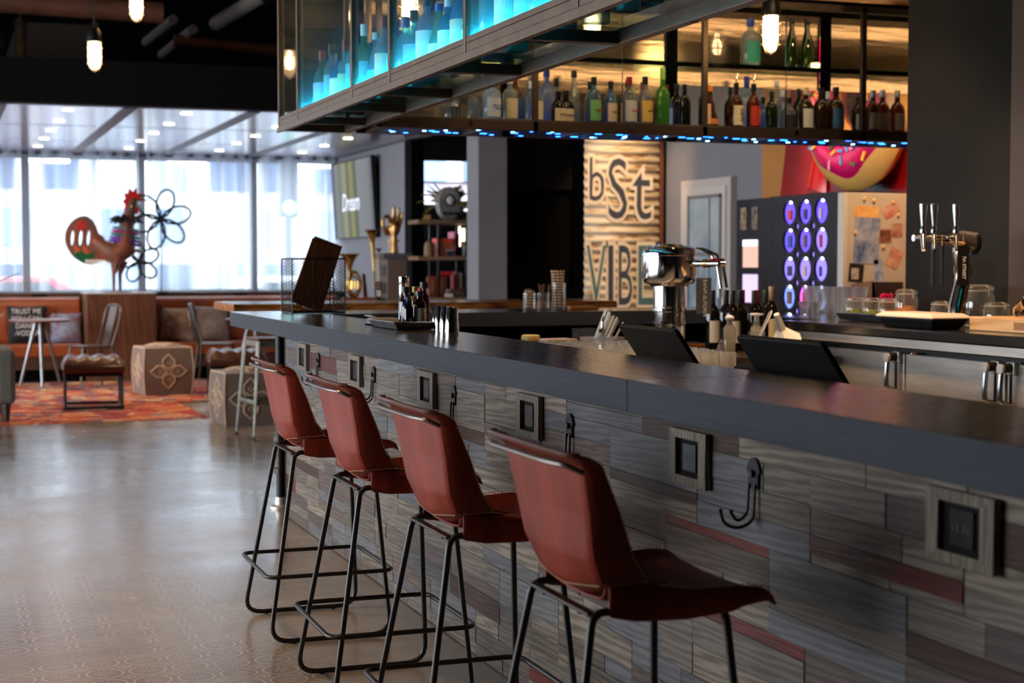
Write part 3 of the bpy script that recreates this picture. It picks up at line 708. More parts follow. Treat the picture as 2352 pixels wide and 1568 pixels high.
def make_stool(loc, label):
    t = thing('bar_stool', label, 'stool', loc, group='leather bar stools along the bar')
    sol = [('SOLIDIFY', dict(thickness=0.007, offset=0.0)), ('SUBSURF', dict(levels=1, render_levels=1))]
    MB().grid(lambda u, v: back_pt(u, 2*v-1), 22, 30).build('backrest', M_leather, t, smooth=True, mods=sol)
    MB().grid(lambda u, v: seat_pt(u, 2*v-1), 20, 34).build('seat', M_leather, t, smooth=True, mods=sol)
    sb = MB()
    o = Vector((0, 0, 0.004))
    for s in (-1, 1):
        fn = lambda u, s=s: seat_pt(0.05+0.93*u, s*0.83)+Vector((0, s*0.003, 0.0045))
        q = stitches(fn, resample(fn, 60, 0.0095), M_thread); sb.add(q.v, q.f)
        fn = lambda u, s=s: back_pt(0.12+0.86*u, s*0.985)+Vector((0.001, s*0.0045, 0))
        q = stitches(fn, resample(fn, 60, 0.0095), M_thread); sb.add(q.v, q.f)
        fn = lambda u, s=s: back_pt(0.10, s*(0.80+0.19*u))+Vector((-0.001, s*0.005, 0))
        q = stitches(fn, resample(fn, 20, 0.0095), M_thread); sb.add(q.v, q.f)
    fn = lambda u: back_pt(0.06+0.05*abs(2*u-1), (2*u-1)*0.8)+Vector((-0.005, 0, -0.001))
    q = stitches(fn, resample(fn, 60, 0.0095), M_thread); sb.add(q.v, q.f)
    sb.build('stitching', M_thread, t)
    # rolled lip bead and the steel hoop under it
    MB().tube([back_pt(1.0, -0.98+1.96*i/24) for i in range(25)], 0.0065, 8).build('top_lip', M_leather_e, t, smooth=True)
    MB().tube(rpath([(-0.15, -0.228, 0.945), (-0.185, -0.222, 0.962), (-0.204, -0.16, 0.964), (-0.204, 0.16, 0.964), (-0.185, 0.222, 0.962), (-0.15, 0.228, 0.945)], 0.03), 0.0055, 8).build('hoop_rod', mat('hoop_steel', (0.3, 0.27, 0.25, 1), 0.35, 0.9), t, smooth=True)
    for s in (-1, 1):
        loop = rpath([(-0.105, s*0.165, 0.664), (-0.215, s*0.255, 0.010), (0.222, s*0.255, 0.010), (0.178, s*0.168, 0.664)], [0.028, 0.07, 0.07, 0.04], 6, True)
        MB().tube(loop, 0.0085, 10, closed=True).build('sled_frame', M_rod, t, smooth=True)
        for x in (-0.13, 0.13): MB().lathe([(0.001, 0), (0.008, 0), (0.008, 0.004), (0.001, 0.004)], 8, (x, s*0.255, 0.0)).build('foot_glide', M_blackp, t)
    ring = rpath([(-0.222, -0.258, 0.238), (0.232, -0.258, 0.238), (0.232, 0.258, 0.238), (-0.222, 0.258, 0.238)], 0.05, 5, True)
    MB().tube(ring, 0.0075, 10, closed=True).build('foot_ring', M_rod, t, smooth=True)
    MB().obox((-0.105, 0, 0.660), (0.02, 0.322, 0.006)).build('rear_cross_bar', M_rod, t)
    MB().obox((0.17, 0, 0.656), (0.022, 0.33, 0.006)).build('front_cross_bar', M_rod, t)
    for y in (-0.1, 0.1): MB().lathe([(0.007, 0), (0.007, 0.008)], 8, (-0.105, y, 0.649)).build('bolt', M_iron, t)
    return t
slab = ['nearest to the camera', 'second from the camera, between two others', 'third from the camera', 'farthest from the camera, beside the pipe post']
st0 = make_stool((1.282, 3.0, 0), 'cognac leather bar stool, %s' % slab[0])
for i, y in enumerate((3.92, 4.82, 5.77)): dup(st0, (1.282, y, 0), label='cognac leather bar stool, %s' % slab[i+1])

# ------------------------------------------------------------------ bottles
M_cap = {}
def plain(col, rough=0.5, metal=0.0):
    k = 'plain_%d_%d_%d_%d_%d' % (tuple(int(c*9999) for c in col[:3])+(int(rough*100), int(metal*10)))
    return mat(k, col, rough, metal)
BOT = {}
def bottle_meshes(kind, h, r):
    key = (kind, round(h, 3), round(r, 4))
    if key in BOT: return BOT[key]
    nr = r*0.33
    if kind == 'wine':   pr = [(0.001, 0.004), (r*0.9, 0), (r, h*0.02), (r, h*0.62), (r*0.86, h*0.69), (r*0.45, h*0.76), (nr, h*0.80), (nr, h*0.985), (nr*0.9, h*0.985)]; capz = (h*0.78, h); lz = (h*0.14, h*0.50)
    elif kind == 'squat': pr = [(0.001, 0.004), (r*0.95, 0), (r, h*0.03), (r, h*0.55), (r*0.8, h*0.66), (nr*1.1, h*0.74), (nr, h*0.9), (nr, h*0.92)]; capz = (h*0.84, h); lz = (h*0.10, h*0.48)
    elif kind == 'bell':  pr = [(0.001, 0.004), (r*0.9, 0), (r, h*0.05), (r*0.82, h*0.3), (r*0.55, h*0.5), (nr, h*0.64), (nr, h*0.94)]; capz = (h*0.86, h); lz = (h*0.05, h*0.26)
    elif kind == 'tall':  pr = [(0.001, 0.004), (r*0.92, 0), (r, h*0.02), (r, h*0.58), (r*0.8, h*0.64), (nr*1.05, h*0.70), (nr*0.95, h*0.95)]; capz = (h*0.80, h); lz = (h*0.12, h*0.46)
    elif kind == 'taper': pr = [(0.001, 0.004), (r*0.95, 0), (r, h*0.04), (r*0.95, h*0.40), (r*0.6, h*0.62), (nr, h*0.78), (nr, h*0.97)]; capz = (h*0.88, h); lz = (h*0.08, h*0.36)
    else:                 pr = [(0.001, 0.004), (r*0.95, 0), (r, h*0.02), (r, h*0.60), (r*0.72, h*0.70), (nr, h*0.76), (nr, h*0.96)]; capz = (h*0.84, h); lz = (h*0.10, h*0.52)
    rl = r if kind != 'bell' else r*0.9
    body = MB().lathe(pr, 14)
    cap = MB().lathe([(nr*1.12, capz[0]), (nr*1.2, capz[0]+0.002), (nr*1.2, capz[1]), (0.001, capz[1])], 10)
    lab = MB().grid(lambda u, v: ((rl+0.0015)*math.cos(-PI/2-1.25+2.5*u), (rl+0.0015)*math.sin(-PI/2-1.25+2.5*u), lz[0]+(lz[1]-lz[0])*v), 8, 1)
    BOT[key] = (body.mesh('bottle_glass', None, True), cap.mesh('bottle_cap', None, True), lab.mesh('paper_label', None), lz)
    return BOT[key]
def link(name, me, m, parent):
    o = D.objects.new(name, me); COL.objects.link(o); o.parent = parent
    if not me.materials: me.materials.append(None)
    o.material_slots[0].link = 'OBJECT'; o.material_slots[0].material = m
    return o
SPOUT = MB().tube([(0, 0, 0), (0, 0, 0.02), (0.006, 0, 0.035), (0.012, 0, 0.06)], 0.0035, 6).mesh('pour_spout', M_chrome, True)
def bottle(label, loc, kind, h, r, col, cap, lab, group, clear=0.5, rz=0.35, spout=False, words=None, wcol=None, wsize=0.022, wrot=0.0, liquid=None):
    t = thing('bottle', label, 'bottle', loc, rz, group)
    b, c, l, lz = bottle_meshes(kind, h, r)
    link('bottle_glass', b, bottle_glass(col, clear+(0.22 if clear >= 0.4 else 0)), t)
    if cap is not None: link('bottle_cap', c, plain(cap, 0.4), t)
    lo = None
    if lab is not None: lo = link('paper_label', l, plain(lab, 0.7), t)
    if spout:
        s = D.objects.new('pour_spout', SPOUT); COL.objects.link(s); s.parent = t; s.location = (0, 0, h)
    if words and lo:
        for i, wd in enumerate(words):
            text('lettering', wd, wsize, plain(wcol or (0.02, 0.02, 0.02, 1)), lo, (0, -r-0.0035, (lz[0]+lz[1])/2+(len(words)-1)*wsize*0.55-i*wsize*1.1), (PI/2, wrot, 0))
    return t

CLEAR = (0.62, 0.68, 0.72, 1); BLUE = (0.16, 0.36, 0.75, 1); FROST = (0.45, 0.58, 0.78, 1); BLK = (0.012, 0.012, 0.014, 1); AMB = (0.24, 0.07, 0.018, 1); DKA = (0.08, 0.028, 0.012, 1)
GRN = (0.10, 0.42, 0.05, 1); DGRN = (0.035, 0.07, 0.015, 1); TEAL = (0.25, 0.6, 0.68, 1); ROSE = (0.32, 0.09, 0.05, 1)
cW = (0.8, 0.8, 0.8, 1); cK = (0.015, 0.014, 0.014, 1); cR = (0.30, 0.015, 0.015, 1); cB = (0.02, 0.05, 0.35, 1); cG = (0.25, 0.5, 0.08, 1); cC = (0.72, 0.62, 0.44, 1); cY = (0.72, 0.47, 0.12, 1); cO = (0.7, 0.2, 0.04, 1); cGn = (0.16, 0.42, 0.16, 1); cT = (0.02, 0.22, 0.2, 1)

# ------------------------------------------------------------------ hanging glass cabinets over the bar
ZB = 2.066; ZT = 2.86
def frame_box(parent, name, x0, x1, y0, y1, z0, z1, m=None): return MB().box(x0, x1, y0, y1, z0, z1).build(name, m or M_bronze, parent, bevel=0.003)
M_reed = pane('lightly_frosted_pane', (0.93, 0.97, 0.96, 1), 0.02, 1.45, 0.10, (0.8, 0.95, 1, 1))
fc = thing('glass_cabinet', 'bronze-framed glass bottle cabinet hanging over the long bar counter', 'cabinet', (1.775, 8.82, ZB))
# rails (local y runs back towards the camera)
frame_box(fc, 'bottom_rail', 0, 0.045, -7.0, 0, 0, 0.055); frame_box(fc, 'bottom_rail', 0.36, 0.40, -7.0, 0, 0, 0.05)
frame_box(fc, 'lip_rail', -0.012, 0, -7.0, 0, -0.012, 0.02)
frame_box(fc, 'top_rail', 0, 0.045, -7.0, 0, ZT-ZB-0.05, ZT-ZB); frame_box(fc, 'top_rail', 0.36, 0.40, -7.0, 0, ZT-ZB-0.05, ZT-ZB)
PT = [0.0, -0.485, -1.66, -2.31, -3.33, -4.4, -5.5, -6.9]
for y in PT:
    frame_box(fc, 'post', -0.004, 0.03, y-0.028, y, 0, ZT-ZB); frame_box(fc, 'post', 0.37, 0.40, y-0.028, y, 0, ZT-ZB)
for y in (0.0, -0.485, -1.25, -2.0, -2.9, -3.85, -4.85, -5.9):
    frame_box(fc, 'cross_rail', 0.045, 0.36, y-0.045, y, 0, 0.04, mat('dark_bronze', (0.05, 0.035, 0.026, 1), 0.45, 0.6))
    frame_box(fc, 'cross_rail', 0.045, 0.36, y-0.045, y, ZT-ZB-0.05, ZT-ZB)
for i in range(len(PT)-1):
    a, b = PT[i+1], PT[i]
    MB().box(0.012, 0.017, a+0.002, b-0.03, 0.055, ZT-ZB-0.05).build('pane', M_reed, fc)
    MB().box(-0.001, 0.014, a+0.002, b-0.03, 0.055, 0.075).build('pane_bead', M_bronze, fc)
    MB().box(0.383, 0.388, a+0.002, b-0.03, 0.05, ZT-ZB-0.05).build('pane', M_glass, fc)
MB().box(0.045, 0.36, -7.0, -0.045, 0.042, 0.05).build('glass_floor', pane('smoked_floor_glass', (0.55, 0.66, 0.64, 1), 0.0, 1.7), fc)
MB().box(0, 0.4, -7.0, 0, ZT-ZB, ZT-ZB+0.02).build('top_sheet', M_dk, fc)
M_cyan = emit('cyan_led', (0.02, 0.60, 1.0, 1), 55.0)
MB().box(0.030, 0.043, -7.0, -0.5, 0.056, 0.061).build('led_strip', M_cyan, fc)
for y in (-1.0, -3.6, -6.2):
    MB().tube([(0.2, y, ZT-ZB+0.02), (0.2, y, 4.2-ZB)], 0.012, 8).build('hanger_rod', M_black, fc)

rc = thing('glass_cabinet', 'bronze-framed bottle cabinet hanging over the far bar leg with mirrored back', 'cabinet', (2.205, 8.34, ZB))
DB = mat('dark_bronze', (0.05, 0.035, 0.026, 1), 0.45, 0.6)
frame_box(rc, 'bottom_rail', 0, 4.4, 0, 0.045, 0, 0.055, DB); frame_box(rc, 'bottom_rail', 0, 4.4, 0.44, 0.48, 0, 0.05)
frame_box(rc, 'sill_rail', 0, 4.4, 0.0, 0.02, 0.055, 0.062, DB)
frame_box(rc, 'top_rail', 0, 4.4, 0, 0.04, ZT-ZB-0.04, ZT-ZB); frame_box(rc, 'top_rail', 0, 4.4, 0.44, 0.48, ZT-ZB-0.04, ZT-ZB)
RP = [0.025, 0.915, 1.955, 3.005, 4.045]
for x in RP:
    frame_box(rc, 'post', x-0.02, x+0.012, 0, 0.03, 0, ZT-ZB, DB); frame_box(rc, 'post', max(0, x-0.045), x+0.02, 0.42, 0.45, 0, ZT-ZB, M_dk)
for x in (0.05, 0.62, 1.2, 1.78, 2.4, 3.0, 3.6, 4.2): frame_box(rc, 'cross_rail', x, x+0.04, 0.045, 0.44, 0, 0.04, _M['dark_bronze'])
for i in range(4):
    a, b = RP[i], RP[i+1]; mid = (a+b)/2
    MB().box(a+0.012, mid, 0.010, 0.014, 0.062, ZT-ZB-0.04).build('pane', M_glass, rc)
    MB().box(mid, b-0.02, 0.016, 0.020, 0.062, ZT-ZB-0.04).build('pane', M_glass, rc)
    MB().box(mid-0.002, mid+0.002, 0.008, 0.022, 0.062, ZT-ZB-0.04).build('pane_edge', M_chrome, rc)
    k = MB().lathe([(0.001, 0), (0.012, 0), (0.012, 0.006), (0.008, 0.012), (0.001, 0.012)], 12, (mid+0.06, -0.012, 0.035), 'y').build('pane_lock', M_chrome, rc, smooth=True)
    MB().box(a+0.012, b-0.02, 0.06, 0.40, 0.425, 0.433).build('glass_shelf', M_greenglass, rc)
    MB().box(a, b, 0.05, 0.058, 0.40, 0.425).build('shelf_bearer', M_dk, rc)
def mirror_mat():
    m, nt, out = newmat('rippled_bronze_mirror'); L = nt.links.new
    p = N(nt, 'BsdfPrincipled', i_Metallic=1.0, i_Roughness=0.2, i_Base_Color=(0.56, 0.44, 0.33, 1)); L(p.outputs[0], out.inputs[0])
    tc = N(nt, 'TexCoord'); mp = N(nt, 'Mapping'); mp.inputs['Scale'].default_value = (0.6, 1, 7); L(tc.outputs['Object'], mp.inputs[0])
    w = N(nt, 'TexNoise', i_Scale=2.0, i_Detail=3.0); L(mp.outputs[0], w.inputs[0])
    b = N(nt, 'Bump', i_Strength=0.12, i_Distance=0.03); L(w.outputs[0], b.inputs['Height'])
    f = N(nt, 'TexNoise', i_Scale=160.0, i_Detail=2.0); L(tc.outputs['Object'], f.inputs[0])
    b2 = N(nt, 'Bump', i_Strength=0.10, i_Distance=0.004); L(f.outputs[0], b2.inputs['Height']); L(b.outputs[0], b2.inputs['Normal']); L(b2.outputs[0], p.inputs['Normal'])
    return m
M_mir = mirror_mat()
for i in range(4):
    a, b = RP[i], RP[i+1]
    lo = 0.05 if i < 2 else 0.34
    MB().box(a+0.02, b-0.045, 0.452, 0.458, lo, ZT-ZB-0.04).build('mirror_panel', M_mir, rc)
    if i >= 2: MB().box(a+0.02, b-0.045, 0.452, 0.456, 0.05, 0.34).build('back_pane', pane('bronze_back_glass', (0.86, 0.80, 0.72, 1), 0.05, 1.6, 0.12, (1, 0.85, 0.65, 1)), rc)
MB().box(0, 4.4, 0.045, 0.44, 0.042, 0.05).build('glass_floor', _M['smoked_floor_glass'], rc)
MB().box(0, 4.4, 0, 0.48, ZT-ZB, ZT-ZB+0.02).build('top_sheet', M_dk, rc)
lb = MB(); rr_ = random.Random(3)  # scattered glowing dots stand in for LED glints in the bottle bases
for i in range(64):
    x = 0.05+4.4*(i+rr_.random()*0.7)/64; yy = rr_.uniform(0.06, 0.40); lb.box(x, x+rr_.uniform(0.008, 0.04), yy, yy+0.02, 0.003, 0.006)
lb.build('led_glints', emit('blue_led_glint', (0.01, 0.10, 1.0, 1), 12.0), rc)['kind'] = 'stuff'
lb = MB()  # second, paler scatter of glowing dots drawn as glints
for i in range(26):
    x = 0.05+4.4*(i+rr_.random())/26; yy = rr_.uniform(0.06, 0.40); lb.box(x, x+0.016, yy, yy+0.016, 0.003, 0.006)
lb.build('led_glints', emit('ice_blue_led_glint', (0.12, 0.55, 1.0, 1), 22.0), rc)['kind'] = 'stuff'
MB().box(0.03, 4.4, 0.044, 0.052, ZT-ZB-0.03, ZT-ZB-0.01).build('added_glow_strip', emit('added_warm_glow', (1.0, 0.60, 0.28, 1), 5.5), rc)  # hidden strip added so the mirror shows a warm streak
MB().box(0.03, 4.4, 0.0585, 0.066, 0.405, 0.422).build('added_glow_strip', _M['added_warm_glow'], rc)  # hidden strip added to light bottles and labels from the front
MB().box(0.03, 4.4, 0.438, 0.444, 0.05, 0.058).build('added_glow_strip', emit('added_warm_glow_low', (1.0, 0.72, 0.45, 1), 9.0), rc)  # low strip added behind the bottles to brighten them
for x in (0.6, 2.4, 4.2): MB().tube([(x, 0.24, ZT-ZB+0.02), (x, 0.24, 4.2-ZB)], 0.012, 8).build('hanger_rod', M_black, rc)

# bottles of the far cabinet: (x, row depth, kind, height, radius, glass, clear, cap, label, extra)
SH = ZB+0.0505; YF, YB = 8.47, 8.66
FAR = [
 (2.66, YF, 'squat', 0.13, 0.035, CLEAR, 0.7, cK, None, {}), (2.74, YB, 'std', 0.19, 0.036, CLEAR, 0.6, cW, cK, {}), (2.80, YF, 'tall', 0.20, 0.036, CLEAR, 0.6, cW, None, {}),
 (2.885, YF, 'std', 0.25, 0.052, FROST, 0.25, cB, (0.55, 0.63, 0.8, 1), dict(words=['GREY GOOSE', 'VODKA'], wcol=(0.03, 0.07, 0.4, 1), wsize=0.014)), (2.96, YB, 'squat', 0.15, 0.03, CLEAR, 0.6, None, None, {}),
 (3.01, YF, 'std', 0.26, 0.044, CLEAR, 0.4, cC, cC, {}), (3.08, YF+0.02, 'std', 0.29, 0.036, ROSE, 0.4, cR, (0.05, 0.12, 0.4, 1), {}),
 (3.165, YF, 'std', 0.24, 0.04, CLEAR, 0.5, cK, cC, dict(spout=True)), (3.205, YB, 'std', 0.26, 0.038, FROST, 0.4, cW, (0.1, 0.2, 0.7, 1), {}),
 (3.30, YB, 'tall', 0.36, 0.048, (0.30, 0.42, 0.75, 1), 0.25, cB, None, {}), (3.295, YF-0.01, 'squat', 0.185, 0.042, BLK, 0.0, cK, cC, dict(words=['HENDRICKS'], wsize=0.012)),
 (3.375, YF-0.01, 'squat', 0.20, 0.048, BLK, 0.0, cK, cC, dict(words=["HENDRICK'S"], wsize=0.014)), (3.385, YB, 'std', 0.29, 0.038, CLEAR, 0.5, cK, cO, {}),
 (3.47, YB, 'taper', 0.33, 0.044, CLEAR, 0.6, cK, None, {}), (3.515, YF, 'std', 0.275, 0.043, (0.22, 0.42, 0.6, 1), 0.45, cK, cGn, dict(words=['LONDON'], wcol=(0.35, 0.06, 0.03, 1), wsize=0.017)),
 (3.57, YB, 'std', 0.27, 0.036, CLEAR, 0.5, cK, cK, {}), (3.62, YF, 'std', 0.25, 0.038, BLUE, 0.4, cK, (0.66, 0.52, 0.4, 1), dict(words=['BOMBAY'], wsize=0.013)),
 (3.70, YB, 'std', 0.28, 0.038, ROSE, 0.5, cR, None, {}), (3.735, YF, 'std', 0.285, 0.045, CLEAR, 0.55, cR, (0.62, 0.6, 0.62, 1), dict(words=['BEEFEATER'], wcol=(0.6, 0.04, 0.03, 1), wsize=0.012)),
 (3.81, YB, 'std', 0.29, 0.038, (0.5, 0.4, 0.3, 1), 0.5, cK, None, {}), (3.835, YF, 'std', 0.29, 0.044, (0.6, 0.6, 0.7, 1), 0.5, cK, cY, dict(words=['RHUM J.M'], wsize=0.013)),
 (3.905, YB, 'std', 0.28, 0.036, ROSE, 0.5, cR, cR, {}), (3.945, YF, 'tall', 0.345, 0.041, GRN, 0.35, cG, None, {}), (4.015, YF+0.02, 'squat', 0.26, 0.045, BLUE, 0.45, cR, (0.25, 0.42, 0.8, 1), {}),
 (4.085, YF, 'std', 0.255, 0.036, BLK, 0.0, cK, None, {}), (4.125, YB, 'std', 0.28, 0.038, BLK, 0.0, cK, cK, dict(words=['C'], wcol=(0.6, 0.6, 0.6, 1), wsize=0.03)),
 (4.215, YF, 'std', 0.28, 0.036, BLK, 0.0, cK, (0.75, 0.5, 0.35, 1), {}), (4.29, YF, 'bell', 0.265, 0.058, AMB, 0.45, cO, cO, {}), (4.33, YB, 'std', 0.28, 0.038, DKA, 0.4, cK, None, {}), (4.375, YB, 'std', 0.28, 0.036, ROSE, 0.4, cR, None, {}),
 (4.42, YF, 'std', 0.275, 0.041, AMB, 0.45, cK, cC, dict(spout=True, words=['NEW'], wsize=0.034, wrot=PI/2)), (4.48, YB, 'std', 0.27, 0.036, DKA, 0.4, cK, None, {}),
 (4.535, YF, 'std', 0.275, 0.041, (0.38, 0.05, 0.02, 1), 0.45, cK, (0.45, 0.02, 0.015, 1), dict(spout=True, words=['NEW'], wcol=(0.85, 0.2, 0.1, 1), wsize=0.034, wrot=PI/2)), (4.59, YB, 'tall', 0.34, 0.045, FROST, 0.25, cB, None, {}),
 (4.655, YF, 'std', 0.235, 0.036, DGRN, 0.4, cK, None, {}), (4.70, YB, 'squat', 0.22, 0.036, BLUE, 0.5, cK, None, {}), (4.745, YB, 'taper', 0.31, 0.04, CLEAR, 0.6, cW, None, {}),
 (4.765, YF-0.01, 'squat', 0.20, 0.045, CLEAR, 0.6, cK, cK, {}), (4.835, YB, 'std', 0.27, 0.036, FROST, 0.5, cW, None, {}),
 (4.885, YF, 'std', 0.265, 0.045, DKA, 0.2, cC, cW, {}), (4.945, YB, 'std', 0.28, 0.036, DGRN, 0.4, cK, None, {}), (4.99, YF, 'std', 0.265, 0.046, DKA, 0.3, cK, None, {}),
 (5.09, YF, 'std', 0.275, 0.050, (0.12, 0.08, 0.02, 1), 0.4, cK, (0.06, 0.16, 0.4, 1), {}), (5.15, YB, 'std', 0.27, 0.038, CLEAR, 0.5, cW, None, {}),
 (5.245, YF, 'squat', 0.24, 0.04, DKA, 0.3, None, cC, {}), (5.32, YF, 'squat', 0.26, 0.043, ROSE, 0.4, cW, cC, {}), (5.415, YF, 'squat', 0.27, 0.046, ROSE, 0.4, cW, cC, {}), (5.52, YF, 'squat', 0.27, 0.046, ROSE, 0.35, cW, cC, {}), (5.46, YB, 'std', 0.27, 0.038, BLUE, 0.4, cW, None, {})]
def gname(col, clear):
    for n, c in (('clear', CLEAR), ('frosted', FROST), ('blue', BLUE), ('black', BLK), ('amber', AMB), ('dark amber', DKA), ('green', GRN), ('dark green', DGRN), ('rose-brown', ROSE), ('teal', TEAL)):
        if col == c: return n
    r, g, b, _ = col
    return 'red-amber' if r > 2*g else ('pale blue' if b > r else 'smoky')
def cname(c):
    if c is None: return 'no cap'
    for n, q in (('white', cW), ('black', cK), ('dark red', cR), ('blue', cB), ('green', cG), ('cork-coloured', cC), ('orange', cO)):
        if c == q: return n+' cap'
    return 'coloured cap'
BAY = [(3.12, 'leftmost bay'), (4.16, 'second bay'), (5.21, 'third bay'), (9, 'last bay')]
cnt = {}; placed = []
def free_row(x, y, r):
    for yy in (y, y-0.045 if y < 8.5 else y-0.09, y+0.09 if y < 8.5 else y+0.07, 8.55, 8.62, 8.72, 8.44):
        if 8.425 <= yy <= 8.75 and all((x-a)**2+(yy-b)**2 > (r+q+0.003)**2 for a, b, q in placed): placed.append((x, yy, r)); return yy
    placed.append((x, y, r)); return y
for x, y, kind, h, r, col, clr, cap, lab, ex in sorted(FAR):
    bay = next(b for lim, b in BAY if x < lim); cnt[bay] = cnt.get(bay, 0)+1
    y = free_row(x, y, r)
    bottle('%s bottle, %s, %s from left in far cabinet %s' % (gname(col, clr), cname(cap), ORD[cnt[bay]-1], bay), (x, y, SH), kind, h, r, col, cap, lab, 'bottles in the far glass cabinet', clr, 0.45, **ex)
SU = ZB+0.434
bottle('teal-labelled clear bottle alone on the upper glass shelf, left of the lamp', (4.57, 8.58, SU), 'std', 0.29, 0.06, CLEAR, cB, cT, 'bottles on the upper glass shelf', 0.5, 0.45)
bottle('dark green wine bottle on the upper glass shelf, left one of the pair', (4.86, 8.60, SU), 'taper', 0.31, 0.045, DGRN, cK, None, 'bottles on the upper glass shelf', 0.3)
bottle('dark green wine bottle on the upper glass shelf, right one of the pair', (4.965, 8.60, SU), 'taper', 0.31, 0.047, DGRN, cK, None, 'bottles on the upper glass shelf', 0.12)
t = thing('tealight', 'small lit glass tealight on the upper glass shelf before the dark bottles', 'candle', (4.96, 8.49, SU))
MB().lathe([(0.001, 0), (0.028, 0), (0.03, 0.035), (0.027, 0.035), (0.026, 0.004), (0.001, 0.004)], 14).build('glass_cup', M_tumbler, t, smooth=True)
MB().lathe([(0.001, 0.005), (0.024, 0.005), (0.024, 0.03), (0.001, 0.03)], 12).build('wax', emit('candle_glow', (1, 0.6, 0.25, 1), 5), t)
# bottles of the cabinet over the long counter
rr_ = random.Random(5); k = 0
NEAR = [TEAL, BLUE, (0.2, 0.65, 0.75, 1), FROST, (0.15, 0.5, 0.3, 1), CLEAR, (0.35, 0.7, 0.8, 1), (0.3, 0.62, 0.1, 1)]
for row, xr in ((0, 1.885), (1, 2.02)):
    y = 8.22-row*0.05; k = 0
    while y > 4.35:
        col = NEAR[rr_.randrange(8)]; kind = rr_.choice(['std', 'tall', 'squat', 'taper', 'std']); h = rr_.uniform(0.24, 0.34); r = rr_.uniform(0.036, 0.047)
        cap = rr_.choice([cK, cW, cB, cK, cR]); lab = rr_.choice([(0.35, 0.55, 0.8, 1), (0.15, 0.5, 0.6, 1), cW, None, (0.35, 0.6, 0.3, 1), cC])
        bottle('%s bottle, %s, %s from far end, %s row over the bar' % (gname(col, 0.5), cname(cap), ORD[k], 'front' if row == 0 else 'rear'), (xr, y, ZB+0.0505), kind, h, r, col, cap, lab, 'cyan-lit bottles over the long counter', 0.45, -PI/2+0.5)
        k += 1; y -= rr_.uniform(0.12, 0.22) if row == 0 else rr_.uniform(0.16, 0.3)
        if k >= 25: break

# ------------------------------------------------------------------ caged pendant lamps
M_bulb = emit('lamp_bulb', (1.0, 0.66, 0.32, 1), 80.0)
M_jar = pane('jar_glass', (1.0, 0.93, 0.82, 1), 0.05, 1.45, 0.6, (1.0, 0.9, 0.72, 1))
M_cage = mat('pale_cage_wire', (0.6, 0.5, 0.38, 1), 0.4, 0.5)
def cage_lamp(label, loc, top):
    t = thing('caged_lamp', label, 'lamp', loc, group='caged jar lamps')
    MB().lathe([(0.001, 0.20), (0.035, 0.20), (0.05, 0.17), (0.056, 0.12), (0.056, 0.10), (0.001, 0.10)], 18).build('lamp_cap', M_black, t, smooth=True)
    MB().tube([(0, 0, 0.2), (0, 0, top-loc[2])], 0.006, 8).build('cord', M_black, t)
    MB().lathe([(0.043, 0.10), (0.045, 0.0), (0.044, -0.04), (0.036, -0.075), (0.018, -0.095), (0.001, -0.1)], 20, cap=False).build('glass_jar', M_jar, t, smooth=True)
    MB().lathe([(0.001, 0.1), (0.015, 0.09), (0.016, 0.06), (0.028, 0.03), (0.03, 0.0), (0.02, -0.03), (0.001, -0.04)], 14).build('bulb', M_bulb, t, smooth=True)
    c = MB()
    for z in (0.06, 0.0, -0.055): c.tube([(0.054*math.cos(a*PI/10), 0.054*math.sin(a*PI/10), z) for a in range(20)], 0.0032, 6, closed=True)
    for j in range(4):
        a = j*PI/2+0.4
        c.tube([(0.053*math.cos(a), 0.053*math.sin(a), 0.11), (0.053*math.cos(a), 0.053*math.sin(a), -0.055), (0.035*math.cos(a), 0.035*math.sin(a), -0.095), (0, 0, -0.112)], 0.0032, 6)
    c.build('wire_cage', M_cage, t, smooth=True)
cage_lamp('caged jar lamp glowing in front of the far cabinet, right one', (4.40, 8.02, 2.615), 4.2)
cage_lamp('caged jar lamp behind the long cabinet frame, seen under its glass floor', (3.32, 8.02, 2.615), 4.2)
cage_lamp('caged jar lamp seen through the long cabinet panes', (2.30, 8.02, 2.60), 4.2)
cage_lamp('caged jar lamp over the lounge, the lower of the two at upper left', (1.075, 12.0, 2.83), 4.2)
cage_lamp('caged jar lamp over the lounge, cut by the top edge', (1.375, 12.0, 3.2), 4.2)

# ------------------------------------------------------------------ things on the bar counter
CZ = 1.07
# wire basket of menus
t = thing('wire_basket', 'black chicken-wire basket holding menus at the far counter end', 'basket', (1.875, 8.42, CZ), 0.08)
bx, by, bh = 0.145, 0.10, 0.29
e = MB()
for z in (0.006, bh): e.tube(rpath([(-bx, -by, z), (bx, -by, z), (bx, by, z), (-bx, by, z)], 0.01, 3, True), 0.0045, 6, closed=True)
for sx in (-1, 1):
    for sy in (-1, 1): e.tube([(sx*bx, sy*by, 0.006), (sx*bx, sy*by, bh)], 0.0042, 6)
for x in (-0.03, 0.06): e.tube([(x, -by, 0.006), (x, -by, bh)], 0.0025, 5)
e.build('wire_frame', M_black, t, smooth=True)
def hexmesh(fn, W_, H_, c=0.011):
    g = MB(); hx = c*1.5; hy = c*math.sqrt(3)
    i = 0; x = -W_/2
    while x < W_/2:
        y = (hy/2 if i % 2 else 0)
        while y < H_:
            P_ = [(x+c*math.cos(a*PI/3), y+c*math.sin(a*PI/3)) for a in range(4)]
            P_ = [(max(-W_/2, min(W_/2, a)), max(0, min(H_, b))) for a, b in P_]
            g.tube([fn(a, b) for a, b in P_], 0.0013, 3, cap=False)
            y += hy
        x += hx; i += 1
    return g
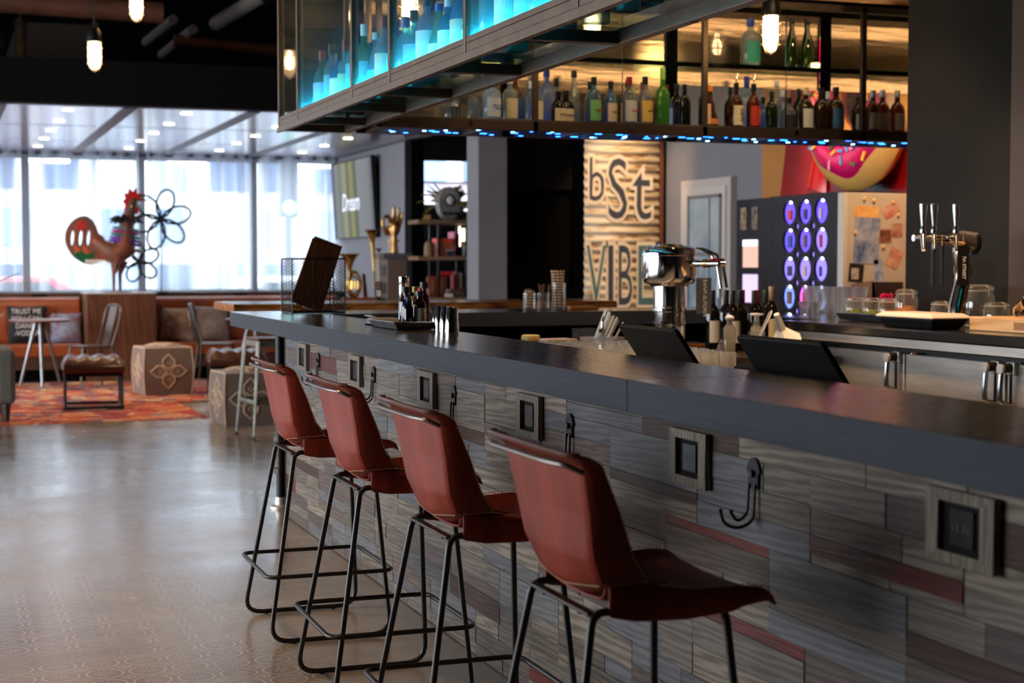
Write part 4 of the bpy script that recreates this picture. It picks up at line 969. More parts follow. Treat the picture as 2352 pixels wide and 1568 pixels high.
for fn, W_ in ((lambda a, b: (a, -by, b), 2*bx), (lambda a, b: (a, by, b), 2*bx), (lambda a, b: (-bx, a, b), 2*by), (lambda a, b: (bx, a, b), 2*by)):
    hexmesh(fn, W_, bh).build('wire_mesh', M_black, t)
M_menu = wood('menu_board', rgb(92, 52, 26), rgb(122, 74, 40), 0.5, along='z')
for i, (x, y, tilt, h, m) in enumerate(((-0.055, -0.02, 0.36, 0.36, M_menu), (-0.035, 0.015, 0.35, 0.37, M_menu), (-0.02, 0.045, 0.33, 0.345, M_menu))):
    MB().obox((0, 0, h/2), (0.165, 0.008, h)).build(['menu_board'][0], m, None, bevel=0.002)
    o = D.objects[[q.name for q in D.objects if q.name.startswith('menu_board')][-1]]
    o.location = (1.875+x, 8.42+y, CZ+0.036+i*0.001); o.rotation_euler = (0, tilt, 0.1)
    tag(o, 'brown wooden menu board leaning in the wire basket, %s' % ('front one', 'middle one', 'rear one')[i], 'menu', 'menus in the wire basket')
t = thing('paper_menu', 'folded cream paper menus sticking up behind the menu boards', 'menu', (1.845, 8.485, CZ+0.01))
for x, a in ((0.0, 0.25), (0.03, 0.30), (0.055, 0.28)): MB().obox((0.06+x, 0.0, 0.185), (0.06, 0.004, 0.36), (0, a, 0)).build('folded_sheet', M_cream, t)

# tray of bitters
M_tin = mat('galvanised_tin', (0.30, 0.31, 0.32, 1), 0.32, 0.9, noise=0.2, nscale=10)
t = thing('metal_tray', 'shallow flared metal tray holding bitters bottles on the counter', 'tray', (1.80, 6.36, CZ))
def tray(par, w, d, h, fl, m):
    b = MB(); lo = [(-w, -d, 0.003), (w, -d, 0.003), (w, d, 0.003), (-w, d, 0.003)]; hi = [(-w-fl, -d-fl, h), (w+fl, -d-fl, h), (w+fl, d+fl, h), (-w-fl, d+fl, h)]
    b.add(lo+hi, [(0, 1, 2, 3), (0, 4, 5, 1), (1, 5, 6, 2), (2, 6, 7, 3), (3, 7, 4, 0)]); b.build('tray_pan', m, par, mods=[('SOLIDIFY', dict(thickness=0.002, offset=-1))])
    MB().tube([*hi], 0.0025, 6, closed=True).build('rolled_rim', m, par)
tray(t, 0.085, 0.19, 0.032, 0.018, M_tin)
def small_bottle(name, label, x, y, r, h, glass, cap, lab, capr=0.6, shoulder=0.62, words=None, wcol=None, clear=0.15, z=CZ+0.005, grp='bitters bottles in the metal tray'):
    q = thing(name, label, 'bottle', (x, y, z), 0.3, grp)
    MB().lathe([(0.001, 0.002), (r*0.94, 0), (r, 0.004), (r, h*shoulder), (r*0.8, h*(shoulder+0.1)), (r*0.42, h*(shoulder+0.17)), (r*0.40, h*0.9), (r*0.001, h*0.9)], 18).build('bottle_glass', bottle_glass(glass, clear), q, smooth=True)
    MB().lathe([(r*capr*0.95, h*0.86), (r*capr, h*0.865), (r*capr, h), (0.001, h)], 14).build('bottle_cap', plain(cap, 0.45), q, smooth=True)
    if lab is not None:
        lo = MB().grid(lambda u, v: ((r+0.001)*math.cos(-PI/2-1.3+2.6*u), (r+0.001)*math.sin(-PI/2-1.3+2.6*u), h*0.08+h*0.46*v), 10, 1).build('paper_label', plain(lab, 0.7), q)
        for i, wd in enumerate(words or []): text('lettering', wd, r*0.42, plain(wcol or (0.5, 0.05, 0.04, 1), 0.7), lo, (0, -r-0.0025, h*0.42-i*r*0.5), (PI/2, 0, 0)) if wd != '-' else MB().box(-r*0.5, r*0.5, -r-0.002, -r-0.0008, h*0.40-i*r*0.4, h*0.40-i*r*0.4+r*0.08).build('printed_line', plain(wcol or (0.5, 0.05, 0.04, 1), 0.7), lo)
    return q
AMG = (0.05, 0.015, 0.006, 1)
t = thing('steel_cylinder', 'tall brushed steel cylinder behind the bitters bottles', 'canister', (1.83, 6.48, CZ+0.005))
MB().lathe([(0.001, 0), (0.022, 0), (0.022, 0.10), (0.0205, 0.102), (0.0205, 0.112), (0.022, 0.114), (0.022, 0.205), (0.019, 0.208), (0.001, 0.208)], 20).build('canister_body', M_chrome, t, smooth=True)
MB().lathe([(0.0225, 0.102), (0.0235, 0.104), (0.0235, 0.112), (0.0225, 0.114)], 20, cap=False).build('black_band', M_blackp, t)
small_bottle('bitters_bottle', 'amber bitters bottle with white label, next to the steel cylinder', 1.815, 6.40, 0.027, 0.165, AMG, cK, (0.7, 0.68, 0.62, 1), words=['-', '-', '-'])
small_bottle('bitters_bottle', 'cobalt blue bitters bottle with black cap', 1.795, 6.315, 0.019, 0.135, (0.01, 0.02, 0.32, 1), cK, (0.02, 0.02, 0.12, 1), clear=0.3, words=['-', '-'], wcol=(0.7, 0.7, 0.75, 1))
small_bottle('bitters_bottle', 'dark amber bitters bottle with white label, front right', 1.832, 6.255, 0.027, 0.150, AMG, cK, (0.7, 0.68, 0.66, 1), words=['-', '-', '-'])
small_bottle('bitters_bottle', 'tall dark bitters bottle with wide black cap, rear right', 1.868, 6.31, 0.022, 0.185, AMG, cK, None, capr=0.8, shoulder=0.6)
small_bottle('bitters_bottle', 'small bottle with orange cap between the amber bottles', 1.864, 6.42, 0.017, 0.165, (0.3, 0.2, 0.1, 1), cY, cC, capr=0.85)
small_bottle('bitters_bottle', 'small bottle with red cap behind the amber bottles', 1.872, 6.37, 0.017, 0.158, (0.3, 0.2, 0.1, 1), (0.55, 0.03, 0.02, 1), cC, capr=0.85)
small_bottle('bitters_bottle', 'black matte dropper bottle beside the front amber bottle', 1.782, 6.245, 0.019, 0.125, (0.01, 0.01, 0.012, 1), cK, None, capr=0.5)
# napkin caddy and shaker tins
t = thing('napkin_caddy', 'low dark caddy with folded paper beside the metal tray', 'caddy', (1.80, 6.72, CZ))
MB().box(-0.06, 0.07, -0.07, 0.07, 0, 0.006).box(-0.06, -0.055, -0.07, 0.07, 0, 0.026).box(0.065, 0.07, -0.07, 0.07, 0, 0.026).box(-0.06, 0.07, 0.065, 0.07, 0, 0.026).build('caddy_tray', M_iron, t)
MB().box(-0.05, 0.06, -0.06, 0.06, 0.007, 0.03).build('napkin_stack', mat('kraft_paper', rgb(150, 116, 86), 0.8), t)
MB().obox((-0.045, 0.01, 0.036), (0.04, 0.05, 0.002), (0, 0.3, 0.4)).build('folded_corner', M_white, t)
tinm = MB().lathe([(0.028, 0.0), (0.0275, 0.004), (0.022, 0.085), (0.018, 0.09), (0.001, 0.09)], 22).mesh('shaker_tin', M_chrome, True)
tinm.update()
for i, (x, y) in enumerate(((1.893, 6.19), (1.884, 6.115), (1.882, 6.035), (1.876, 5.94))):
    o = D.objects.new('shaker_tin', tinm); COL.objects.link(o); o.location = (x-0.005, y, CZ); o.scale = (1, 1, 1.08)
    tag(o, 'upturned polished steel shaker tin, %s in the row' % ('leftmost', 'second', 'third', 'rightmost and nearest')[i], 'cup', 'shaker tins on the counter')

# glasses of straws on the far leg
M_straw = None
def straw_mat():
    m, nt, out = newmat('striped_paper_straw'); L = nt.links.new
    p = N(nt, 'BsdfPrincipled', i_Roughness=0.7); L(p.outputs[0], out.inputs[0])
    tc = N(nt, 'TexCoord'); sp = N(nt, 'SeparateXYZ'); L(tc.outputs['Object'], sp.inputs[0])
    at = N(nt, 'Math', operation='MULTIPLY_ADD'); at.inputs[1].default_value = 1.0; L(sp.outputs[0], at.inputs[0])
    mz = N(nt, 'Math', operation='MULTIPLY'); mz.inputs[1].default_value = 1.0; L(sp.outputs[2], mz.inputs[0]); L(mz.outputs[0], at.inputs[2])
    fr = N(nt, 'Math', operation='MULTIPLY'); fr.inputs[1].default_value = 62.0; L(at.outputs[0], fr.inputs[0])
    f2 = N(nt, 'Math', operation='FRACT'); L(fr.outputs[0], f2.inputs[0]); gt = N(nt, 'Math', operation='GREATER_THAN'); gt.inputs[1].default_value = 0.5; L(f2.outputs[0], gt.inputs[0])
    mx = N(nt, 'MixRGB'); L(gt.outputs[0], mx.inputs[0]); mx.inputs[1].default_value = (0.02, 0.018, 0.016, 1); mx.inputs[2].default_value = rgb(235, 200, 165); L(mx.outputs[0], p.inputs['Base Color'])
    return m
M_straw = straw_mat()
def glass_cup(par, r, h, name='glass_body'):
    return MB().lathe([(0.001, 0.006), (r*0.97, 0.0), (r, 0.004), (r, h), (r-0.003, h), (r-0.004, 0.012), (0.001, 0.012)], 20).build(name, M_strawglass, par, smooth=True)
rs = random.Random(9)
def straws(label, x, y, r, h, sl, n, m, name='straw_glass', kind='straw'):
    t = thing(name, label, 'glass', (x, y, CZ), group='straw glasses on the far bar leg')
    glass_cup(t, r, h)
    for i in range(n):
        a = rs.uniform(0, 2*PI); q = r*0.72*math.sqrt(rs.random()); lean = rs.uniform(0.0, 0.05)
        L_ = sl*rs.uniform(0.93, 1.03)
        o = MB().tube([(0, 0, 0), (0, 0, L_)], 0.0035 if kind == 'straw' else 0.0018, 6).build(kind, m, t, loc=(q*math.cos(a), q*math.sin(a), 0.014))
        d = 0.10 if kind == 'straw' else 0.22
        o.rotation_euler = (-d*math.sin(a)*q/r*1.2*(-1 if True else 1)*-1*-1, d*math.cos(a)*q/r*1.2, 0)
straws('short tumbler filled with black and white striped paper straws', 3.10, 8.40, 0.037, 0.10, 0.105, 16, M_straw)
straws('short tumbler holding thin dark cocktail picks', 3.188, 8.41, 0.036, 0.10, 0.135, 12, mat('bamboo_pick', rgb(110, 74, 40), 0.6), kind='pick')
straws('tall glass crowded with black and white striped paper straws', 3.275, 8.40, 0.04, 0.155, 0.21, 26, M_straw)
t = thing('serving_board', 'thin wooden serving board lying on the far bar leg', 'board', (3.47, 8.56, CZ))
MB().box(-0.09, 0.09, -0.07, 0.07, 0, 0.02).build('board_plank', wood('board_oak', rgb(128, 84, 44), rgb(160, 112, 64), 0.5, along='x'), t, bevel=0.004)
MB().box(-0.125, -0.09, -0.02, 0.02, 0.002, 0.018).build('board_handle', M_blackp, t, bevel=0.003)

# monitors facing the bartender
def monitor(label, y0, y1, h=0.28):
    t = thing('pos_monitor', label, 'monitor', (2.0, (y0+y1)/2, 0.8805))
    w = abs(y1-y0)/2; a = 0.60
    n = Vector((math.sin(a), 0, -math.cos(a)))
    top = Vector((0.0, 0, 0.262)); 
    def pt(s, d, q): return top + Vector((math.sin(a), 0, -math.cos(a)))*d + Vector((0, s, 0)) + Vector((math.cos(a), 0, math.sin(a)))*q
    r = 0.015; out = [(-w, h), (w, h)] + [(w-r+r*math.cos(k*PI/8), r-r*math.sin(k*PI/8)) for k in range(5)] + [(-w+r-r*math.sin(k*PI/8), r-r*math.cos(k*PI/8)) for k in range(5)]
    MB().prism(out, 0.014, lambda p, q, k: pt(p, q, k)).build('screen_back', M_blackp, t, bevel=0.003)
    MB().prism([(-w+0.012, h-0.012), (w-0.012, h-0.012), (w-0.012, 0.012), (-w+0.012, 0.012)], 0.0012, lambda p, q, k: pt(p, q, 0.0145+k)).build('screen_glass', mat('dark_screen', (0.008, 0.008, 0.01, 1), 0.12), t)
    MB().box(0.14, 0.30, -0.08, 0.08, 0.0, 0.012).build('stand_foot', M_blackp, t, bevel=0.004)
    MB().obox((0.19, 0, 0.075), (0.03, 0.07, 0.12), (0, 0.45, 0)).build('stand_neck', M_blackp, t)
monitor('black point-of-sale screen seen from behind, the farther of the two', 4.62, 4.205, 0.28)
monitor('black point-of-sale screen seen from behind, the nearer larger one', 3.83, 3.385, 0.28)
t = thing('card_reader', 'black card reader lying between the two screens', 'card reader', (2.17, 4.02, 0.8805))
MB().prism([(-0.05, 0), (0.05, 0), (0.05, 0.16), (0.03, 0.185), (-0.04, 0.165), (-0.05, 0.13)], 0.14, lambda a, b, h: (a, h-0.07, b)).build('reader_body', M_blackp, t, bevel=0.008)
MB().tube([(-0.0515, 0.032+0.008*math.cos(a*PI/6), 0.115+0.008*math.sin(a*PI/6)) for a in range(10)], 0.0012, 4).box(-0.0525, -0.051, -0.025, 0.02, 0.112, 0.118).build('maker_mark', plain((0.35, 0.35, 0.36, 1)), t)

# ------------------------------------------------------------------ inside the bar
WZ = 0.8805
gm = MB().lathe([(0.030, 0.0), (0.036, 0.0), (0.038, 0.004), (0.033, 0.085), (0.030, 0.09), (0.001, 0.09), (0.001, 0.082), (0.028, 0.080)], 14).mesh('tumbler', M_tumbler, True)
for i in range(13):
    for j in range(6):
        o = D.objects.new('tumbler', gm); COL.objects.link(o); o.location = (2.66+j*0.083+0.006*(i % 2), 5.95+i*0.088, WZ)
        tag(o, 'upturned clear tumbler behind the counter, %s row from the near end, %s from the counter' % (ORD[i], ORD[j]), 'glass', 'upturned tumblers on the steel worktop')
# wine tap tower
t = thing('wine_tap_tower', 'polished steel drum-shaped wine tap tower with side faucets', 'tap tower', (3.395, 7.2, WZ))
MB().lathe([(0.001, 0), (0.10, 0), (0.10, 0.01), (0.082, 0.016), (0.078, 0.02), (0.078, 0.15), (0.082, 0.155), (0.082, 0.165), (0.078, 0.17), (0.078, 0.215), (0.083, 0.22), (0.083, 0.235), (0.079, 0.24), (0.079, 0.345), (0.001, 0.345)], 28).build('tower_column', M_chrome, t, smooth=True)
MB().lathe([(0.001, 0.340), (0.088, 0.342), (0.096, 0.350), (0.118, 0.356), (0.128, 0.366), (0.132, 0.385), (0.132, 0.492), (0.136, 0.494), (0.136, 0.504), (0.132, 0.506), (0.131, 0.516), (0.125, 0.530), (0.105, 0.540), (0.07, 0.544), (0.062, 0.550), (0.001, 0.551)], 36).build('drum_head', M_chrome, t, smooth=True)
for i, a in enumerate((-0.95, -0.35)):
    d = Vector((math.cos(a), math.sin(a), 0)); base = Vector((0, 0, 0.455))
    f = MB().tube([base+d*0.125, base+d*0.17, base+d*0.235, base+d*0.275], [0.018, 0.014, 0.0165, 0.0165], 12).build('faucet', M_chrome, t, smooth=True)
    MB().tube([base+d*0.19, base+d*0.205], 0.021, 12).build('faucet_collar', M_brass, f, smooth=True)
    MB().tube([base+d*0.265+Vector((0, 0, -0.008)), base+d*0.285+Vector((0, 0, -0.12))], 0.008, 10).build('faucet_spout', M_chrome, f, smooth=True)
    MB().tube(rpath([base+d*0.24+Vector((0, 0, 0.015)), base+d*0.238+Vector((0, 0, 0.04)), base+d*0.19+Vector((0, 0, 0.065)), base+d*0.15+Vector((0, 0, 0.075))], 0.02), 0.006, 8).build('faucet_lever', M_chrome, f, smooth=True)
    MB().obox(base+d*0.25+Vector((0, 0, 0.02)), (0.03, 0.03, 0.01)).build('lever_cap', M_red if i == 0 else M_chrome, f)
def tagcard(parent_label, loc, rz, w, h, words, col, tcol, size):
    q = thing('hanging_tag', parent_label, 'tag', loc, rz)
    MB().box(-w/2, w/2, -0.003, 0.003, -h, 0).build('tag_board', col, q, bevel=0.001)
    MB().tube([(-0.006, 0, -0.012), (0, 0, 0.05), (0.006, 0, -0.012)], 0.0016, 5).build('string_loop', mat('twine', rgb(170, 130, 90), 0.8), q)
    text('chalk_lettering', words, size, tcol, q, (0.004, -0.0042, -h*0.55), (PI/2, PI/2, 0), shear=0.15)
    return q
M_chalk = mat('white_chalk', (0.8, 0.78, 0.74, 1), 0.9); M_slate = mat('slate_tag', rgb(92, 86, 80), 0.8, noise=0.1, nscale=40)
tagcard('grey slate tag reading BANFI EUFORIA hanging from the wine faucet', (3.495, 7.02, 1.265), -0.15, 0.075, 0.175, 'BANFI EUFORIA', M_slate, M_chalk, 0.026)
tagcard('dark blank side of a second tag hanging behind the slate wine tag', (3.478, 7.055, 1.262), 1.0, 0.075, 0.175, '', M_blackp, M_chalk, 0.02)
# wine bottles
WIN = [(3.785, 7.5, cK, (0.7, 0.65, 0.6, 1), None), (3.86, 7.42, cK, (0.7, 0.65, 0.6, 1), None), (3.895, 7.56, cK, None, None), (3.945, 7.5, cK, None, None), (3.975, 7.40, (0.05, 0.04, 0.05, 1), cK, 'CRASH'), (4.0, 7.58, cR, (0.62, 0.52, 0.35, 1), None), (4.045, 7.50, cR, None, None), (4.075, 7.40, (0.5, 0.36, 0.22, 1), (0.66, 0.55, 0.38, 1), None), (4.118, 7.54, (0.04, 0.05, 0.03, 1), (0.7, 0.66, 0.62, 1), None)]
wl = ['leftmost with white label', 'second from left with big white label', 'third from left, tucked behind', 'fourth from left, plain dark', 'fifth from left with black CRASH label', 'with red capsule, left one of two', 'with red capsule, right one of two', 'with cork stopper and cream arched label', 'rightmost with striped pale label']
for i, (x, y, cap, lab, wd) in enumerate(WIN):
    bottle('dark red wine bottle on the low worktop, %s' % wl[i], (x, y, WZ), 'wine', 0.315 if i != 7 else 0.335, 0.0375, (0.012, 0.008, 0.006, 1), cap, lab, 'wine bottles beside the tap tower', 0.05, 0.4, words=[wd] if wd else None, wcol=(0.7, 0.62, 0.5, 1), wsize=0.013)
# small bar tools
t = thing('pour_bottle', 'clear bottle with a curved steel pourer rising from the tumblers', 'bottle', (2.60, 6.05, WZ)) if False else thing('pour_bottle', 'clear bottle with a curved steel pourer rising behind the tumblers', 'bottle', (3.19, 7.42, WZ))
MB().lathe([(0.001, 0.003), (0.034, 0), (0.035, 0.08), (0.016, 0.105), (0.013, 0.115), (0.013, 0.125), (0.001, 0.125)], 16).build('bottle_glass', bottle_glass(CLEAR, 0.6), t, smooth=True)
MB().lathe([(0.014, 0.118), (0.018, 0.12), (0.018, 0.135), (0.012, 0.14), (0.001, 0.14)], 12).build('pourer_collar', M_chrome, t, smooth=True)
MB().tube([(0, 0, 0.138), (0, 0, 0.165), (0.003, 0, 0.185), (0.008, 0, 0.2)], [0.007, 0.006, 0.005, 0.0035], 8).build('pour_spout', M_chrome, t, smooth=True)
t.location = (3.02, 7.16, WZ)
t = thing('straw_box', 'glass holder with a slanted fan of wrapped white straws', 'straw holder', (3.10, 7.35, WZ))
MB().box(-0.10, 0.10, -0.05, 0.05, 0, 0.006).box(-0.10, 0.10, -0.05, -0.046, 0, 0.09).box(-0.10, 0.10, 0.046, 0.05, 0, 0.09).box(-0.10, -0.096, -0.05, 0.05, 0, 0.09).box(0.096, 0.10, -0.05, 0.05, 0, 0.09).build('holder_glass', M_tumbler, t)
for i in range(22):
    x = -0.085+0.0075*i; MB().tube([(0, 0, 0), (0.085, 0, 0.215-0.0035*i+rs.uniform(-0.006, 0.006))], 0.0038, 6).build('straw', M_white, t, loc=(x*0.55-0.02, rs.uniform(-0.035, 0.035), 0.012))
t = thing('yellow_lid', 'small round pale yellow tub beyond the bar counter', 'tub', (2.745, 7.42, WZ))
MB().lathe([(0.001, 0), (0.04, 0), (0.043, 0.075), (0.045, 0.078), (0.045, 0.098), (0.04, 0.102), (0.001, 0.102)], 20).build('tub_body', mat('pale_yellow_plastic', rgb(240, 214, 140), 0.5), t, smooth=True)
MB().lathe([(0.0455, 0.08), (0.047, 0.081), (0.047, 0.088), (0.0455, 0.089)], 20, cap=False).build('lid_rim', mat('yellow_rim', rgb(226, 190, 110), 0.5), t)
t = thing('paper_napkins', 'loose stack of pale paper napkins on the steel worktop', 'napkins', (2.93, 7.55, WZ))
for i in range(5): MB().obox((0, 0, 0.004+i*0.016), (0.18, 0.12, 0.012), (0, 0, 0.1*i-0.2)).build('napkin', M_white if i % 2 else mat('blush_paper', rgb(226, 204, 190), 0.8), t)
for i, (x, y) in enumerate(((3.10, 7.60), (3.185, 7.62))):
    t = thing('water_glass', 'clear straight water glass near the tap tower, %s one' % ('left', 'right')[i], 'glass', (x-0.0, y+0.06, WZ))
    glass_cup(t, 0.036, 0.12); MB().lathe([(0.001, 0.013), (0.031, 0.013), (0.031, 0.02), (0.001, 0.02)], 14).build('glass_base', M_tumbler, t)
t = thing('tongs_jar', 'small glass jar with steel tongs standing in it, before the wine', 'jar', (3.79, 7.03, WZ))
glass_cup(t, 0.042, 0.12)
for s in (-1, 1): MB().tube([(-0.02, s*0.006, 0.015), (0.02, s*0.008, 0.10), (0.075, s*0.010, 0.21), (0.083, 0, 0.222)], [0.004, 0.006, 0.007, 0.004], 8, sq=0.4).build('tong_arm', M_steel, t, smooth=True)
MB().lathe([(0.036, 0.014), (0.036, 0.03), (0.001, 0.03)], 14).build('lemon_peel', mat('peel_yellow', rgb(210, 160, 70), 0.6), t)
t = thing('spice_shaker', 'tiny round glass shaker at the foot of the wine bottles', 'shaker', (3.66, 7.15, WZ))
MB().lathe([(0.001, 0), (0.024, 0), (0.027, 0.02), (0.022, 0.045), (0.014, 0.055), (0.014, 0.065)], 14, cap=False).build('shaker_glass', M_tumbler, t, smooth=True)
MB().lathe([(0.015, 0.062), (0.015, 0.075), (0.001, 0.078)], 12).build('shaker_cap', M_chrome, t, smooth=True)
for i, (x, y) in enumerate(((3.74, 7.22), (3.86, 7.16))):
    t = thing('squeeze_bottle', 'white-topped syrup bottle before the wine, %s one' % ('left', 'right')[i], 'bottle', (x, y, WZ))
    MB().lathe([(0.001, 0), (0.03, 0), (0.03, 0.13), (0.014, 0.15), (0.014, 0.165)], 14, cap=False).build('bottle_body', bottle_glass((0.6, 0.56, 0.5, 1), 0.4), t, smooth=True)
    if i: MB().lathe([(0.012, 0.16), (0.012, 0.19), (0.034, 0.196), (0.034, 0.204), (0.001, 0.206)], 14).build('white_cap', M_white, t, smooth=True)
    else: MB().ball((0, 0, 0.18), (0.024, 0.024, 0.016)).build('white_cap', M_white, t, smooth=True)
t = thing('white_funnel', 'white plastic funnel lying upside down behind the nearer screen', 'funnel', (3.30, 6.0, WZ) if False else (3.90, 7.02, WZ), rot=(0.25, -0.5, 0))
MB().lathe([(0.001, 0), (0.085, 0.0), (0.085, 0.012), (0.024, 0.085), (0.016, 0.175), (0.001, 0.176)], 6).build('funnel_cone', M_white, t)
MB().lathe([(0.086, 0.0), (0.09, 0.002), (0.09, 0.01), (0.086, 0.012)], 6, cap=False).build('funnel_rim', M_white, t)
t.location = (3.985, 7.08, 0.935)
t = thing('bar_mat', 'dark wooden block beside the tap tower foot', 'block', (3.60, 7.42, WZ))
MB().box(-0.08, 0.08, -0.05, 0.05, 0, 0.045).build('block_body', M_menu, t, bevel=0.004)
MB().box(-0.07, 0.07, -0.04, 0.04, 0.045, 0.05).build('block_inlay', M_blackp, t)

# ------------------------------------------------------------------ on the back bar
BZ = 1.0345
t = thing('beer_tower', 'polished cobra beer tower with three chrome tap handles', 'beer tower', (4.38, 6.42, BZ), 0.0)
pth = [(0, 0, 0.012), (0.005, 0, 0.10), (0.03, 0, 0.20), (0.035, 0, 0.28), (0.02, 0, 0.345), (0.03, 0, 0.40)]
MB().tube(pth, [0.05, 0.046, 0.042, 0.042, 0.045, 0.05], 18, sq=0.8).build('tower_neck', mat('smoked_chrome', (0.42, 0.30, 0.22, 1), 0.1, 1.0), t, smooth=True)
MB().lathe([(0.001, 0), (0.085, 0), (0.085, 0.008), (0.056, 0.014), (0.001, 0.014)], 20).build('tower_foot', M_chrome, t, smooth=True)
MB().tube([(0.085, 0, 0.405), (0.0, 0, 0.42), (-0.10, 0, 0.42), (-0.24, 0.0, 0.42)], [0.055, 0.05, 0.021, 0.016], 16).build('tap_header', M_chrome, t, smooth=True)
MB().tube([(0.075, 0, 0.40), (0.098, 0, 0.40)], 0.058, 18).build('header_cap', M_iron, t, smooth=True)
for i, x in enumerate((-0.235, -0.175, -0.055)):
    f = MB().tube([(x, -0.02, 0.42), (x, -0.075, 0.42)], 0.013, 10).build('tap', M_chrome, t, smooth=True)
    MB().tube([(x, -0.07, 0.435), (x-0.01, -0.085, 0.40), (x-0.02, -0.105, 0.362)], [0.012, 0.011, 0.009], 10).build('tap_spout', M_chrome, f, smooth=True)
    MB().lathe([(0.011, 0.43), (0.015, 0.445), (0.012, 0.47), (0.010, 0.475)], 12, (x, -0.07, 0)).build('tap_collar', M_chrome, f, smooth=True)
    MB().lathe([(0.010, 0.47), (0.015, 0.52), (0.019, 0.572), (0.018, 0.578), (0.001, 0.578)], 12, (x, -0.07, 0)).build('tap_handle', mat('satin_chrome', (0.62, 0.63, 0.66, 1), 0.25, 1.0), f, smooth=True)
tagcard('black chalk tag reading 7th STREET hanging from the beer tower', (4.33, 6.30, BZ+0.385), -0.2, 0.055, 0.185, '7th STREET', M_blackp, M_chalk, 0.022)
tagcard('black chalk tag seen edge-on under the beer taps, left one', (4.195, 6.345, BZ+0.385), 1.22, 0.055, 0.19, '', M_blackp, M_chalk, 0.02)
tagcard('black chalk tag seen edge-on under the beer taps, right one', (4.245, 6.345, BZ+0.385), 1.22, 0.055, 0.185, '', M_blackp, M_chalk, 0.02)
t = thing('takeout_box', 'black takeout container with pale lid on the back bar', 'container', (4.37, 6.36, BZ), 0.0)
b = MB(); lo = [(-0.075, -0.19, 0), (0.075, -0.19, 0), (0.075, 0.19, 0), (-0.075, 0.19, 0)]; hi = [(-0.10, -0.225, 0.05), (0.10, -0.225, 0.05), (0.10, 0.225, 0.05), (-0.10, 0.225, 0.05)]
b.loft([lo, hi]).build('container_tub', M_blackp, t, bevel=0.008)
MB().loft([[(-0.106, -0.232, 0.05), (0.106, -0.232, 0.05), (0.106, 0.232, 0.05), (-0.106, 0.232, 0.05)], [(-0.106, -0.232, 0.058), (0.106, -0.232, 0.058), (0.106, 0.232, 0.058), (-0.106, 0.232, 0.058)], [(-0.085, -0.2, 0.074), (0.085, -0.2, 0.074), (0.085, 0.2, 0.074), (-0.085, 0.2, 0.074)]]).build('container_lid', mat('cloudy_lid', rgb(214, 190, 176), 0.35), t, bevel=0.004)
t.location = (4.30, 6.37, BZ); t.scale = (1, 1, 1)
D.objects['beer_tower'].location = (4.52, 6.42, BZ)
for o in D.objects:
    if o.name.startswith('hanging_tag') and o.location.z > 1.35: o.location.x += 0.14
t = thing('cutting_board', 'thick pale maple cutting board at the right edge', 'board', (4.52, 5.62, BZ))
MB().box(-0.14, 0.16, -0.55, 0.50, 0, 0.062).build('board_block', wood('maple', rgb(196, 150, 104), rgb(222, 180, 134), 0.45, along='y', scale=0.4), t, bevel=0.004)
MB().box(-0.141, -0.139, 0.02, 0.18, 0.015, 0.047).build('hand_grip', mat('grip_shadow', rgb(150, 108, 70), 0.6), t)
t = thing('garnish_tray', 'long flared steel tray under the garnish jars', 'tray', (4.60, 7.12, BZ))
tray(t, 0.10, 0.30, 0.04, 0.02, M_tin)
M_jarg = pane('jar_clear_glass', (0.95, 0.94, 0.90, 1), 0.05, 2.0, 0.25, (1, 0.92, 0.78, 1))
def jar(label, x, y, r, h, fill, z=None):
    t = thing('clip_jar', label, 'jar', (x, y, BZ+0.006 if z is None else z), group='clip-top jars on the back bar')
    MB().lathe([(0.001, 0.005), (r*0.92, 0), (r, 0.008), (r, h*0.70), (r*0.88, h*0.80), (r*0.88, h*0.86)], 20, cap=False).build('jar_glass', M_jarg, t, smooth=True)
    MB().lathe([(r*0.90, h*0.87), (r*0.93, h*0.885), (r*0.93, h*0.94), (r*0.6, h), (0.001, h)], 20).build('glass_lid', M_jarg, t, smooth=True)
    MB().tube([(r*0.95*math.cos(a*PI/12), r*0.95*math.sin(a*PI/12), h*0.845) for a in range(24)], 0.0022, 5, closed=True).tube([(0, -r*0.96, h*0.84), (0, -r*1.08, h*0.72), (0, -r*1.06, h*0.92), (0, -r*0.6, h*0.99)], 0.0022, 5).build('wire_clip', M_steel, t)
    if fill: MB().lathe([(0.001, 0.008), (r*0.9, 0.008), (r*0.93, h*0.3), (r*0.7, h*0.46), (0.001, h*0.5)], 16).build('jar_contents', fill, t, smooth=True)
cit = mat('dried_citrus', rgb(170, 100, 40), 0.7, noise=0.4, nscale=60); herb = mat('green_garnish', rgb(110, 120, 30), 0.7, noise=0.4, nscale=60); spice = mat('dark_spice', rgb(70, 48, 26), 0.8, noise=0.4, nscale=80)
jar('clip-top jar of green garnish, leftmost in the garnish tray', 4.56, 7.36, 0.058, 0.115, herb)
jar('clip-top jar of green garnish, second in the garnish tray', 4.58, 7.23, 0.056, 0.115, herb)
jar('clip-top jar of dried citrus, third in the garnish tray', 4.59, 7.10, 0.055, 0.115, cit)
jar('tallest clip-top jar in the tray, with dried citrus', 4.61, 6.97, 0.058, 0.165, cit)
jar('clip-top jar of dark spice behind the beer taps', 4.66, 6.745, 0.05, 0.115, spice, BZ)
jar('large fluted clip-top jar right of the beer tower', 4.72, 6.52, 0.075, 0.20, None, BZ)
jar('low clip-top jar at the right, beside the steel jiggers', 4.66, 6.30, 0.062, 0.12, spice, BZ)
gl = MB().lathe([(0.001, 0.004), (0.020, 0), (0.022, 0.006), (0.024, 0.06), (0.034, 0.105), (0.031, 0.105), (0.021, 0.06), (0.001, 0.02)], 16).mesh('stacked_glass', M_tumbler, True)
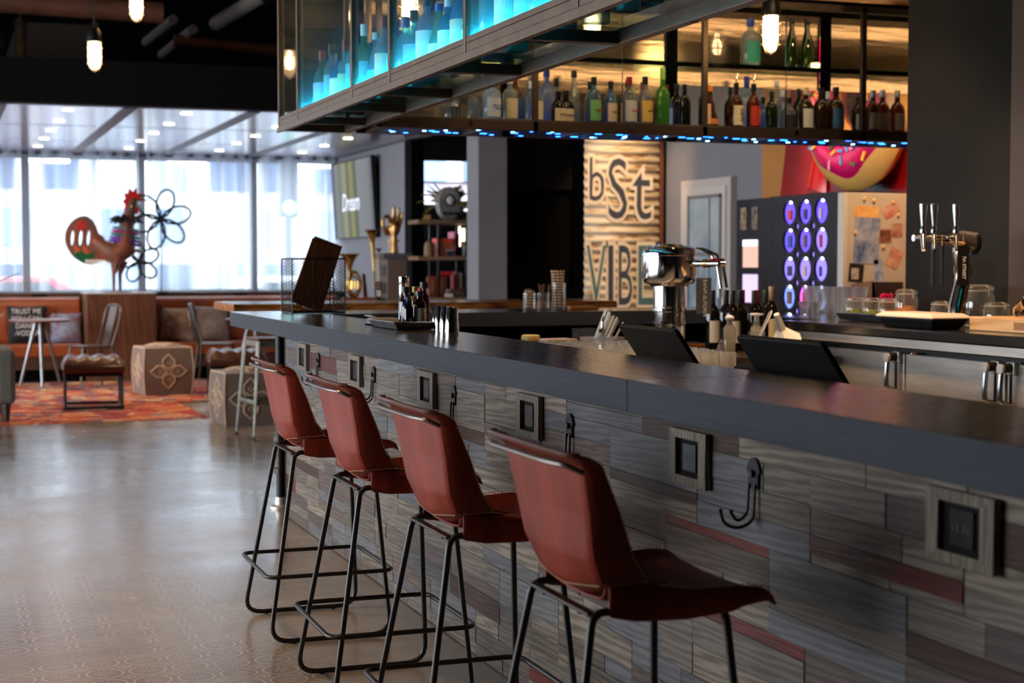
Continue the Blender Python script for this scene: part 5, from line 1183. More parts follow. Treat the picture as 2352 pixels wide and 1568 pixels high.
for i in range(6):
    o = D.objects.new('rocks_glass', gl); COL.objects.link(o); o.location = (4.70+0.012*i, 8.08-0.088*i, BZ+0.05 if False else BZ); o.scale = (1.25, 1.25, 1.62)
    tag(o, 'bright flared clear glass in the row on the back bar corner, %s from left' % ORD[i], 'glass', 'flared glasses on the back bar corner')
for i in range(2):
    o = D.objects.new('shot_glass', gl); COL.objects.link(o); o.location = (4.50+0.02*i, 7.80-0.09*i, BZ); o.scale = (1, 1, 0.85)
    tag(o, 'small flared shot glass before the taller glasses, %s one' % ('left', 'right')[i], 'glass', 'shot glasses on the back bar corner')
for i, (x, y, r, h) in enumerate(((4.62, 6.40, 0.035, 0.045), (4.58, 6.32, 0.03, 0.05))):
    t = thing('jigger', 'small ribbed steel cup behind the takeout box, %s one' % ('left', 'right')[i], 'cup', (x, y-0.05, BZ))
    MB().lathe([(0.001, 0.002), (r*0.8, 0), (r, h), (r*0.96, h), (r*0.76, 0.004), (0.001, 0.004)], 18).build('cup_body', M_steel, t, smooth=True)
    MB().tube([(r*math.cos(a*PI/10), r*math.sin(a*PI/10), h) for a in range(20)], 0.002, 5, closed=True).build('cup_rim', M_chrome, t)
t = thing('strainer', 'round steel cocktail strainer leaning behind the cutting board', 'strainer', (4.60, 6.08, BZ+0.063), rot=(0.5, 0, 0.3))
MB().tube([(0.045*math.cos(a*PI/12), 0.0, 0.047+0.045*math.sin(a*PI/12)) for a in range(24)], 0.004, 6, closed=True).build('coil_ring', M_chrome, t, smooth=True)
MB().lathe([(0.001, 0), (0.042, 0.004), (0.042, 0.006), (0.001, 0.004)], 20, (0, 0.0, 0.047), 'y').build('strainer_plate', M_chrome, t, smooth=True)
MB().box(-0.008, 0.008, -0.003, 0.003, 0.09, 0.15).build('strainer_handle', M_chrome, t)
t.location = (4.56, 6.02, BZ+0.065)
t = thing('bar_spoon', 'large brass-coloured straining spoon standing behind the beer tower', 'spoon', (4.74, 6.70, BZ), rot=(0, 0.05, 0))
MB().tube([(0, 0, 0), (0, 0, 0.22)], 0.006, 8).build('spoon_shaft', M_brass, t, smooth=True)
MB().ball((0, 0, 0.27), (0.055, 0.015, 0.06)).build('spoon_bowl', mat('dull_brass', (0.35, 0.24, 0.13, 1), 0.4, 0.8, noise=0.3, nscale=80), t, smooth=True)

# ------------------------------------------------------------------ lounge by the window
M_walnut = wood('walnut_panel', rgb(84, 52, 36), rgb(112, 74, 52), 0.45, along='z', scale=0.5, rnd=False, bump=0.03)
M_walnut_h = wood('walnut_ledge', rgb(70, 46, 34), rgb(92, 62, 46), 0.45, along='x', scale=0.5, rnd=False, bump=0.03)
M_tan = mat('tan_leather', rgb(150, 72, 34), 0.42, noise=0.15, nscale=6, bump=0.05, bscale=90)
led = struct(MB().box(-6.1, 4.66, 19.16, 19.40, 0.0, 0.985).build('trim_3', M_walnut_h))
for i, x in enumerate((-2.5, -0.6, 0.98, 3.3, 4.1)): MB().box(x, x+0.16, 19.145, 19.16, 0.93, 0.97).build('vent_grille', M_dk, led)
def banquette(label, x0, x1):
    t = thing('banquette', label, 'bench', (x0, 18.55, 0)); w = x1-x0
    MB().box(0, w, 0.08, 0.60, 0, 0.14).build('plinth_base', M_dk, t)
    MB().box(0, w, 0.04, 0.60, 0.14, 0.28).build('seat_box', M_walnut_h, t)
    MB().box(0, w, 0, 0.50, 0.28, 0.425).build('seat_cushion', M_tan, t, bevel=0.025)
    def f(u, v):
        x = w*u; z = 0.425+0.475*v; d = 0
        for r_, zz in enumerate((0.14, 0.31)):
            o = 0.16 if r_ else 0.0; q = ((x+o) % 0.32)-0.16; dz = (z-0.425-zz); d += 0.035*math.exp(-(q*q+dz*dz)/0.0022)
        e = min(1, (1-v)*9)*min(1, v*9)
        return (x, 0.46-0.05*math.sqrt(max(0, e))+d+0.07*v, z)
    MB().grid(f, int(w*42), 20).build('tufted_back', M_tan, t, smooth=True, mods=[('SOLIDIFY', dict(thickness=0.05, offset=-1 if False else 1))])
    nb = int(w/0.32)
    for r_, zz in enumerate((0.14, 0.31)):
        for i in range(nb+1):
            x = 0.16+0.32*i-(0.16 if r_ else 0)
            if 0.05 < x < w-0.05: MB().ball((x, 0.455+0.07*zz/0.475, 0.425+zz), (0.014, 0.008, 0.014), 8, 5).build('button', M_tan, t, smooth=True)
    return t
banquette('tan tufted leather banquette left of the rooster plinth', -2.6, 1.50)
banquette('tan tufted leather banquette right of the rooster plinth', 2.33, 4.62)
t = thing('display_plinth', 'tall walnut block carrying the rooster between the banquettes', 'plinth', (1.53, 18.40, 0))
MB().box(0, 0.76, 0, 0.75, 0.0, 0.985).build('plinth_body', M_walnut, t, bevel=0.004)
MB().box(-0.01, 0.77, -0.01, 0.75, 0.986, 1.0).build('plinth_top', mat('pale_plinth_top', rgb(186, 176, 170), 0.35), t)

# rooster sculpture
M_roost = mat('painted_metal_rust', rgb(92, 70, 52), 0.5, nscale=9, color2=rgb(140, 66, 46), bump=0.2, bscale=30)
M_tail = mat('painted_metal_tail', rgb(96, 72, 58), 0.5, nscale=6, color2=rgb(136, 76, 56))
t = thing('rooster_sculpture', 'painted metal rooster sculpture with bead scarves standing on the plinth', 'sculpture', (1.88, 18.70, 1.0))
MB().tube([(-0.25, 0, 0.60), (-0.10, 0, 0.47), (0.0, 0, 0.43), (0.10, 0, 0.50), (0.115, 0, 0.66), (0.13, 0, 0.80), (0.17, 0, 0.93), (0.20, 0, 1.02), (0.22, 0, 1.09)], [0.07, 0.15, 0.185, 0.18, 0.135, 0.105, 0.085, 0.07, 0.02], 18, sq=0.75).build('body', M_roost, t, smooth=True)
def ell(cx, cy, a, b, rot, n=36):
    return [(cx+a*math.cos(k*2*PI/n)*math.cos(rot)-b*math.sin(k*2*PI/n)*math.sin(rot), cy+a*math.cos(k*2*PI/n)*math.sin(rot)+b*math.sin(k*2*PI/n)*math.cos(rot)) for k in range(n)]
tl = [(-0.13, 0.40), (-0.26, 0.33), (-0.36, 0.34), (-0.47, 0.42), (-0.54, 0.55), (-0.545, 0.66), (-0.50, 0.76), (-0.42, 0.835), (-0.34, 0.855), (-0.27, 0.82), (-0.22, 0.74), (-0.19, 0.66), (-0.13, 0.60)]
def smoothloop(pts, n=4):
    out = []; k = len(pts)
    for i in range(k):
        p0, p1, p2, p3 = pts[i-1], pts[i], pts[(i+1) % k], pts[(i+2) % k]
        for j in range(n):
            s = j/n; out.append(tuple(0.5*((2*p1[d])+(-p0[d]+p2[d])*s+(2*p0[d]-5*p1[d]+4*p2[d]-p3[d])*s*s+(-p0[d]+3*p1[d]-3*p2[d]+p3[d])*s**3) for d in (0, 1)))
    return out
holes = [ell(x, 0.615, 0.10, 0.026, PI/2-0.1, 16) for x in (-0.475, -0.385, -0.30)]
tail = shape2d('tail', [smoothloop(tl)]+holes, 0.022, M_tail, t, (0, 0, 0), (PI/2, 0, 0), bevel=0.01)
shape2d('tail_patch', [smoothloop([(-0.46, 0.42), (-0.36, 0.345), (-0.28, 0.36), (-0.24, 0.45), (-0.33, 0.43), (-0.40, 0.46)])], 0.028, mat('green_enamel', rgb(20, 92, 52), 0.4), tail, (0, -0.0, 0), bevel=0.008)
shape2d('tail_patch', [smoothloop([(-0.44, 0.74), (-0.36, 0.70), (-0.32, 0.76), (-0.38, 0.81)])], 0.028, mat('red_enamel', rgb(176, 48, 44), 0.4), tail, (0, 0, 0), bevel=0.008)
for x0 in (-0.45, -0.36): shape2d('tail_patch', [smoothloop([(x0, 0.52), (x0+0.05, 0.48), (x0+0.07, 0.40), (x0+0.02, 0.44)])], 0.028, mat('orange_enamel', rgb(190, 84, 48), 0.4), tail, (0, 0, 0), bevel=0.006)
fr = MB()
for i in range(11):
    x = -0.34+0.03*i; fr.prism([(x, 0.37), (x+0.03, 0.37), (x+0.008, 0.30-0.01*(i % 3))], 0.02, lambda a, b, h: (a, -0.05+h, b))
fr.build('white_fringe', M_white, t)
for i, (z, r, c, tilt) in enumerate(((0.56, 0.175, (90, 40, 130), 0.55), (0.60, 0.165, (110, 60, 160), 0.5), (0.64, 0.155, (30, 110, 100), 0.5), (0.68, 0.145, (170, 40, 110), 0.45), (0.72, 0.135, (80, 120, 130), 0.4), (0.50, 0.188, (120, 70, 50), 0.6))):
    pts = [(0.112+r*math.cos(a*PI/12), 0.78*r*math.sin(a*PI/12), z-tilt*0.35*r*math.cos(a*PI/12)) for a in range(24)]
    MB().tube(pts, 0.016, 7, closed=True).build('bead_scarf', mat('scarf_%d' % i, rgb(*c), 0.4, noise=0.4, nscale=40), t, smooth=True)
rf = MB(); rs2 = random.Random(4)
for i in range(30):
    a = rs2.uniform(0, 2*PI); c = Vector((0.125+0.10*math.cos(a), 0.085*math.sin(a), 0.82+rs2.uniform(-0.02, 0.03))); d = Vector((math.cos(a)*0.09, math.sin(a)*0.07, rs2.uniform(-0.05, 0.05)))
    rf.tube([c, c+d*0.6, c+d*1.1+Vector((0, 0, -0.02))], [0.022, 0.018, 0.002], 6)
rf.build('black_ruff', mat('black_feather', (0.012, 0.014, 0.012, 1), 0.5), t, smooth=True)
cb = [(0.10, 0.90), (0.115, 1.00), (0.09, 1.03), (0.12, 1.07), (0.105, 1.12), (0.15, 1.12), (0.16, 1.18), (0.20, 1.135), (0.235, 1.18), (0.24, 1.12), (0.28, 1.12), (0.25, 1.06), (0.20, 0.98), (0.16, 0.90)]
shape2d('comb', [cb], 0.02, mat('red_comb', rgb(214, 44, 36), 0.35), t, (0, 0, 0), (PI/2, 0, 0), bevel=0.006)
MB().ball((0.235, -0.03, 0.93), (0.03, 0.025, 0.045)).build('wattle', mat('red_wattle', rgb(226, 26, 22), 0.3), t, smooth=True)
MB().tube([(0.24, 0, 1.06), (0.32, 0, 1.055), (0.40, 0, 1.035)], [0.03, 0.014, 0.003], 8).build('beak', mat('beak_red', rgb(170, 70, 50), 0.5), t, smooth=True)
MB().ball((0.175, -0.075, 0.975), 0.014, 8, 6).build('eye', M_brass, t, smooth=True)
for x in (-0.03, 0.05):
    MB().tube([(x+0.03, 0.05 if x > 0 else -0.05, 0.36), (x, 0.05 if x > 0 else -0.05, 0.2), (x, 0.05 if x > 0 else -0.05, 0.02)], [0.07, 0.022, 0.016], 8).build('leg', M_roost, t, smooth=True)
MB().lathe([(0.001, 0), (0.17, 0), (0.165, 0.012), (0.05, 0.022), (0.001, 0.022)], 24, (0.01, 0, 0)).build('base_disc', mat('base_steel', (0.16, 0.16, 0.17, 1), 0.4, 0.8), t, smooth=True)

# wire flowers on the ledge
M_wire = mat('dark_green_wire', rgb(46, 56, 58), 0.5, 0.4)
def wire_flower(label, loc, h, R, n, rot0):
    t = thing('wire_flower', label, 'sculpture', loc, group='wire flower sculptures')
    MB().tube([(0, 0, 0.01), (0.01, 0, h*0.5), (0, 0, h)], 0.007, 6).build('stem', M_wire, t)
    for k in range(n):
        a = rot0+k*2*PI/n; p = []
        for j in range(17):
            s = j/16; r = R*math.sin(PI*s)**0.8 if 0 < s < 1 else 0; q = (s-0.5)*(1.75 if n == 6 else 2.0)
            p.append((r*math.cos(a+q*(1-0.25*r/R)), -0.03*math.sin(PI*s), h+r*math.sin(a+q*(1-0.25*r/R))))
        MB().tube(p, 0.0085, 6, sq=1.6).build('petal_loop', M_wire, t, smooth=True)
    s = MB()
    for k in range(9): s.tube([(0, 0, h), (R*0.35*math.cos(k*0.7), -0.04, h+R*0.35*math.sin(k*0.7))], 0.0025, 4)
    s.build('stamens', M_wire, t)
    MB().lathe([(0.001, 0), (0.09, 0), (0.09, 0.012), (0.001, 0.012)], 16).build('foot_disc', M_wire, t)
wire_flower('tall dark wire flower sculpture with open petals before the window', (2.46, 19.27, 0.985), 0.865, 0.36, 6, 0.25)
wire_flower('shorter dark wire flower sculpture behind the rooster', (2.205, 19.30, 0.985), 0.36, 0.25, 5, 0.5)

# rugs
def rug_mat(name, seed, cols):
    m, nt, out = newmat(name); L = nt.links.new
    p = N(nt, 'BsdfPrincipled', i_Roughness=0.95); L(p.outputs[0], out.inputs[0])
    tc = N(nt, 'TexCoord'); mp = N(nt, 'Mapping'); mp.inputs['Scale'].default_value = (7, 13, 1); mp.inputs['Location'].default_value = (seed, seed*2, 0); L(tc.outputs['Object'], mp.inputs[0])
    v = N(nt, 'TexVoronoi', distance='CHEBYCHEV', i_Scale=1.0, i_Randomness=0.75); L(mp.outputs[0], v.inputs[0])
    sp = N(nt, 'SeparateColor'); L(v.outputs['Color'], sp.inputs[0])
    rp = N(nt, 'ValToRGB'); rp.color_ramp.interpolation = 'CONSTANT'; e = rp.color_ramp.elements
    e[0].color = cols[0]; e[1].position = 1/len(cols); e[1].color = cols[1]
    for i, c in enumerate(cols[2:]): q = e.new((i+2)/len(cols)); q.color = c
    L(sp.outputs[0], rp.inputs[0])
    nz = N(nt, 'TexNoise', i_Scale=30.0, i_Detail=4.0); L(tc.outputs['Object'], nz.inputs[0])
    mx = N(nt, 'MixRGB', blend_type='MULTIPLY'); mx.inputs[0].default_value = 0.6; L(rp.outputs[0], mx.inputs[1])
    r2 = N(nt, 'ValToRGB'); r2.color_ramp.elements[0].position = 0.3; r2.color_ramp.elements[1].position = 0.6; L(nz.outputs[0], r2.inputs[0]); L(r2.outputs[0], mx.inputs[2])
    L(mx.outputs[0], p.inputs['Base Color']); return m
RC = [rgb(206, 74, 40), rgb(176, 36, 30), rgb(224, 120, 60), rgb(150, 30, 40), rgb(226, 150, 96), rgb(196, 56, 34), rgb(90, 70, 110), rgb(230, 190, 150), rgb(190, 40, 30)]
def rug(label, x0, x1, y0, y1, rz, z, m):
    t = thing('patterned_rug', label, 'rug', ((x0+x1)/2, (y0+y1)/2, z), rz); w = (x1-x0)/2; d = (y1-y0)/2
    MB().box(-w, w, -d, d, 0, 0.008).build('rug_field', m, t)
    f = MB(); n = int(2*w/0.02)
    for i in range(n):
        x = -w+2*w*i/n
        for s in (-1, 1): f.add([(x, s*d, 0.004), (x+0.014, s*d, 0.004), (x+0.01+0.008*math.sin(i*7.1), s*(d+0.05), 0.002)], [(0, 1, 2)])
    f.build('fringe', mat('cream_fringe', rgb(226, 180, 140), 0.9), t)['kind'] = 'stuff'
rug('orange-red patterned rug nearest the bare floor, under the leather ottoman', -1.6, 2.12, 13.75, 16.4, 0.03, 0.0, rug_mat('kilim_red', 3.1, RC))
rug('multicoloured patterned rug farther back by the banquettes', -0.9, 2.95, 15.5, 18.3, -0.06, 0.009, rug_mat('kilim_multi', 8.7, RC[2:]+[rgb(60, 80, 130), rgb(236, 206, 160)]))

# poufs
M_pouf = mat('taupe_felt', rgb(126, 108, 96), 0.9, noise=0.08, nscale=30, sheen=0.2, bump=0.1, bscale=150); M_cord = mat('cream_cord', rgb(214, 186, 158), 0.85)
def pouf(label, loc, rz, s=0.26, h=0.46):
    t = thing('square_pouf', label, 'pouf', loc, rz, group='taupe poufs in the lounge')
    def bul(p):
        x, y, z = p; q = 1+0.10*math.sin(PI*z/h)*(1-0.3*max(abs(x), abs(y))/s); zz = z if z < h*0.99 else z+0.035*(1-(x/s)**2)*(1-(y/s)**2)
        return (x*q, y*q, zz)
    b = MB(); n = 10
    for ax, sg in ((0, 1), (0, -1), (1, 1), (1, -1)):
        b.grid(lambda u, v, ax=ax, sg=sg: bul((sg*s, (2*u-1)*s, v*h) if ax == 0 else ((2*u-1)*s, sg*s, v*h)), n, n)
    b.grid(lambda u, v: bul(((2*u-1)*s, (2*v-1)*s, h)), n, n).grid(lambda u, v: ((2*u-1)*s, (2*v-1)*s, 0), 2, 2)
    b.build('cushion_body', M_pouf, t, smooth=True)
    def face(fn):
        g = MB()
        for k in range(4):
            a = k*PI/2; R_ = lambda p: (p[0]*math.cos(a)-p[1]*math.sin(a), p[0]*math.sin(a)+p[1]*math.cos(a))
            for lp, r in (([(0, 0.02), (0.055, 0.065), (0.055, 0.11), (0, 0.17), (-0.055, 0.11), (-0.055, 0.065)], 0.0085), ([(-0.025, 0.085), (0.0, 0.10), (0.025, 0.085), (0.0, 0.06)], 0.005)):
                g.tube([fn(*R_(p)) for p in lp], r, 5, closed=True)
        return g
    face(lambda a, b_: bul((a, -s-0.001, h*0.5+b_))).build('medallion', M_cord, t)
    face(lambda a, b_: bul((-s-0.001, a, h*0.5+b_))).build('medallion', M_cord, t)
    face(lambda a, b_: bul((a, b_, h))).build('medallion', M_cord, t)
    e = MB()
    for z in (h,): e.tube([bul(p) for p in ((-s, -s, z), (0, -s, z), (s, -s, z), (s, 0, z), (s, s, z), (0, s, z), (-s, s, z), (-s, 0, z))], 0.007, 6, closed=True)
    for sx in (-1, 1):
        for sy in (-1, 1): e.tube([bul((sx*s, sy*s, h*k/6)) for k in range(7)], 0.006, 6)
    e.build('piped_seams', M_cord, t)
pouf('taupe square pouf with cream medallions on the rug beside the ottoman', (2.10, 16.42, 0.0175), 0.12, 0.235, 0.47)
pouf('taupe square pouf with cream medallions half hidden behind the metal stool', (2.37, 13.36, 0.0), 0.12, 0.21, 0.43)

# tufted ottomans
M_chest = mat('chestnut_leather', rgb(74, 40, 28), 0.3, noise=0.2, nscale=8)
def ottoman(label, loc, rz):
    t = thing('tufted_ottoman', label, 'ottoman', loc, rz, group='tufted leather ottomans')
    w, d = 0.27, 0.30
    def f(u, v):
        x = (2*u-1)*w; y = (2*v-1)*d; e = min(1, (1-abs(2*u-1))*6)*min(1, (1-abs(2*v-1))*6)
        p = 0.022*abs(math.sin(u*PI*4))*abs(math.sin(v*PI*4))
        return (x, y, 0.40+0.05*math.sqrt(max(0, e))+p*e)
    MB().grid(f, 32, 32).build('cushion_top', M_chest, t, smooth=True)
    MB().loft([[(-w*0.96, -d*0.96, 0.315), (w*0.96, -d*0.96, 0.315), (w*0.96, d*0.96, 0.315), (-w*0.96, d*0.96, 0.315)], [(-w*1.03, -d*1.03, 0.36), (w*1.03, -d*1.03, 0.36), (w*1.03, d*1.03, 0.36), (-w*1.03, d*1.03, 0.36)], [(-w, -d, 0.402), (w, -d, 0.402), (w, d, 0.402), (-w, d, 0.402)]]).build('cushion_side', M_chest, t, bevel=0.02, smooth=True)
    MB().box(-w*0.95, w*0.95, -d*0.95, d*0.95, 0.295, 0.315).build('seat_frame', M_black, t)
    for sx in (-1, 1):
        for sy in (-1, 1): MB().tube([(sx*w*0.92, sy*d*0.92, 0.02), (sx*w*0.92, sy*d*0.92, 0.296)], 0.009, 8).build('leg', M_black, t)
        for sy in (-0.45, 0.45): MB().tube([(sx*w*0.92, sy*d*0.92, 0.02), (sx*w*0.92, sy*d*0.92, 0.296)], 0.006, 6).build('spindle', M_black, t)
    g = MB()
    for sx in (-1, 1): g.box(sx*w*0.92-0.014, sx*w*0.92+0.014, -d*0.97, d*0.97, 0.0, 0.026)
    for sy in (-1, 1): g.box(-w*0.95, w*0.95, sy*d*0.92-0.014, sy*d*0.92+0.014, 0.0, 0.026)
    g.build('base_frame', M_black, t)
ottoman('chestnut tufted leather ottoman on a black wire base, on the rug', (1.30, 15.1, 0.0175), -0.05)
ottoman('chestnut tufted leather ottoman partly hidden by the counter corner', (2.72, 15.75, 0.0175), -0.1)

# cafe tables, chairs, cushions
def cafe_table(label, loc):
    t = thing('cafe_table', label, 'table', loc, group='round cafe tables by the banquettes')
    MB().lathe([(0.001, 0.69), (0.30, 0.69), (0.32, 0.70), (0.32, 0.712), (0.315, 0.716), (0.001, 0.716)], 32).build('table_top', mat('plum_table_top', rgb(120, 74, 66), 0.3), t, smooth=True)
    for k in range(3):
        a = k*2*PI/3-PI/2; MB().tube([(0.05*math.cos(a), 0.05*math.sin(a), 0.69), (0.24*math.cos(a), 0.24*math.sin(a), 0.006)], [0.022, 0.014], 10).build('leg', M_tin, t, smooth=True)
    MB().lathe([(0.001, 0.60), (0.03, 0.60), (0.06, 0.69), (0.001, 0.69)], 14).build('hub', M_black, t)
cafe_table('round cafe table with splayed metal legs at the left banquette', (0.99, 17.75, 0.0175))
cafe_table('round cafe table half hidden behind the bar counter corner', (3.28, 17.75, 0.0))
M_gun = mat('gunmetal_sheet', (0.11, 0.085, 0.07, 1), 0.35, 0.8)
def cafe_chair(label, loc, rz):
    t = thing('metal_chair', label, 'chair', loc, rz, group='gunmetal cafe chairs')
    MB().loft([[(-0.18, -0.16, 0.43), (0.18, -0.18, 0.43), (0.18, 0.18, 0.43), (-0.18, 0.16, 0.43)], [(-0.185, -0.165, 0.45), (0.19, -0.19, 0.45), (0.19, 0.19, 0.45), (-0.185, 0.165, 0.45)]]).build('seat', M_gun, t, bevel=0.01)
    for sx, sy in ((-1, -1), (-1, 1), (1, -1), (1, 1)):
        MB().tube([(sx*0.16, sy*0.15, 0.435), (sx*0.215, sy*0.205, 0.004)], [0.024, 0.013], 8, sq=0.6).build('leg', M_gun, t)
    hoop = rpath([(-0.16, -0.165, 0.44), (-0.24, -0.19, 0.70), (-0.265, -0.16, 0.86), (-0.275, 0, 0.875), (-0.265, 0.16, 0.86), (-0.24, 0.19, 0.70), (-0.16, 0.165, 0.44)], 0.08, 5)
    MB().tube(hoop, 0.013, 8).build('back_hoop', M_gun, t, smooth=True)
    MB().prism([(-0.075, 0.44), (0.075, 0.44), (0.085, 0.86), (-0.085, 0.86)], 0.008, lambda a, b_, h: (-0.17-0.245*(b_-0.44)+h, a, b_)).build('back_splat', M_gun, t)
    MB().tube([(-0.19, -0.18, 0.2), (-0.19, 0.18, 0.2)], 0.007, 6).tube([(0.19, -0.18, 0.2), (0.19, 0.18, 0.2)], 0.007, 6).build('cross_brace', M_gun, t)
cafe_chair('gunmetal cafe chair facing the round table left of the plinth', (1.48, 17.35, 0.0175), PI+0.35)
cafe_chair('gunmetal cafe chair in front of the patterned cushions', (2.80, 17.45, 0.0175), -0.3)
def cushion(label, loc, rz, col, col2, words=None, ns=12, w=0.22):
    t = thing('throw_cushion', label, 'cushion', loc, rot=(-0.32, 0, rz))
    def f(u, v, s):
        a, b_ = 2*u-1, 2*v-1; q = (1-a*a)*(1-b_*b_); pin = 1-0.10*(1-abs(a))*abs(b_)**4
        return (a*w*(1-0.07*(1-b_*b_)*0-0.06*(1-abs(b_))*abs(a)**3), s*0.085*math.sqrt(q), w+b_*w*(1-0.06*(1-abs(a))*abs(b_)**3))
    MB().grid(lambda u, v: f(u, v, -1), 14, 14).build('cushion_front', mat('cushion_%d' % len(_M), col, 0.85, nscale=ns, color2=col2), t, smooth=True)
    MB().grid(lambda u, v: f(u, v, 1), 14, 14).build('cushion_rear', mat('cushion_back', rgb(60, 52, 50), 0.85), t, smooth=True)
    for i, wd in enumerate(words or []): text('printed_words', wd, 0.085, mat('print_white', (0.8, 0.78, 0.76, 1), 0.8), t, (-0.02, -0.092, 0.345-i*0.085), (PI/2, 0, 0), sx=0.85)
cushion('black cushion printed TRUST ME YOU CAN DANCE - VODKA on the left banquette', (0.92, 18.78, 0.43), 0.05, rgb(20, 19, 22), rgb(30, 28, 32), ['TRUST ME', 'YOU CAN', 'DANCE', '-VODKA'])
cushion('pale blue and plum patterned cushion beside the plinth', (1.325, 18.80, 0.43), -0.06, rgb(150, 170, 190), rgb(122, 70, 90), ns=9, w=0.175)
cushion('pale grey scribble-patterned cushion on the right banquette', (2.98, 18.80, 0.43), 0.05, rgb(180, 160, 146), rgb(130, 112, 100), ns=7, w=0.21)
cushion('brown and cream patterned cushion leaning on the plinth side', (2.56, 18.76, 0.43), -0.3, rgb(120, 84, 66), rgb(196, 170, 148), ns=10, w=0.20)

# grey armchair and frond plant at the left edge
M_tweed = mat('grey_tweed', rgb(98, 94, 88), 0.95, noise=0.15, nscale=120)
t = thing('armchair', 'grey tweed armchair cut by the left edge', 'armchair', (0.07, 14.25, 0.0175))
MB().box(-0.55, 0.34, -0.38, 0.42, 0.16, 0.42).build('seat_block', M_tweed, t, bevel=0.04)
MB().box(0.34, 0.50, -0.42, 0.45, 0.15, 0.60).build('armrest', M_tweed, t, bevel=0.04); MB().box(-0.72, -0.55, -0.42, 0.45, 0.15, 0.60).build('armrest', M_tweed, t, bevel=0.04)
MB().box(-0.55, 0.34, -0.42, -0.24, 0.42, 0.72).build('backrest', M_tweed, t, bevel=0.05)
for x in (-0.62, 0.42):
    for y in (-0.34, 0.36): MB().tube([(x, y, 0.0), (x, y, 0.16)], [0.03, 0.045], 8).build('leg', mat('dark_mahogany', rgb(52, 24, 18), 0.4), t)
M_leaf = mat('fern_leaf', rgb(104, 124, 52), 0.6, noise=0.3, nscale=20)
def frond(b, base, d, L_, droop, n=16, lw=0.05):
    d = Vector(d).normalized(); side = d.cross(Vector((0, 0, 1))).normalized(); p = Vector(base); prev = None; pts = []
    for i in range(n+1):
        s = i/n; pts.append(Vector(base)+d*L_*s+Vector((0, 0, -droop*s*s*L_)))
    b.tube(pts, [0.006*(1-0.8*i/n)+0.001 for i in range(n+1)], 4)
    for i in range(1, n):
        w = lw*math.sin(PI*(0.12+0.88*i/n))**0.8
        for s in (-1, 1):
            q = pts[i]; tip = q+side*s*w+d*w*0.5+Vector((0, 0, -0.25*w)); k = d*max(0.010, L_/n*0.35)
            b.add([q-k, q+k, tip], [(0, 1, 2)])
t = thing('fern_plant', 'green fern on a stand reaching in at the left edge', 'plant', (0.03, 12.9, 0))
MB().lathe([(0.001, 0), (0.14, 0), (0.16, 0.9), (0.15, 0.9), (0.13, 0.05)], 20, cap=False).build('planter', mat('charcoal_planter', rgb(52, 50, 50), 0.7), t, smooth=True)
MB().lathe([(0.001, 0.85), (0.15, 0.85), (0.15, 0.86), (0.001, 0.86)], 16).build('soil', mat('soil', rgb(46, 34, 26), 0.9), t)
for i in range(13):
    a = i*2*PI/13+0.2; f = MB(); frond(f, (0.03*math.cos(a), 0.03*math.sin(a), 0.86), (math.cos(a)*0.55, math.sin(a)*0.55, 0.75 if i % 2 else 0.45), 0.62 if i % 2 else 0.5, 0.45, 16, 0.06)
    f.build('frond', M_leaf, t)
f = MB(); frond(f, (0.02, 0, 0.90), (0.75, 0.05, 0.78), 0.76, 0.25, 20, 0.07); f.build('frond', M_leaf, t)

# metal bar stool and live-edge high table behind the bar corner
M_galv = mat('worn_galvanised', (0.22, 0.20, 0.17, 1), 0.45, 0.7, noise=0.2, nscale=9)
def metal_stool(label, loc, rz, back=False):
    t = thing('metal_bar_stool', label, 'stool', loc, rz, group='galvanised metal bar stools')
    MB().box(-0.17, 0.17, -0.17, 0.17, 0.745, 0.765).build('seat', wood('seat_wood', rgb(96, 48, 32), rgb(126, 70, 48), 0.4, along='x'), t, bevel=0.01)
    MB().box(-0.18, 0.18, -0.18, 0.18, 0.70, 0.745).build('seat_apron', M_galv, t, bevel=0.006)
    for sx, sy in ((-1, -1), (-1, 1), (1, -1), (1, 1)):
        l = MB().tube([(sx*0.165, sy*0.165, 0.74), (sx*0.225, sy*0.225, 0.03)], [0.03, 0.016], 8, sq=0.6).build('leg', M_galv, t)
        MB().lathe([(0.001, 0), (0.022, 0), (0.022, 0.006), (0.006, 0.012), (0.006, 0.035)], 10, (sx*0.226, sy*0.226, 0)).build('foot_pad', M_iron, l)
    g = 0.205
    for a, b_ in (((-g, -g), (g, -g)), ((g, -g), (g, g)), ((g, g), (-g, g)), ((-g, g), (-g, -g))): MB().tube([(a[0], a[1], 0.28), (b_[0], b_[1], 0.28)], 0.012, 8, sq=1.6).build('foot_rail', M_galv, t)
    if back:
        for s in (-1, 1): MB().tube([(-0.17, s*0.16, 0.75), (-0.21, s*0.17, 1.0)], 0.011, 8).build('back_post', M_galv, t)
        MB().grid(lambda u, v: (-0.205-0.05*math.sin(PI*u), (2*u-1)*0.19, 0.93+0.11*v), 12, 2).build('back_panel', M_galv, t, smooth=True, mods=[('SOLIDIFY', dict(thickness=0.006))])
metal_stool('galvanised metal bar stool with wood seat standing past the counter corner', (2.40, 12.22, 0), 0.12)
metal_stool('galvanised bar stool with low back pushed under the live-edge table, left one', (2.45, 10.02, 0), PI/2, True)
metal_stool('galvanised bar stool with low back pushed under the live-edge table, right one', (3.80, 10.02, 0), PI/2, True)
t = thing('live_edge_table', 'long live-edge wooden high table beyond the bar', 'table', (1.78, 10.35, 0))
b = MB(); n = 40; r5 = random.Random(2); e0 = [0.02*math.sin(i*0.7)+0.012*math.sin(i*1.9) for i in range(n+1)]
ring = []
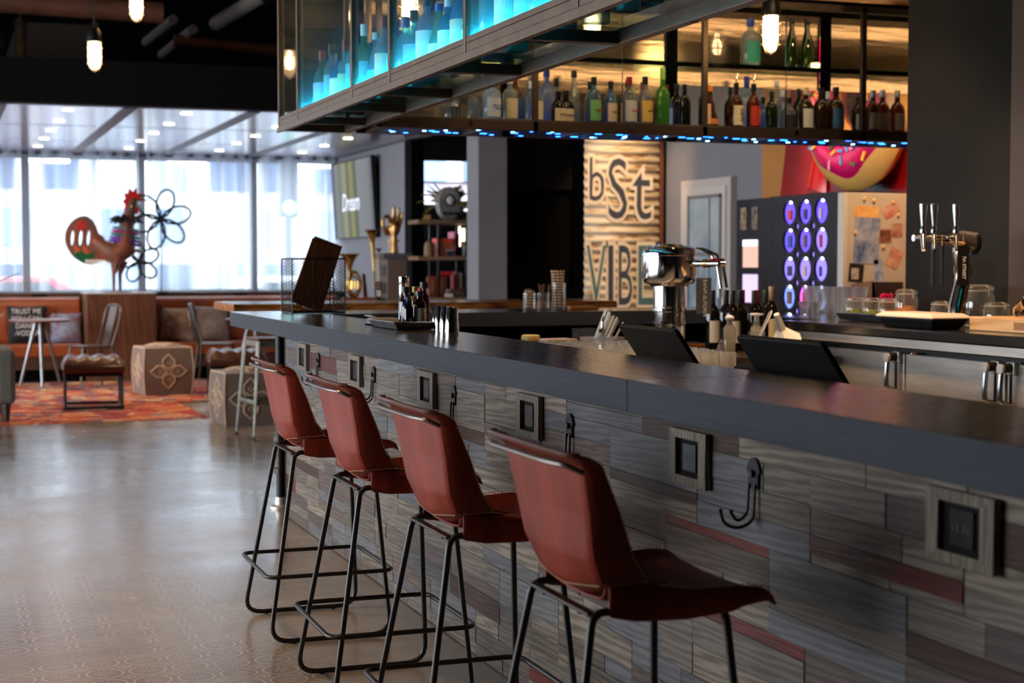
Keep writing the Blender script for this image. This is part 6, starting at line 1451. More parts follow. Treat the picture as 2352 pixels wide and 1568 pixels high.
for i in range(n+1):
    x = 2.7*i/n; e = e0[i]; ring.append([(x, e, 1.02), (x, e-0.015, 1.045), (x, e+0.005, 1.07), (x, 0.78+0.5*e, 1.07), (x, 0.79+0.5*e, 1.04), (x, 0.78+0.5*e, 1.02)])
b.loft(ring).build('table_slab', wood('live_edge_oak', rgb(128, 72, 30), rgb(176, 112, 54), 0.25, along='x', scale=0.3, rnd=False), t, smooth=True)
for x in (0.95, 2.4):
    MB().box(x-0.04, x+0.04, 0.1, 0.18, 0, 1.02).box(x-0.04, x+0.04, 0.6, 0.68, 0, 1.02).box(x-0.04, x+0.04, 0.1, 0.68, 0, 0.05).build('trestle_leg', M_black, t)
MB().box(0.95, 2.4, 0.36, 0.42, 0.25, 0.31).build('stretcher', M_black, t)

# ------------------------------------------------------------------ television wall, brass instruments, hand sculpture
def tv_mat():
    m, nt, out = newmat('lit_screen_stripes'); L = nt.links.new
    tc = N(nt, 'TexCoord'); sp = N(nt, 'SeparateXYZ'); L(tc.outputs['Object'], sp.inputs[0])
    rp = N(nt, 'ValToRGB'); e = rp.color_ramp.elements; mr = N(nt, 'MapRange', i_1=-0.98, i_2=0.98); L(sp.outputs[1], mr.inputs[0]); L(mr.outputs[0], rp.inputs[0])
    cols = [(0.0, rgb(90, 94, 100)), (0.10, rgb(120, 124, 130)), (0.34, rgb(126, 130, 132)), (0.40, rgb(86, 92, 86)), (0.50, rgb(140, 142, 100)), (0.58, rgb(96, 100, 96)), (0.66, rgb(146, 148, 120)), (0.78, rgb(110, 116, 112)), (0.86, rgb(128, 134, 138)), (1.0, rgb(74, 84, 96))]
    e[0].position = 0; e[0].color = cols[0][1]; e[1].position = 1; e[1].color = cols[-1][1]
    for p, c in cols[1:-1]: q = e.new(p); q.color = c
    em = N(nt, 'Emission', i_Strength=0.75); L(rp.outputs[0], em.inputs[0]); L(em.outputs[0], out.inputs[0]); return m
t = thing('television', 'large wall television showing the word Dream over grey stripes', 'television', (4.60, 18.42, 1.62), rot=(0, -0.06, 0))
MB().box(0, 0.05, -0.98, 0.98, 0, 0.92).build('screen_housing', M_blackp, t, bevel=0.004)
sc = MB().box(-0.003, 0, -0.965, 0.965, 0.015, 0.905).build('lit_screen', tv_mat(), t)
text('screen_word', 'Dream', 0.30, emit('screen_text_glow', (0.75, 0.8, 1.0, 1), 1.0), sc, (-0.005, 0.08, 0.42), (PI/2, 0, -PI/2), shear=0.3)
MB().box(0.05, 0.06, -0.3, 0.3, 0.3, 0.6).build('wall_mount', M_black, t)
t = thing('console', 'low dark wood console under the brass instruments', 'console', (3.72, 15.40, 0))
MB().box(0, 0.86, 0, 0.5, 0.0, 0.93).build('console_body', M_walnut_h, t, bevel=0.006)
MB().box(-0.02, 0.88, -0.02, 0.5, 0.93, 0.955).build('console_top', wood('console_top_wood', rgb(78, 48, 34), rgb(104, 66, 46), 0.4, along='x'), t)
KZ = 0.9555
t = thing('french_horn', 'brass French horn standing bell-up on a wooden block', 'horn', (3.86, 15.55, KZ))
MB().box(-0.10, 0.22, -0.10, 0.10, 0, 0.035).build('stand_block', wood('stand_wood', rgb(130, 62, 34), rgb(160, 84, 48), 0.4, along='x'), t, bevel=0.004)
MB().prism([(0.13, 0.035), (0.17, 0.035), (0.145, 0.27), (0.115, 0.27)], 0.03, lambda a, b_, h: (a, 0.05+h, b_)).build('stand_back', _M['stand_wood'], t)
pr = [(0.012, 0.20), (0.018, 0.26), (0.028, 0.32), (0.045, 0.37), (0.075, 0.42), (0.105, 0.445), (0.112, 0.45)]
MB().lathe(pr, 24, (-0.03, 0, 0.02), cap=False).build('bell', M_brass, t, smooth=True)
for R_, cx, cz, yy in ((0.115, 0.02, 0.165, 0.02), (0.10, 0.02, 0.165, -0.012), (0.075, 0.015, 0.16, 0.0)):
    MB().tube([(cx+R_*0.62*math.cos(a*PI/14), yy, cz+R_*1.15*math.sin(a*PI/14)) for a in range(28)], 0.011, 8, closed=True).build('coil_tube', M_brass, t, smooth=True)
for x in (-0.01, 0.02, 0.05): MB().tube([(x, -0.03, 0.12), (x, -0.03, 0.20)], 0.013, 10).build('valve', M_brass, t, smooth=True)
MB().tube([(-0.03, 0, 0.23), (-0.05, 0, 0.14), (-0.02, 0, 0.07)], 0.013, 8).build('lead_pipe', M_brass, t, smooth=True)
t = thing('cornet', 'tall brass bugle standing on end beside the French horn', 'horn', (4.145, 15.62, KZ), 0.0, rot=(0, -0.05, 0))
MB().lathe([(0.011, 0.30), (0.016, 0.45), (0.024, 0.58), (0.040, 0.66), (0.07, 0.705), (0.085, 0.715)], 24, (-0.03, 0, 0), cap=False).build('bell', M_brass, t, smooth=True)
MB().tube(rpath([(-0.03, 0, 0.30), (-0.03, 0, 0.04), (0.02, 0, 0.02), (0.03, 0, 0.08), (0.03, 0, 0.48)], 0.03), 0.011, 8).build('main_tube', M_brass, t, smooth=True)
MB().lathe([(0.008, 0.48), (0.012, 0.50), (0.04, 0.525)], 14, (0.03, 0, 0), cap=False).build('mouthpiece', M_brass, t, smooth=True)
for z in (0.12, 0.15, 0.18): MB().tube([(-0.035, -0.03, z), (0.035, -0.03, z)], 0.012, 8).build('valve', M_brass, t, smooth=True)
MB().box(-0.06, 0.05, -0.04, 0.04, 0, 0.02).build('stand_foot', M_black, t)
t = thing('dark_fern_pot', 'small dark leafy plant behind the horn block', 'plant', (3.78, 15.75, KZ))
MB().lathe([(0.001, 0), (0.04, 0), (0.05, 0.07), (0.045, 0.07)], 14, cap=False).build('pot', M_blackp, t, smooth=True)
f = MB()
for i in range(16): frond(f, (0, 0, 0.06), (math.cos(i*0.9), math.sin(i*0.9), 0.8), 0.13, 0.5, 6, 0.03)
f.build('leaves', mat('dark_leaf', (0.012, 0.014, 0.012, 1), 0.6), t)['kind'] = 'stuff'
t = thing('speaker_pedestal', 'taupe speaker-like pedestal box carrying the golden hand', 'pedestal', (4.20, 15.47, KZ))
MB().box(0, 0.2, 0, 0.28, 0, 0.42).build('pedestal_box', mat('taupe_laminate', rgb(112, 92, 82), 0.6), t, bevel=0.004)
for z in (0.07, 0.25): MB().box(-0.004, 0.004, 0.05, 0.22, z, z+0.11).build('side_port', M_blackp, t)
MB().box(-0.05, 0.25, -0.03, 0.31, 0.42, 0.475).build('top_slab', mat('grey_slab', rgb(86, 86, 88), 0.8, noise=0.1, nscale=40), t, bevel=0.004)
# golden hand: one fused skin
t = thing('hand_sculpture', 'golden hand sculpture making a ring with thumb and forefinger', 'sculpture', (4.30, 15.61, KZ+0.4755))
h = MB()
h.tube([(0, 0, 0.0), (0, 0, 0.06), (0, 0, 0.12), (0, 0, 0.17), (0.0, 0, 0.22), (0.005, 0, 0.28), (0.01, 0, 0.315)], [0.078, 0.070, 0.062, 0.058, 0.066, 0.070, 0.05], 20, sq=0.62)
h.ball((0.0, 0, 0.24), (0.072, 0.040, 0.075), 18, 12)
fing = [  # middle, ring, little raised; forefinger and thumb closing a ring at the left
 ([(0.000, 0, 0.29), (0.004, 0.004, 0.35), (0.006, 0.0, 0.41), (0.000, -0.008, 0.465)], [0.024, 0.021, 0.019, 0.013]),
 ([(0.034, 0, 0.28), (0.046, 0.002, 0.335), (0.056, 0.0, 0.395), (0.055, -0.01, 0.45)], [0.023, 0.020, 0.018, 0.013]),
 ([(0.060, 0, 0.26), (0.078, 0.0, 0.31), (0.090, 0.0, 0.355), (0.093, -0.01, 0.405)], [0.020, 0.017, 0.015, 0.011]),
 ([(-0.034, 0, 0.29), (-0.042, -0.02, 0.345), (-0.072, -0.035, 0.375), (-0.105, -0.035, 0.362), (-0.122, -0.03, 0.33)], [0.024, 0.021, 0.019, 0.016, 0.013]),
 ([(-0.052, 0, 0.19), (-0.088, -0.012, 0.225), (-0.112, -0.025, 0.275), (-0.122, -0.03, 0.335)], [0.031, 0.025, 0.020, 0.014])]
for p, r in fing:
    P_ = [Vector(q) for q in p]; pts = []; rr = []
    for i in range(len(P_)-1):
        for j in range(4): s = j/4; pts.append(P_[i].lerp(P_[i+1], s)); rr.append(r[i]*(1-s)+r[i+1]*s)
    pts.append(P_[-1]); rr.append(r[-1]); h.tube(pts, rr, 12); h.ball(P_[-1], r[-1]*1.02, 10, 6)
ho = h.build('hand', M_gold, t, smooth=True, mods=[('REMESH', dict(mode='VOXEL', voxel_size=0.006, use_smooth_shade=True)), ('SMOOTH', dict(factor=0.5, iterations=4))])
MB().tube([(0.064*math.cos(a*PI/14), 0.042*math.sin(a*PI/14), 0.125) for a in range(28)], 0.007, 6, closed=True).build('wrist_band', M_gold, t, smooth=True)

# ------------------------------------------------------------------ open shelf with curios
t = thing('open_shelf', 'open shelf unit of dark posts and pale timber boards', 'shelf', (4.30, 15.0, 0))
M_shelf = wood('shelf_timber', rgb(110, 84, 64), rgb(140, 112, 88), 0.5, along='x')
for z in (0.96, 1.36, 1.715): MB().box(0.08, 1.05, 0, 0.36, z, z+0.04).build('shelf_board', M_shelf, t, bevel=0.003)
MB().box(0.08, 1.05, 0, 0.36, 0.45, 0.49).build('shelf_board', M_shelf, t)
for x in (0.30, 0.585, 1.0):
    for y in (0.03, 0.33): MB().box(x-0.012, x+0.012, y-0.012, y+0.012, 0, 1.76).build('post', M_black, t)
MB().box(0.30, 0.312, 0.33, 0.34, 1.42, 1.70).build('light_tube', emit('tube_glow', (1.0, 0.8, 0.45, 1), 3.0), t)
MB().box(0.60, 0.62, 0.33, 0.34, 1.50, 1.70).build('light_tube', _M['tube_glow'], t)
S1, S2, S3 = 1.7555, 1.4005, 1.0005
t = thing('radio', 'grey egg-shaped vintage radio with round dial on the top shelf', 'radio', (4.745, 15.12, S1))
arch = ell(0, 0.165, 0.115, 0.165, 0, 36)
MB().prism(arch, 0.13, lambda a, b_, hh: (a, hh, max(0, b_))).build('radio_case', mat('grey_bakelite', rgb(120, 116, 112), 0.35), t, bevel=0.006)
for k in range(9):
    a = PI*(0.08+0.84*k/8); MB().tube([(0.058*math.cos(a), -0.004, 0.20+0.058*math.sin(a)), (0.10*math.cos(a), -0.004, 0.20+0.12*math.sin(a))], 0.006, 6).build('grille_fin', mat('pale_bakelite', rgb(170, 164, 156), 0.4), t)
MB().lathe([(0.001, -0.014), (0.03, -0.012), (0.042, -0.004), (0.046, 0.0), (0.046, 0.004)], 24, (0, 0.0, 0.195), 'y', cap=False).build('dial_glass', mat('dial_white', rgb(220, 226, 224), 0.15), t, smooth=True)
MB().tube([(0.046*math.cos(a*PI/12), -0.003, 0.195+0.052*math.sin(a*PI/12)) for a in range(24)], 0.006, 6, closed=True).build('dial_ring', M_blackp, t)
for x in (-0.06, 0, 0.06): MB().lathe([(0.015, -0.02), (0.015, 0.0)], 12, (x, 0, 0.065), 'y').build('tuning_knob', M_blackp, t)
t = thing('mirror_ball', 'polished silver sphere vase on the top shelf', 'sphere', (4.968, 15.15, S1))
MB().ball((0, 0, 0.105), 0.10, 28, 18).build('sphere_shell', M_chrome, t, smooth=True)
MB().lathe([(0.001, 0), (0.035, 0), (0.03, 0.012), (0.001, 0.012)], 16).build('foot_ring', M_iron, t)
t = thing('shelf_fern', 'bushy golden-green fern behind the vintage radio', 'plant', (4.80, 15.38 if False else 15.30, S1))
MB().lathe([(0.001, 0), (0.06, 0), (0.08, 0.14), (0.07, 0.14)], 16, cap=False).build('pot', M_blackp, t, smooth=True)
r6 = random.Random(21)
for i in range(46):
    a = r6.uniform(0, 2*PI); f = MB(); frond(f, (0, 0, 0.13), (math.cos(a)*0.75, math.sin(a)*0.75, r6.uniform(0.3, 1.6)), r6.uniform(0.26, 0.42), r6.uniform(0.2, 0.8), 10, 0.08)
    f.build('frond', mat('golden_fern', rgb(132, 124, 40), 0.6, noise=0.35, nscale=12), t)
def simple(name, label, cat, loc, parts, rz=0.0):
    t = thing(name, label, cat, loc, rz)
    for nm, mb, m in parts: mb.build(nm, m, t, bevel=0.002)
    return t
simple('letter_card', 'small tan card propped at the left end of the top shelf', 'card', (4.50, 15.1, S1), [('card_sheet', MB().prism([(-0.04, 0), (0.04, 0), (0.04, 0.05), (-0.01, 0.05)], 0.01, lambda a, b_, h_: (a, h_, b_)), mat('tan_card', rgb(190, 140, 84), 0.7)), ('card_stand', MB().box(-0.04, 0.04, 0.01, 0.03, 0, 0.01), M_menu)])
simple('canvas_bag', 'small upright pale canvas backpack on the middle shelf', 'bag', (4.52, 15.12, S2), [('bag_body', MB().lathe([(0.001, 0), (0.05, 0), (0.055, 0.03), (0.05, 0.11), (0.03, 0.14), (0.001, 0.145)], 16, sx=0.8, sy=0.6), mat('canvas', rgb(150, 128, 104), 0.9)), ('strap', MB().tube([(0.045, -0.02, 0.01), (0.06, -0.03, 0.07), (0.035, -0.02, 0.13)], 0.006, 6), M_blackp)])
bk = simple('red_basket', 'orange-red printed bin on the middle shelf', 'bin', (4.67, 15.12, S2), [('bin_tub', MB().loft([[(-0.065, -0.06, 0), (0.065, -0.06, 0), (0.065, 0.06, 0), (-0.065, 0.06, 0)], [(-0.085, -0.075, 0.135), (0.085, -0.075, 0.135), (0.085, 0.075, 0.135), (-0.085, 0.075, 0.135)]]), mat('terracotta_print', rgb(150, 70, 40), 0.6, nscale=30, color2=rgb(196, 110, 60))), ('red_band', MB().box(-0.087, 0.087, -0.078, 0.078, 0.135, 0.175), mat('hot_red', rgb(226, 66, 40), 0.5))])
simple('pink_frame', 'thin pink upright picture frame on the middle shelf', 'frame', (4.775, 15.16, S2), [('frame_edge', MB().box(-0.008, 0.008, -0.10, 0.10, 0, 0.24), mat('pink_plastic', rgb(206, 96, 120), 0.4)), ('picture', MB().box(0.008, 0.05, -0.09, 0.09, 0.01, 0.22), M_dgrey)])
simple('dark_tin', 'small navy tin in front of the orange-red bin', 'tin', (4.712, 15.02, S2), [('tin_body', MB().box(-0.032, 0.032, -0.02, 0.02, 0, 0.05), mat('navy_tin', rgb(40, 46, 66), 0.4)), ('tin_lid', MB().box(-0.034, 0.034, -0.022, 0.022, 0.05, 0.064), mat('pale_tin', rgb(140, 140, 150), 0.4))])
t = thing('toy_camera', 'white box camera with round lens on the middle shelf', 'camera', (4.92, 15.12, S2))
MB().box(-0.045, 0.045, -0.03, 0.03, 0, 0.115).build('camera_body', M_white, t, bevel=0.008); MB().lathe([(0.001, -0.02), (0.02, -0.02), (0.024, 0.0)], 16, (0, -0.03, 0.06), 'y').build('lens', M_blackp, t, smooth=True)
t = thing('table_lamp', 'small lamp with glowing pear shade behind the white camera', 'lamp', (4.93, 15.25, S2))
MB().lathe([(0.001, 0), (0.03, 0), (0.012, 0.03), (0.018, 0.09), (0.03, 0.13), (0.012, 0.155)], 14).build('lamp_base', mat('plum_glass', rgb(90, 20, 40), 0.2), t, smooth=True)
MB().lathe([(0.02, 0.15), (0.05, 0.19), (0.05, 0.23), (0.03, 0.27), (0.001, 0.28)], 16).build('lamp_shade', emit('shade_glow', (1.0, 0.78, 0.6, 1), 2.2), t, smooth=True)
t = thing('satchel', 'red-brown leather satchel with two straps on the lower shelf', 'bag', (4.60, 15.12, S3))
MB().box(-0.095, 0.095, -0.04, 0.04, 0, 0.20).build('satchel_body', mat('oxblood_leather', rgb(112, 50, 36), 0.4), t, bevel=0.02); MB().box(-0.097, 0.097, -0.045, -0.04, 0.09, 0.205).build('flap', mat('oxblood_flap', rgb(126, 58, 42), 0.4), t, bevel=0.002)
for x in (-0.05, 0.05): MB().box(x-0.01, x+0.01, -0.05, -0.045, 0.05, 0.16).build('strap', mat('strap_tan', rgb(150, 92, 52), 0.5), t)
for i, (x, y, zz, w_, h_, col, lb) in enumerate(((4.71, 15.1, 0, 0.07, 0.03, (224, 224, 226), 'white paperback lying flat in front of the books'), (4.80, 15.16, 0, 0.16, 0.045, (120, 96, 92), 'mauve hardback lying flat at the stack bottom'), (4.80, 15.16, 0.0455, 0.15, 0.03, (110, 80, 70), 'brown hardback lying flat on the mauve one'))):
    t = thing('book', lb, 'book', (x, y, S3+zz), 0.1*i, 'books on the lower shelf'); MB().box(-w_/2, w_/2, -0.06, 0.06, 0.003, h_-0.003).build('pages', M_cream, t)
    MB().box(-w_/2-0.002, w_/2+0.002, -0.062, 0.062, h_-0.003, h_).box(-w_/2-0.002, w_/2+0.002, -0.062, 0.062, 0, 0.003).box(-w_/2-0.002, w_/2+0.002, -0.0635, -0.062, 0, h_).build('cover', mat('cover_%d' % i, rgb(*col), 0.6), t)
for i in range(4):
    t = thing('book', 'upright book, %s from left beside the satchel' % ORD[i], 'book', (4.815+0.03*i, 15.24, S3+0.076), 0, 'books on the lower shelf'); hh = (0.15, 0.17, 0.16, 0.14)[i]
    MB().box(-0.011, 0.011, -0.055, 0.06, 0.002, hh-0.002).build('pages', M_cream, t); MB().box(-0.013, 0.013, -0.058, -0.055, 0, hh).box(-0.013, -0.011, -0.058, 0.06, 0, hh).box(0.011, 0.013, -0.058, 0.06, 0, hh).build('cover', mat('spine_%d' % i, rgb(*((150, 40, 36), (90, 80, 76), (180, 160, 140), (70, 40, 36))[i]), 0.6), t)
t = thing('red_tube', 'small red tube with pale ends above the satchel', 'tube', (4.73, 15.22, S3+0.23)); MB().tube([(-0.07, 0, 0), (0.07, 0, 0)], 0.02, 12).build('sign_tube', mat('red_tube', rgb(214, 36, 40), 0.4), t, smooth=True); MB().tube([(-0.078, 0, 0), (-0.07, 0, 0)], 0.021, 12).tube([(0.07, 0, 0), (0.078, 0, 0)], 0.021, 12).build('end_cap', M_cream, t); MB().tube([(-0.06, 0.01, -0.23), (-0.06, 0.01, 0)], 0.004, 6).build('sign_peg', M_black, t)
t = thing('framed_photo', 'brown wooden photo frame at the right end of the lower shelf', 'frame', (4.97, 15.06, S3)); MB().box(-0.05, 0.05, 0, 0.012, 0, 0.20).build('frame_rim', M_menu, t, bevel=0.003); MB().box(-0.036, 0.036, -0.002, 0, 0.02, 0.18).build('picture', mat('sepia_print', rgb(150, 110, 84), 0.6), t)

# ------------------------------------------------------------------ corrugated painted sheet, white door
def corr_mat():
    m, nt, out = newmat('rusted_cream_sheet'); L = nt.links.new
    p = N(nt, 'BsdfPrincipled', i_Roughness=0.5); L(p.outputs[0], out.inputs[0]); tc = N(nt, 'TexCoord'); mp = N(nt, 'Mapping'); mp.inputs['Scale'].default_value = (2, 1, 9); L(tc.outputs['Object'], mp.inputs[0])
    nz = N(nt, 'TexNoise', i_Scale=2.0, i_Detail=6.0); L(mp.outputs[0], nz.inputs[0]); rp = N(nt, 'ValToRGB'); e = rp.color_ramp.elements
    e[0].position = 0.34; e[0].color = rgb(136, 100, 70); e[1].position = 0.52; e[1].color = rgb(214, 200, 178); q = e.new(0.42); q.color = rgb(190, 164, 132); L(nz.outputs[0], rp.inputs[0]); L(rp.outputs[0], p.inputs['Base Color']); return m
t = thing('painted_sheet', 'corrugated cream metal sheet painted with big outlined letters, spot-lit', 'artwork', (5.865, 14.36, 0.62))
MB().grid(lambda u, v: (0.79*u, 0.012*math.sin(v*2*PI*30), 2.6*v), 1, 360).build('corrugated_sheet', corr_mat(), t, smooth=True, mods=[('SOLIDIFY', dict(thickness=0.003))])
MB().box(0.79, 0.83, -0.02, 0.03, 0, 2.6).build('side_trim', mat('rust_trim', rgb(96, 54, 34), 0.6), t); MB().box(0.83, 0.87, -0.03, 0.03, 0, 2.6).build('edge_post', M_dk, t)
def wavy(o, amp=0.010, f=2*PI*30/2.6, dy=-0.0135):
    # lay the painted letters over the corrugations
    me = o.data
    for v in me.vertices: v.co.x += 0.006*math.sin(v.co.y*52)
W_out = mat('painted_white_outline', rgb(222, 208, 190), 0.6); W_dark = mat('painted_slate', rgb(58, 62, 76), 0.6); W_teal = mat('painted_teal', rgb(76, 110, 112), 0.6)
def letter(s, x, z, size, sx, inner):
    o = text('painted_letter', s, size, W_out, t, (x, -0.0135, z), (PI/2, 0, 0), extrude=0.001, sx=sx, offset=0.034); wavy(o)
    i = text('letter_fill', s, size, inner, o, (0, 0, 0.0022), (0, 0, 0), extrude=0.0006, offset=-0.004); wavy(i)
letter('b', 0.12, 1.50, 0.62, 0.62, W_dark); letter('S', 0.34, 1.40, 0.85, 0.62, W_dark); letter('t', 0.60, 1.40, 0.86, 0.72, W_dark)
letter('V', 0.12, 0.56, 0.86, 0.40, W_teal); letter('I', 0.275, 0.56, 0.86, 0.7, W_dark); letter('B', 0.42, 0.56, 0.86, 0.36, W_dark); letter('E', 0.64, 0.56, 0.86, 0.5, W_teal)
d = struct(MB().box(6.66, 6.72, 12.86, 13.88, 0, 2.11).build('door_1', mat('pale_door_frame', rgb(196, 186, 180), 0.5), bevel=0.004))
lf = MB().box(6.645, 6.66, 12.93, 13.81, 0.0, 2.03).build('door_leaf', mat('white_door', rgb(206, 198, 192), 0.5), d)
MB().box(6.640, 6.645, 13.03, 13.65, 0.55, 1.93).build('glazed_pane', mat('street_blue_pane', rgb(120, 150, 170), 0.15, nscale=2.5, color2=rgb(170, 186, 192)), lf)
MB().box(6.632, 6.640, 13.00, 13.68, 1.93, 1.96).box(6.632, 6.640, 13.00, 13.68, 0.52, 0.55).box(6.632, 6.640, 13.00, 13.03, 0.52, 1.96).box(6.632, 6.640, 13.65, 13.68, 0.52, 1.96).box(6.634, 6.640, 13.03, 13.65, 1.40, 1.43).box(6.634, 6.640, 13.22, 13.24, 0.55, 1.93).build('glazing_bar', mat('glazing_grey', rgb(120, 118, 118), 0.5), lf)
MB().tube([(6.61, 12.98, 1.02), (6.61, 12.98, 1.30)], 0.012, 8).build('door_pull', M_steel, lf)

# ------------------------------------------------------------------ photo booth, capsule vending machine, poster board, donut float
def glossy_warm(): return mat('gloss_black_panel', (0.008, 0.005, 0.0045, 1), 0.3, spec=0.15)
t = thing('photo_booth', 'glossy black photo booth panel with two lit screens', 'photo booth', (6.1, 11.40, 0))
MB().box(0, 0.48, -0.28, 0.27, 0, 1.845).build('booth_body', glossy_warm(), t, bevel=0.006)
for z0, z1, c in ((1.30, 1.52, (0.9, 0.5, 0.4)), (1.02, 1.245, (0.75, 0.62, 1.0))): MB().box(-0.008, 0, -0.10, 0.14, z0, z1).build('lit_screen', emit('booth_screen_%d' % int(z0*100), c+(1,), 0.8), t)
MB().box(-0.010, -0.008, -0.10, 0.14, 1.47, 1.52).build('screen_header', emit('booth_header', (0.85, 0.8, 1.0, 1), 1.4), t)
for y, z, c in ((0.14, 1.70, (210, 170, 120)), (-0.05, 1.70, (150, 130, 110))): MB().box(-0.006, 0, y-0.05, y+0.05, z-0.10, z+0.08).build('stuck_photo', mat('photo_%d' % c[0], rgb(*c), 0.5, nscale=14, color2=rgb(50, 40, 34)), t)
t = thing('capsule_machine', 'black vending machine with purple-lit oval windows in rows of three', 'vending machine', (6.1, 10.58, 0))
MB().box(0.03, 0.48, -0.55, 0.53, 0, 1.85).build('machine_body', M_dk, t)
cells = []
ysx = (0.235, 0.0, -0.235); zz = (1.718, 1.506, 1.292, 1.078, 0.865)
holes = [ell(y, z, 0.094, 0.092, 0, 20) for y in ysx for z in zz] + [[(y-0.034, z), (y, z+0.055), (y+0.034, z), (y, z-0.055)] for y in (0.1175, -0.1175) for z in (1.612, 1.40, 1.185, 0.97)]
shape2d('front_panel', [[(-0.40, 0.1), (0.40, 0.1), (0.40, 1.85), (-0.40, 1.85)]]+[[(-a, b_) for a, b_ in q] for q in holes], 0.012, glossy_warm(), t, (0.012, 0, 0), (PI/2, 0, -PI/2))
MB().box(0, 0.03, -0.55, -0.40, 0, 1.85).build('side_stile', glossy_warm(), t); MB().box(0, 0.03, 0.40, 0.53, 0, 1.85).build('side_stile', glossy_warm(), t)
r7 = random.Random(8); PC = [(0.16, 0.10, 1.0), (0.30, 0.22, 1.0), (0.22, 0.32, 1.0), (0.35, 0.5, 1.0), (0.20, 0.7, 1.0), (0.8, 0.15, 0.9)]
k = 0
for iz, z in enumerate(zz):
    for iy, y in enumerate(ysx):
        c = PC[min(5, max(0, iz+r7.choice((-1, 0, 0))))] if not (iz == 3 and iy == 1) else PC[5]
        w = MB().prism(ell(y, z, 0.095, 0.093, 0, 20), 0.004, lambda a, b_, h_: (0.026-h_, a, b_)).build('lit_window', emit('cell_%d' % PC.index(c), c+(1,), 1.1), t)
        MB().box(0.005, 0.020, y-0.025+0.015*iy, y+0.03, z-0.055, z+0.02+0.02*(iz % 2)).build('prize_capsule', mat('prize_%d' % (k % 5), rgb(*((190, 60, 60), (60, 60, 90), (210, 190, 160), (60, 90, 160), (120, 90, 70))[k % 5]), 0.5), w); k += 1
        MB().ball((0.012, y-0.01, z+0.078), 0.010, 8, 6).build('cell_lamp', emit('cell_lamp_glow', (0.6, 0.75, 1.0, 1), 12.0), w)
for y in (0.1175, -0.1175):
    for z in (1.612, 1.40, 1.185, 0.97): MB().prism([(y-0.035, z), (y, z+0.056), (y+0.035, z), (y, z-0.056)], 0.003, lambda a, b_, h_: (0.026-h_, a, b_)).build('lit_diamond', emit('diamond_glow', (0.35, 0.25, 1.0, 1), 0.8), t)
t = thing('poster_board', 'cream metal board covered in posters, photos and magnets', 'notice board', (6.03, 9.92, 0))
MB().box(0.03, 0.56, 0, 0.07, 0.0, 1.835).build('board_sheet', mat('cream_enamel', rgb(196, 184, 164), 0.3, noise=0.06, nscale=3), t, bevel=0.006)
MB().box(0, 0.03, -0.01, 0.07, 0.0, 1.835).build('edge_post', mat('pale_post', rgb(206, 196, 180), 0.4), t)
def paper(nm, x0, x1, z0, z1, c1, c2, rot=0.0, ns=9.0, dy=-0.003): MB().box(-(x1-x0)/2, (x1-x0)/2, dy, dy+0.002, -(z1-z0)/2, (z1-z0)/2).build(nm, mat('paper_%d_%d' % (int(x0*1000), int(z0*1000)), rgb(*c1), 0.6, nscale=ns, color2=rgb(*c2)), t, loc=((x0+x1)/2, 0, (z0+z1)/2), rot=(0, rot, 0))
paper('poster', 0.09, 0.30, 1.33, 1.66, (190, 196, 206), (50, 80, 130), 0.05, 7); paper('poster_heading', 0.09, 0.29, 1.66, 1.74, (220, 140, 70), (236, 200, 120), 0.05, 20)
paper('photo_print', 0.29, 0.40, 1.48, 1.58, (214, 176, 150), (110, 60, 44), 0, 14, -0.004); paper('photo_inset', 0.30, 0.39, 1.49, 1.57, (40, 40, 36), (150, 90, 60), 0, 14, -0.006)
paper('flyer', 0.32, 0.46, 1.67, 1.76, (220, 190, 170), (190, 80, 60), -0.5, 10); paper('photo_print', 0.40, 0.49, 1.52, 1.62, (200, 170, 140), (150, 60, 44), 0, 12); paper('photo_print', 0.37, 0.48, 1.30, 1.44, (176, 90, 66), (220, 180, 150), 0.45, 12)
paper('sticker', 0.26, 0.33, 1.20, 1.36, (200, 210, 220), (90, 120, 170), -0.1, 16); paper('news_clipping', 0.08, 0.27, 0.98, 1.20, (150, 134, 118), (120, 104, 92), -0.12, 40); paper('black_flyer', 0.05, 0.17, 1.20, 1.33, (20, 18, 18), (34, 30, 28), 0.1); paper('badge_print', 0.07, 0.13, 1.22, 1.30, (226, 214, 196), (120, 110, 100), 0, 30, -0.005)
paper('dark_poster', 0.24, 0.50, 0.95, 1.20, (30, 26, 26), (60, 40, 36), 0.0, 6)
for x, z in ((0.17, 1.79), (0.25, 1.78), (0.41, 1.77), (0.45, 1.68), (0.10, 1.55), (0.33, 1.45)): MB().ball((x, -0.008, z), (0.014, 0.008, 0.016), 8, 6).build('magnet', mat('amber_magnet', rgb(220, 180, 110), 0.3), t, smooth=True)
pk = MB(); r8 = random.Random(6)
for i in range(16): pk.ball((0.36+r8.uniform(-0.05, 0.05), -0.02, 1.08+r8.uniform(-0.05, 0.04)), 0.018, 6, 5)
pk.build('pink_pompom', mat('hot_pink', rgb(220, 20, 90), 0.7), t, smooth=True)
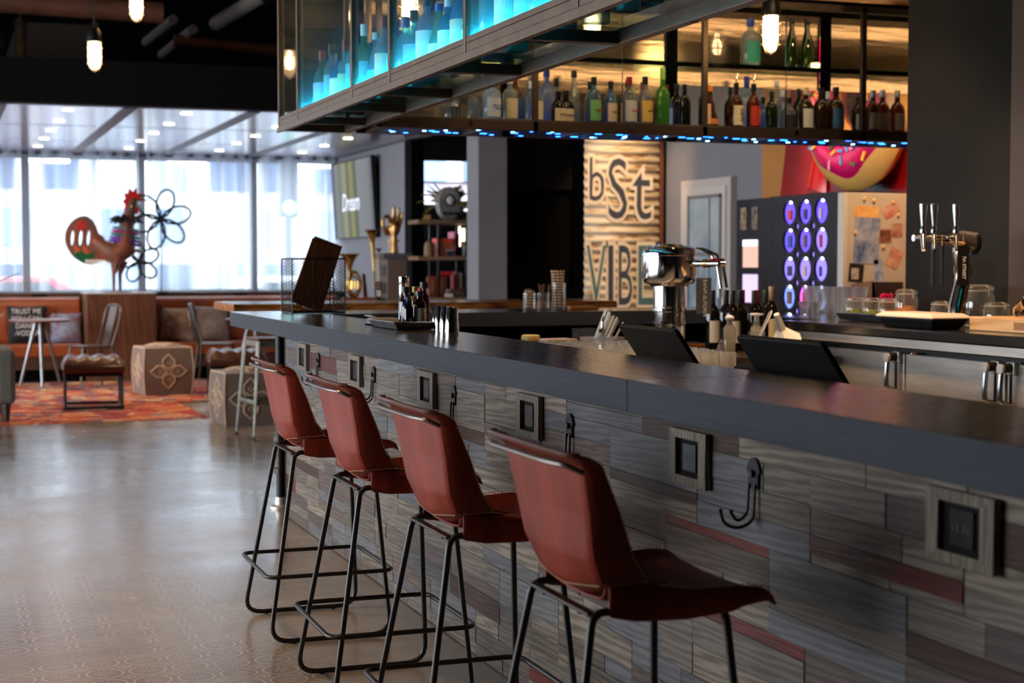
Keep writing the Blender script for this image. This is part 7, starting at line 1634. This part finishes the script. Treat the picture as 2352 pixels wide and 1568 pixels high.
# red painted bottle shape and donut float on the mural wall
t = thing('red_mural_panel', 'glossy deep red wall panel behind the donut float', 'wall panel', (6.60, 10.3, 1.2))
MB().prism([(-2.2, 0), (1.72, 0), (1.50, 1.0), (1.35, 1.9), (-2.2, 1.9)], 0.05, lambda a, b_, h_: (0.06-h_, a, b_)).build('red_sheet', mat('deep_red_gloss', rgb(150, 14, 12), 0.25, noise=0.2, nscale=2), t)
MB().tube([(0, 0.95, 0.72), (0, 0.9, 0.95), (0, 0.98, 1.1), (0, 1.0, 1.6)], [0.16, 0.12, 0.06, 0.05], 14, sq=0.3).build('bottle_relief', mat('bright_red_gloss', rgb(176, 18, 14), 0.2), t, smooth=True)
t = thing('donut_float', 'inflatable donut float with pink icing and coloured sprinkles on the wall', 'pool float', (6.42, 10.38, 2.56), rot=(0, 0, 0))
def torus(R_, r, a0, a1, q0=0, q1=2*PI, nx=48, ny=16, wob=0.0, sc=0.55, push=0.0):
    def f(u, v):
        a = a0+(a1-a0)*u; q = q0+(q1-q0)*v; rr = R_+r*math.cos(q)*(1+wob*math.sin(a*7+1))
        return (-r*sc*math.sin(q)-push, rr*math.cos(a), rr*math.sin(a))
    return MB().grid(f, nx, ny)
torus(0.46, 0.235, 0, 2*PI).build('dough_ring', mat('dough_vinyl', rgb(224, 170, 90), 0.3), t, smooth=True)
torus(0.44, 0.20, 0, 2*PI, 0.0, PI, 60, 14, 0.06, 0.70, 0.012).build('pink_icing', mat('icing_vinyl', rgb(206, 12, 96), 0.25), t, smooth=True)
r9 = random.Random(15); SC = [(40, 70, 170), (60, 90, 30), (230, 180, 40), (240, 150, 180), (60, 150, 220)]
for i in range(70):
    a = r9.uniform(0, 2*PI); rr = r9.uniform(0.32, 0.59); q = math.acos(max(-1, min(1, (rr-0.44)/0.20)))
    x = -0.20*0.70*math.sin(q)-0.016; b_ = r9.uniform(0, PI)
    MB().obox((x, rr*math.cos(a), rr*math.sin(a)), (0.012, 0.07, 0.022), (b_, 0, 0)).build('sprinkle', mat('sprinkle_%d' % (i % 5), rgb(*SC[i % 5]), 0.4), t)
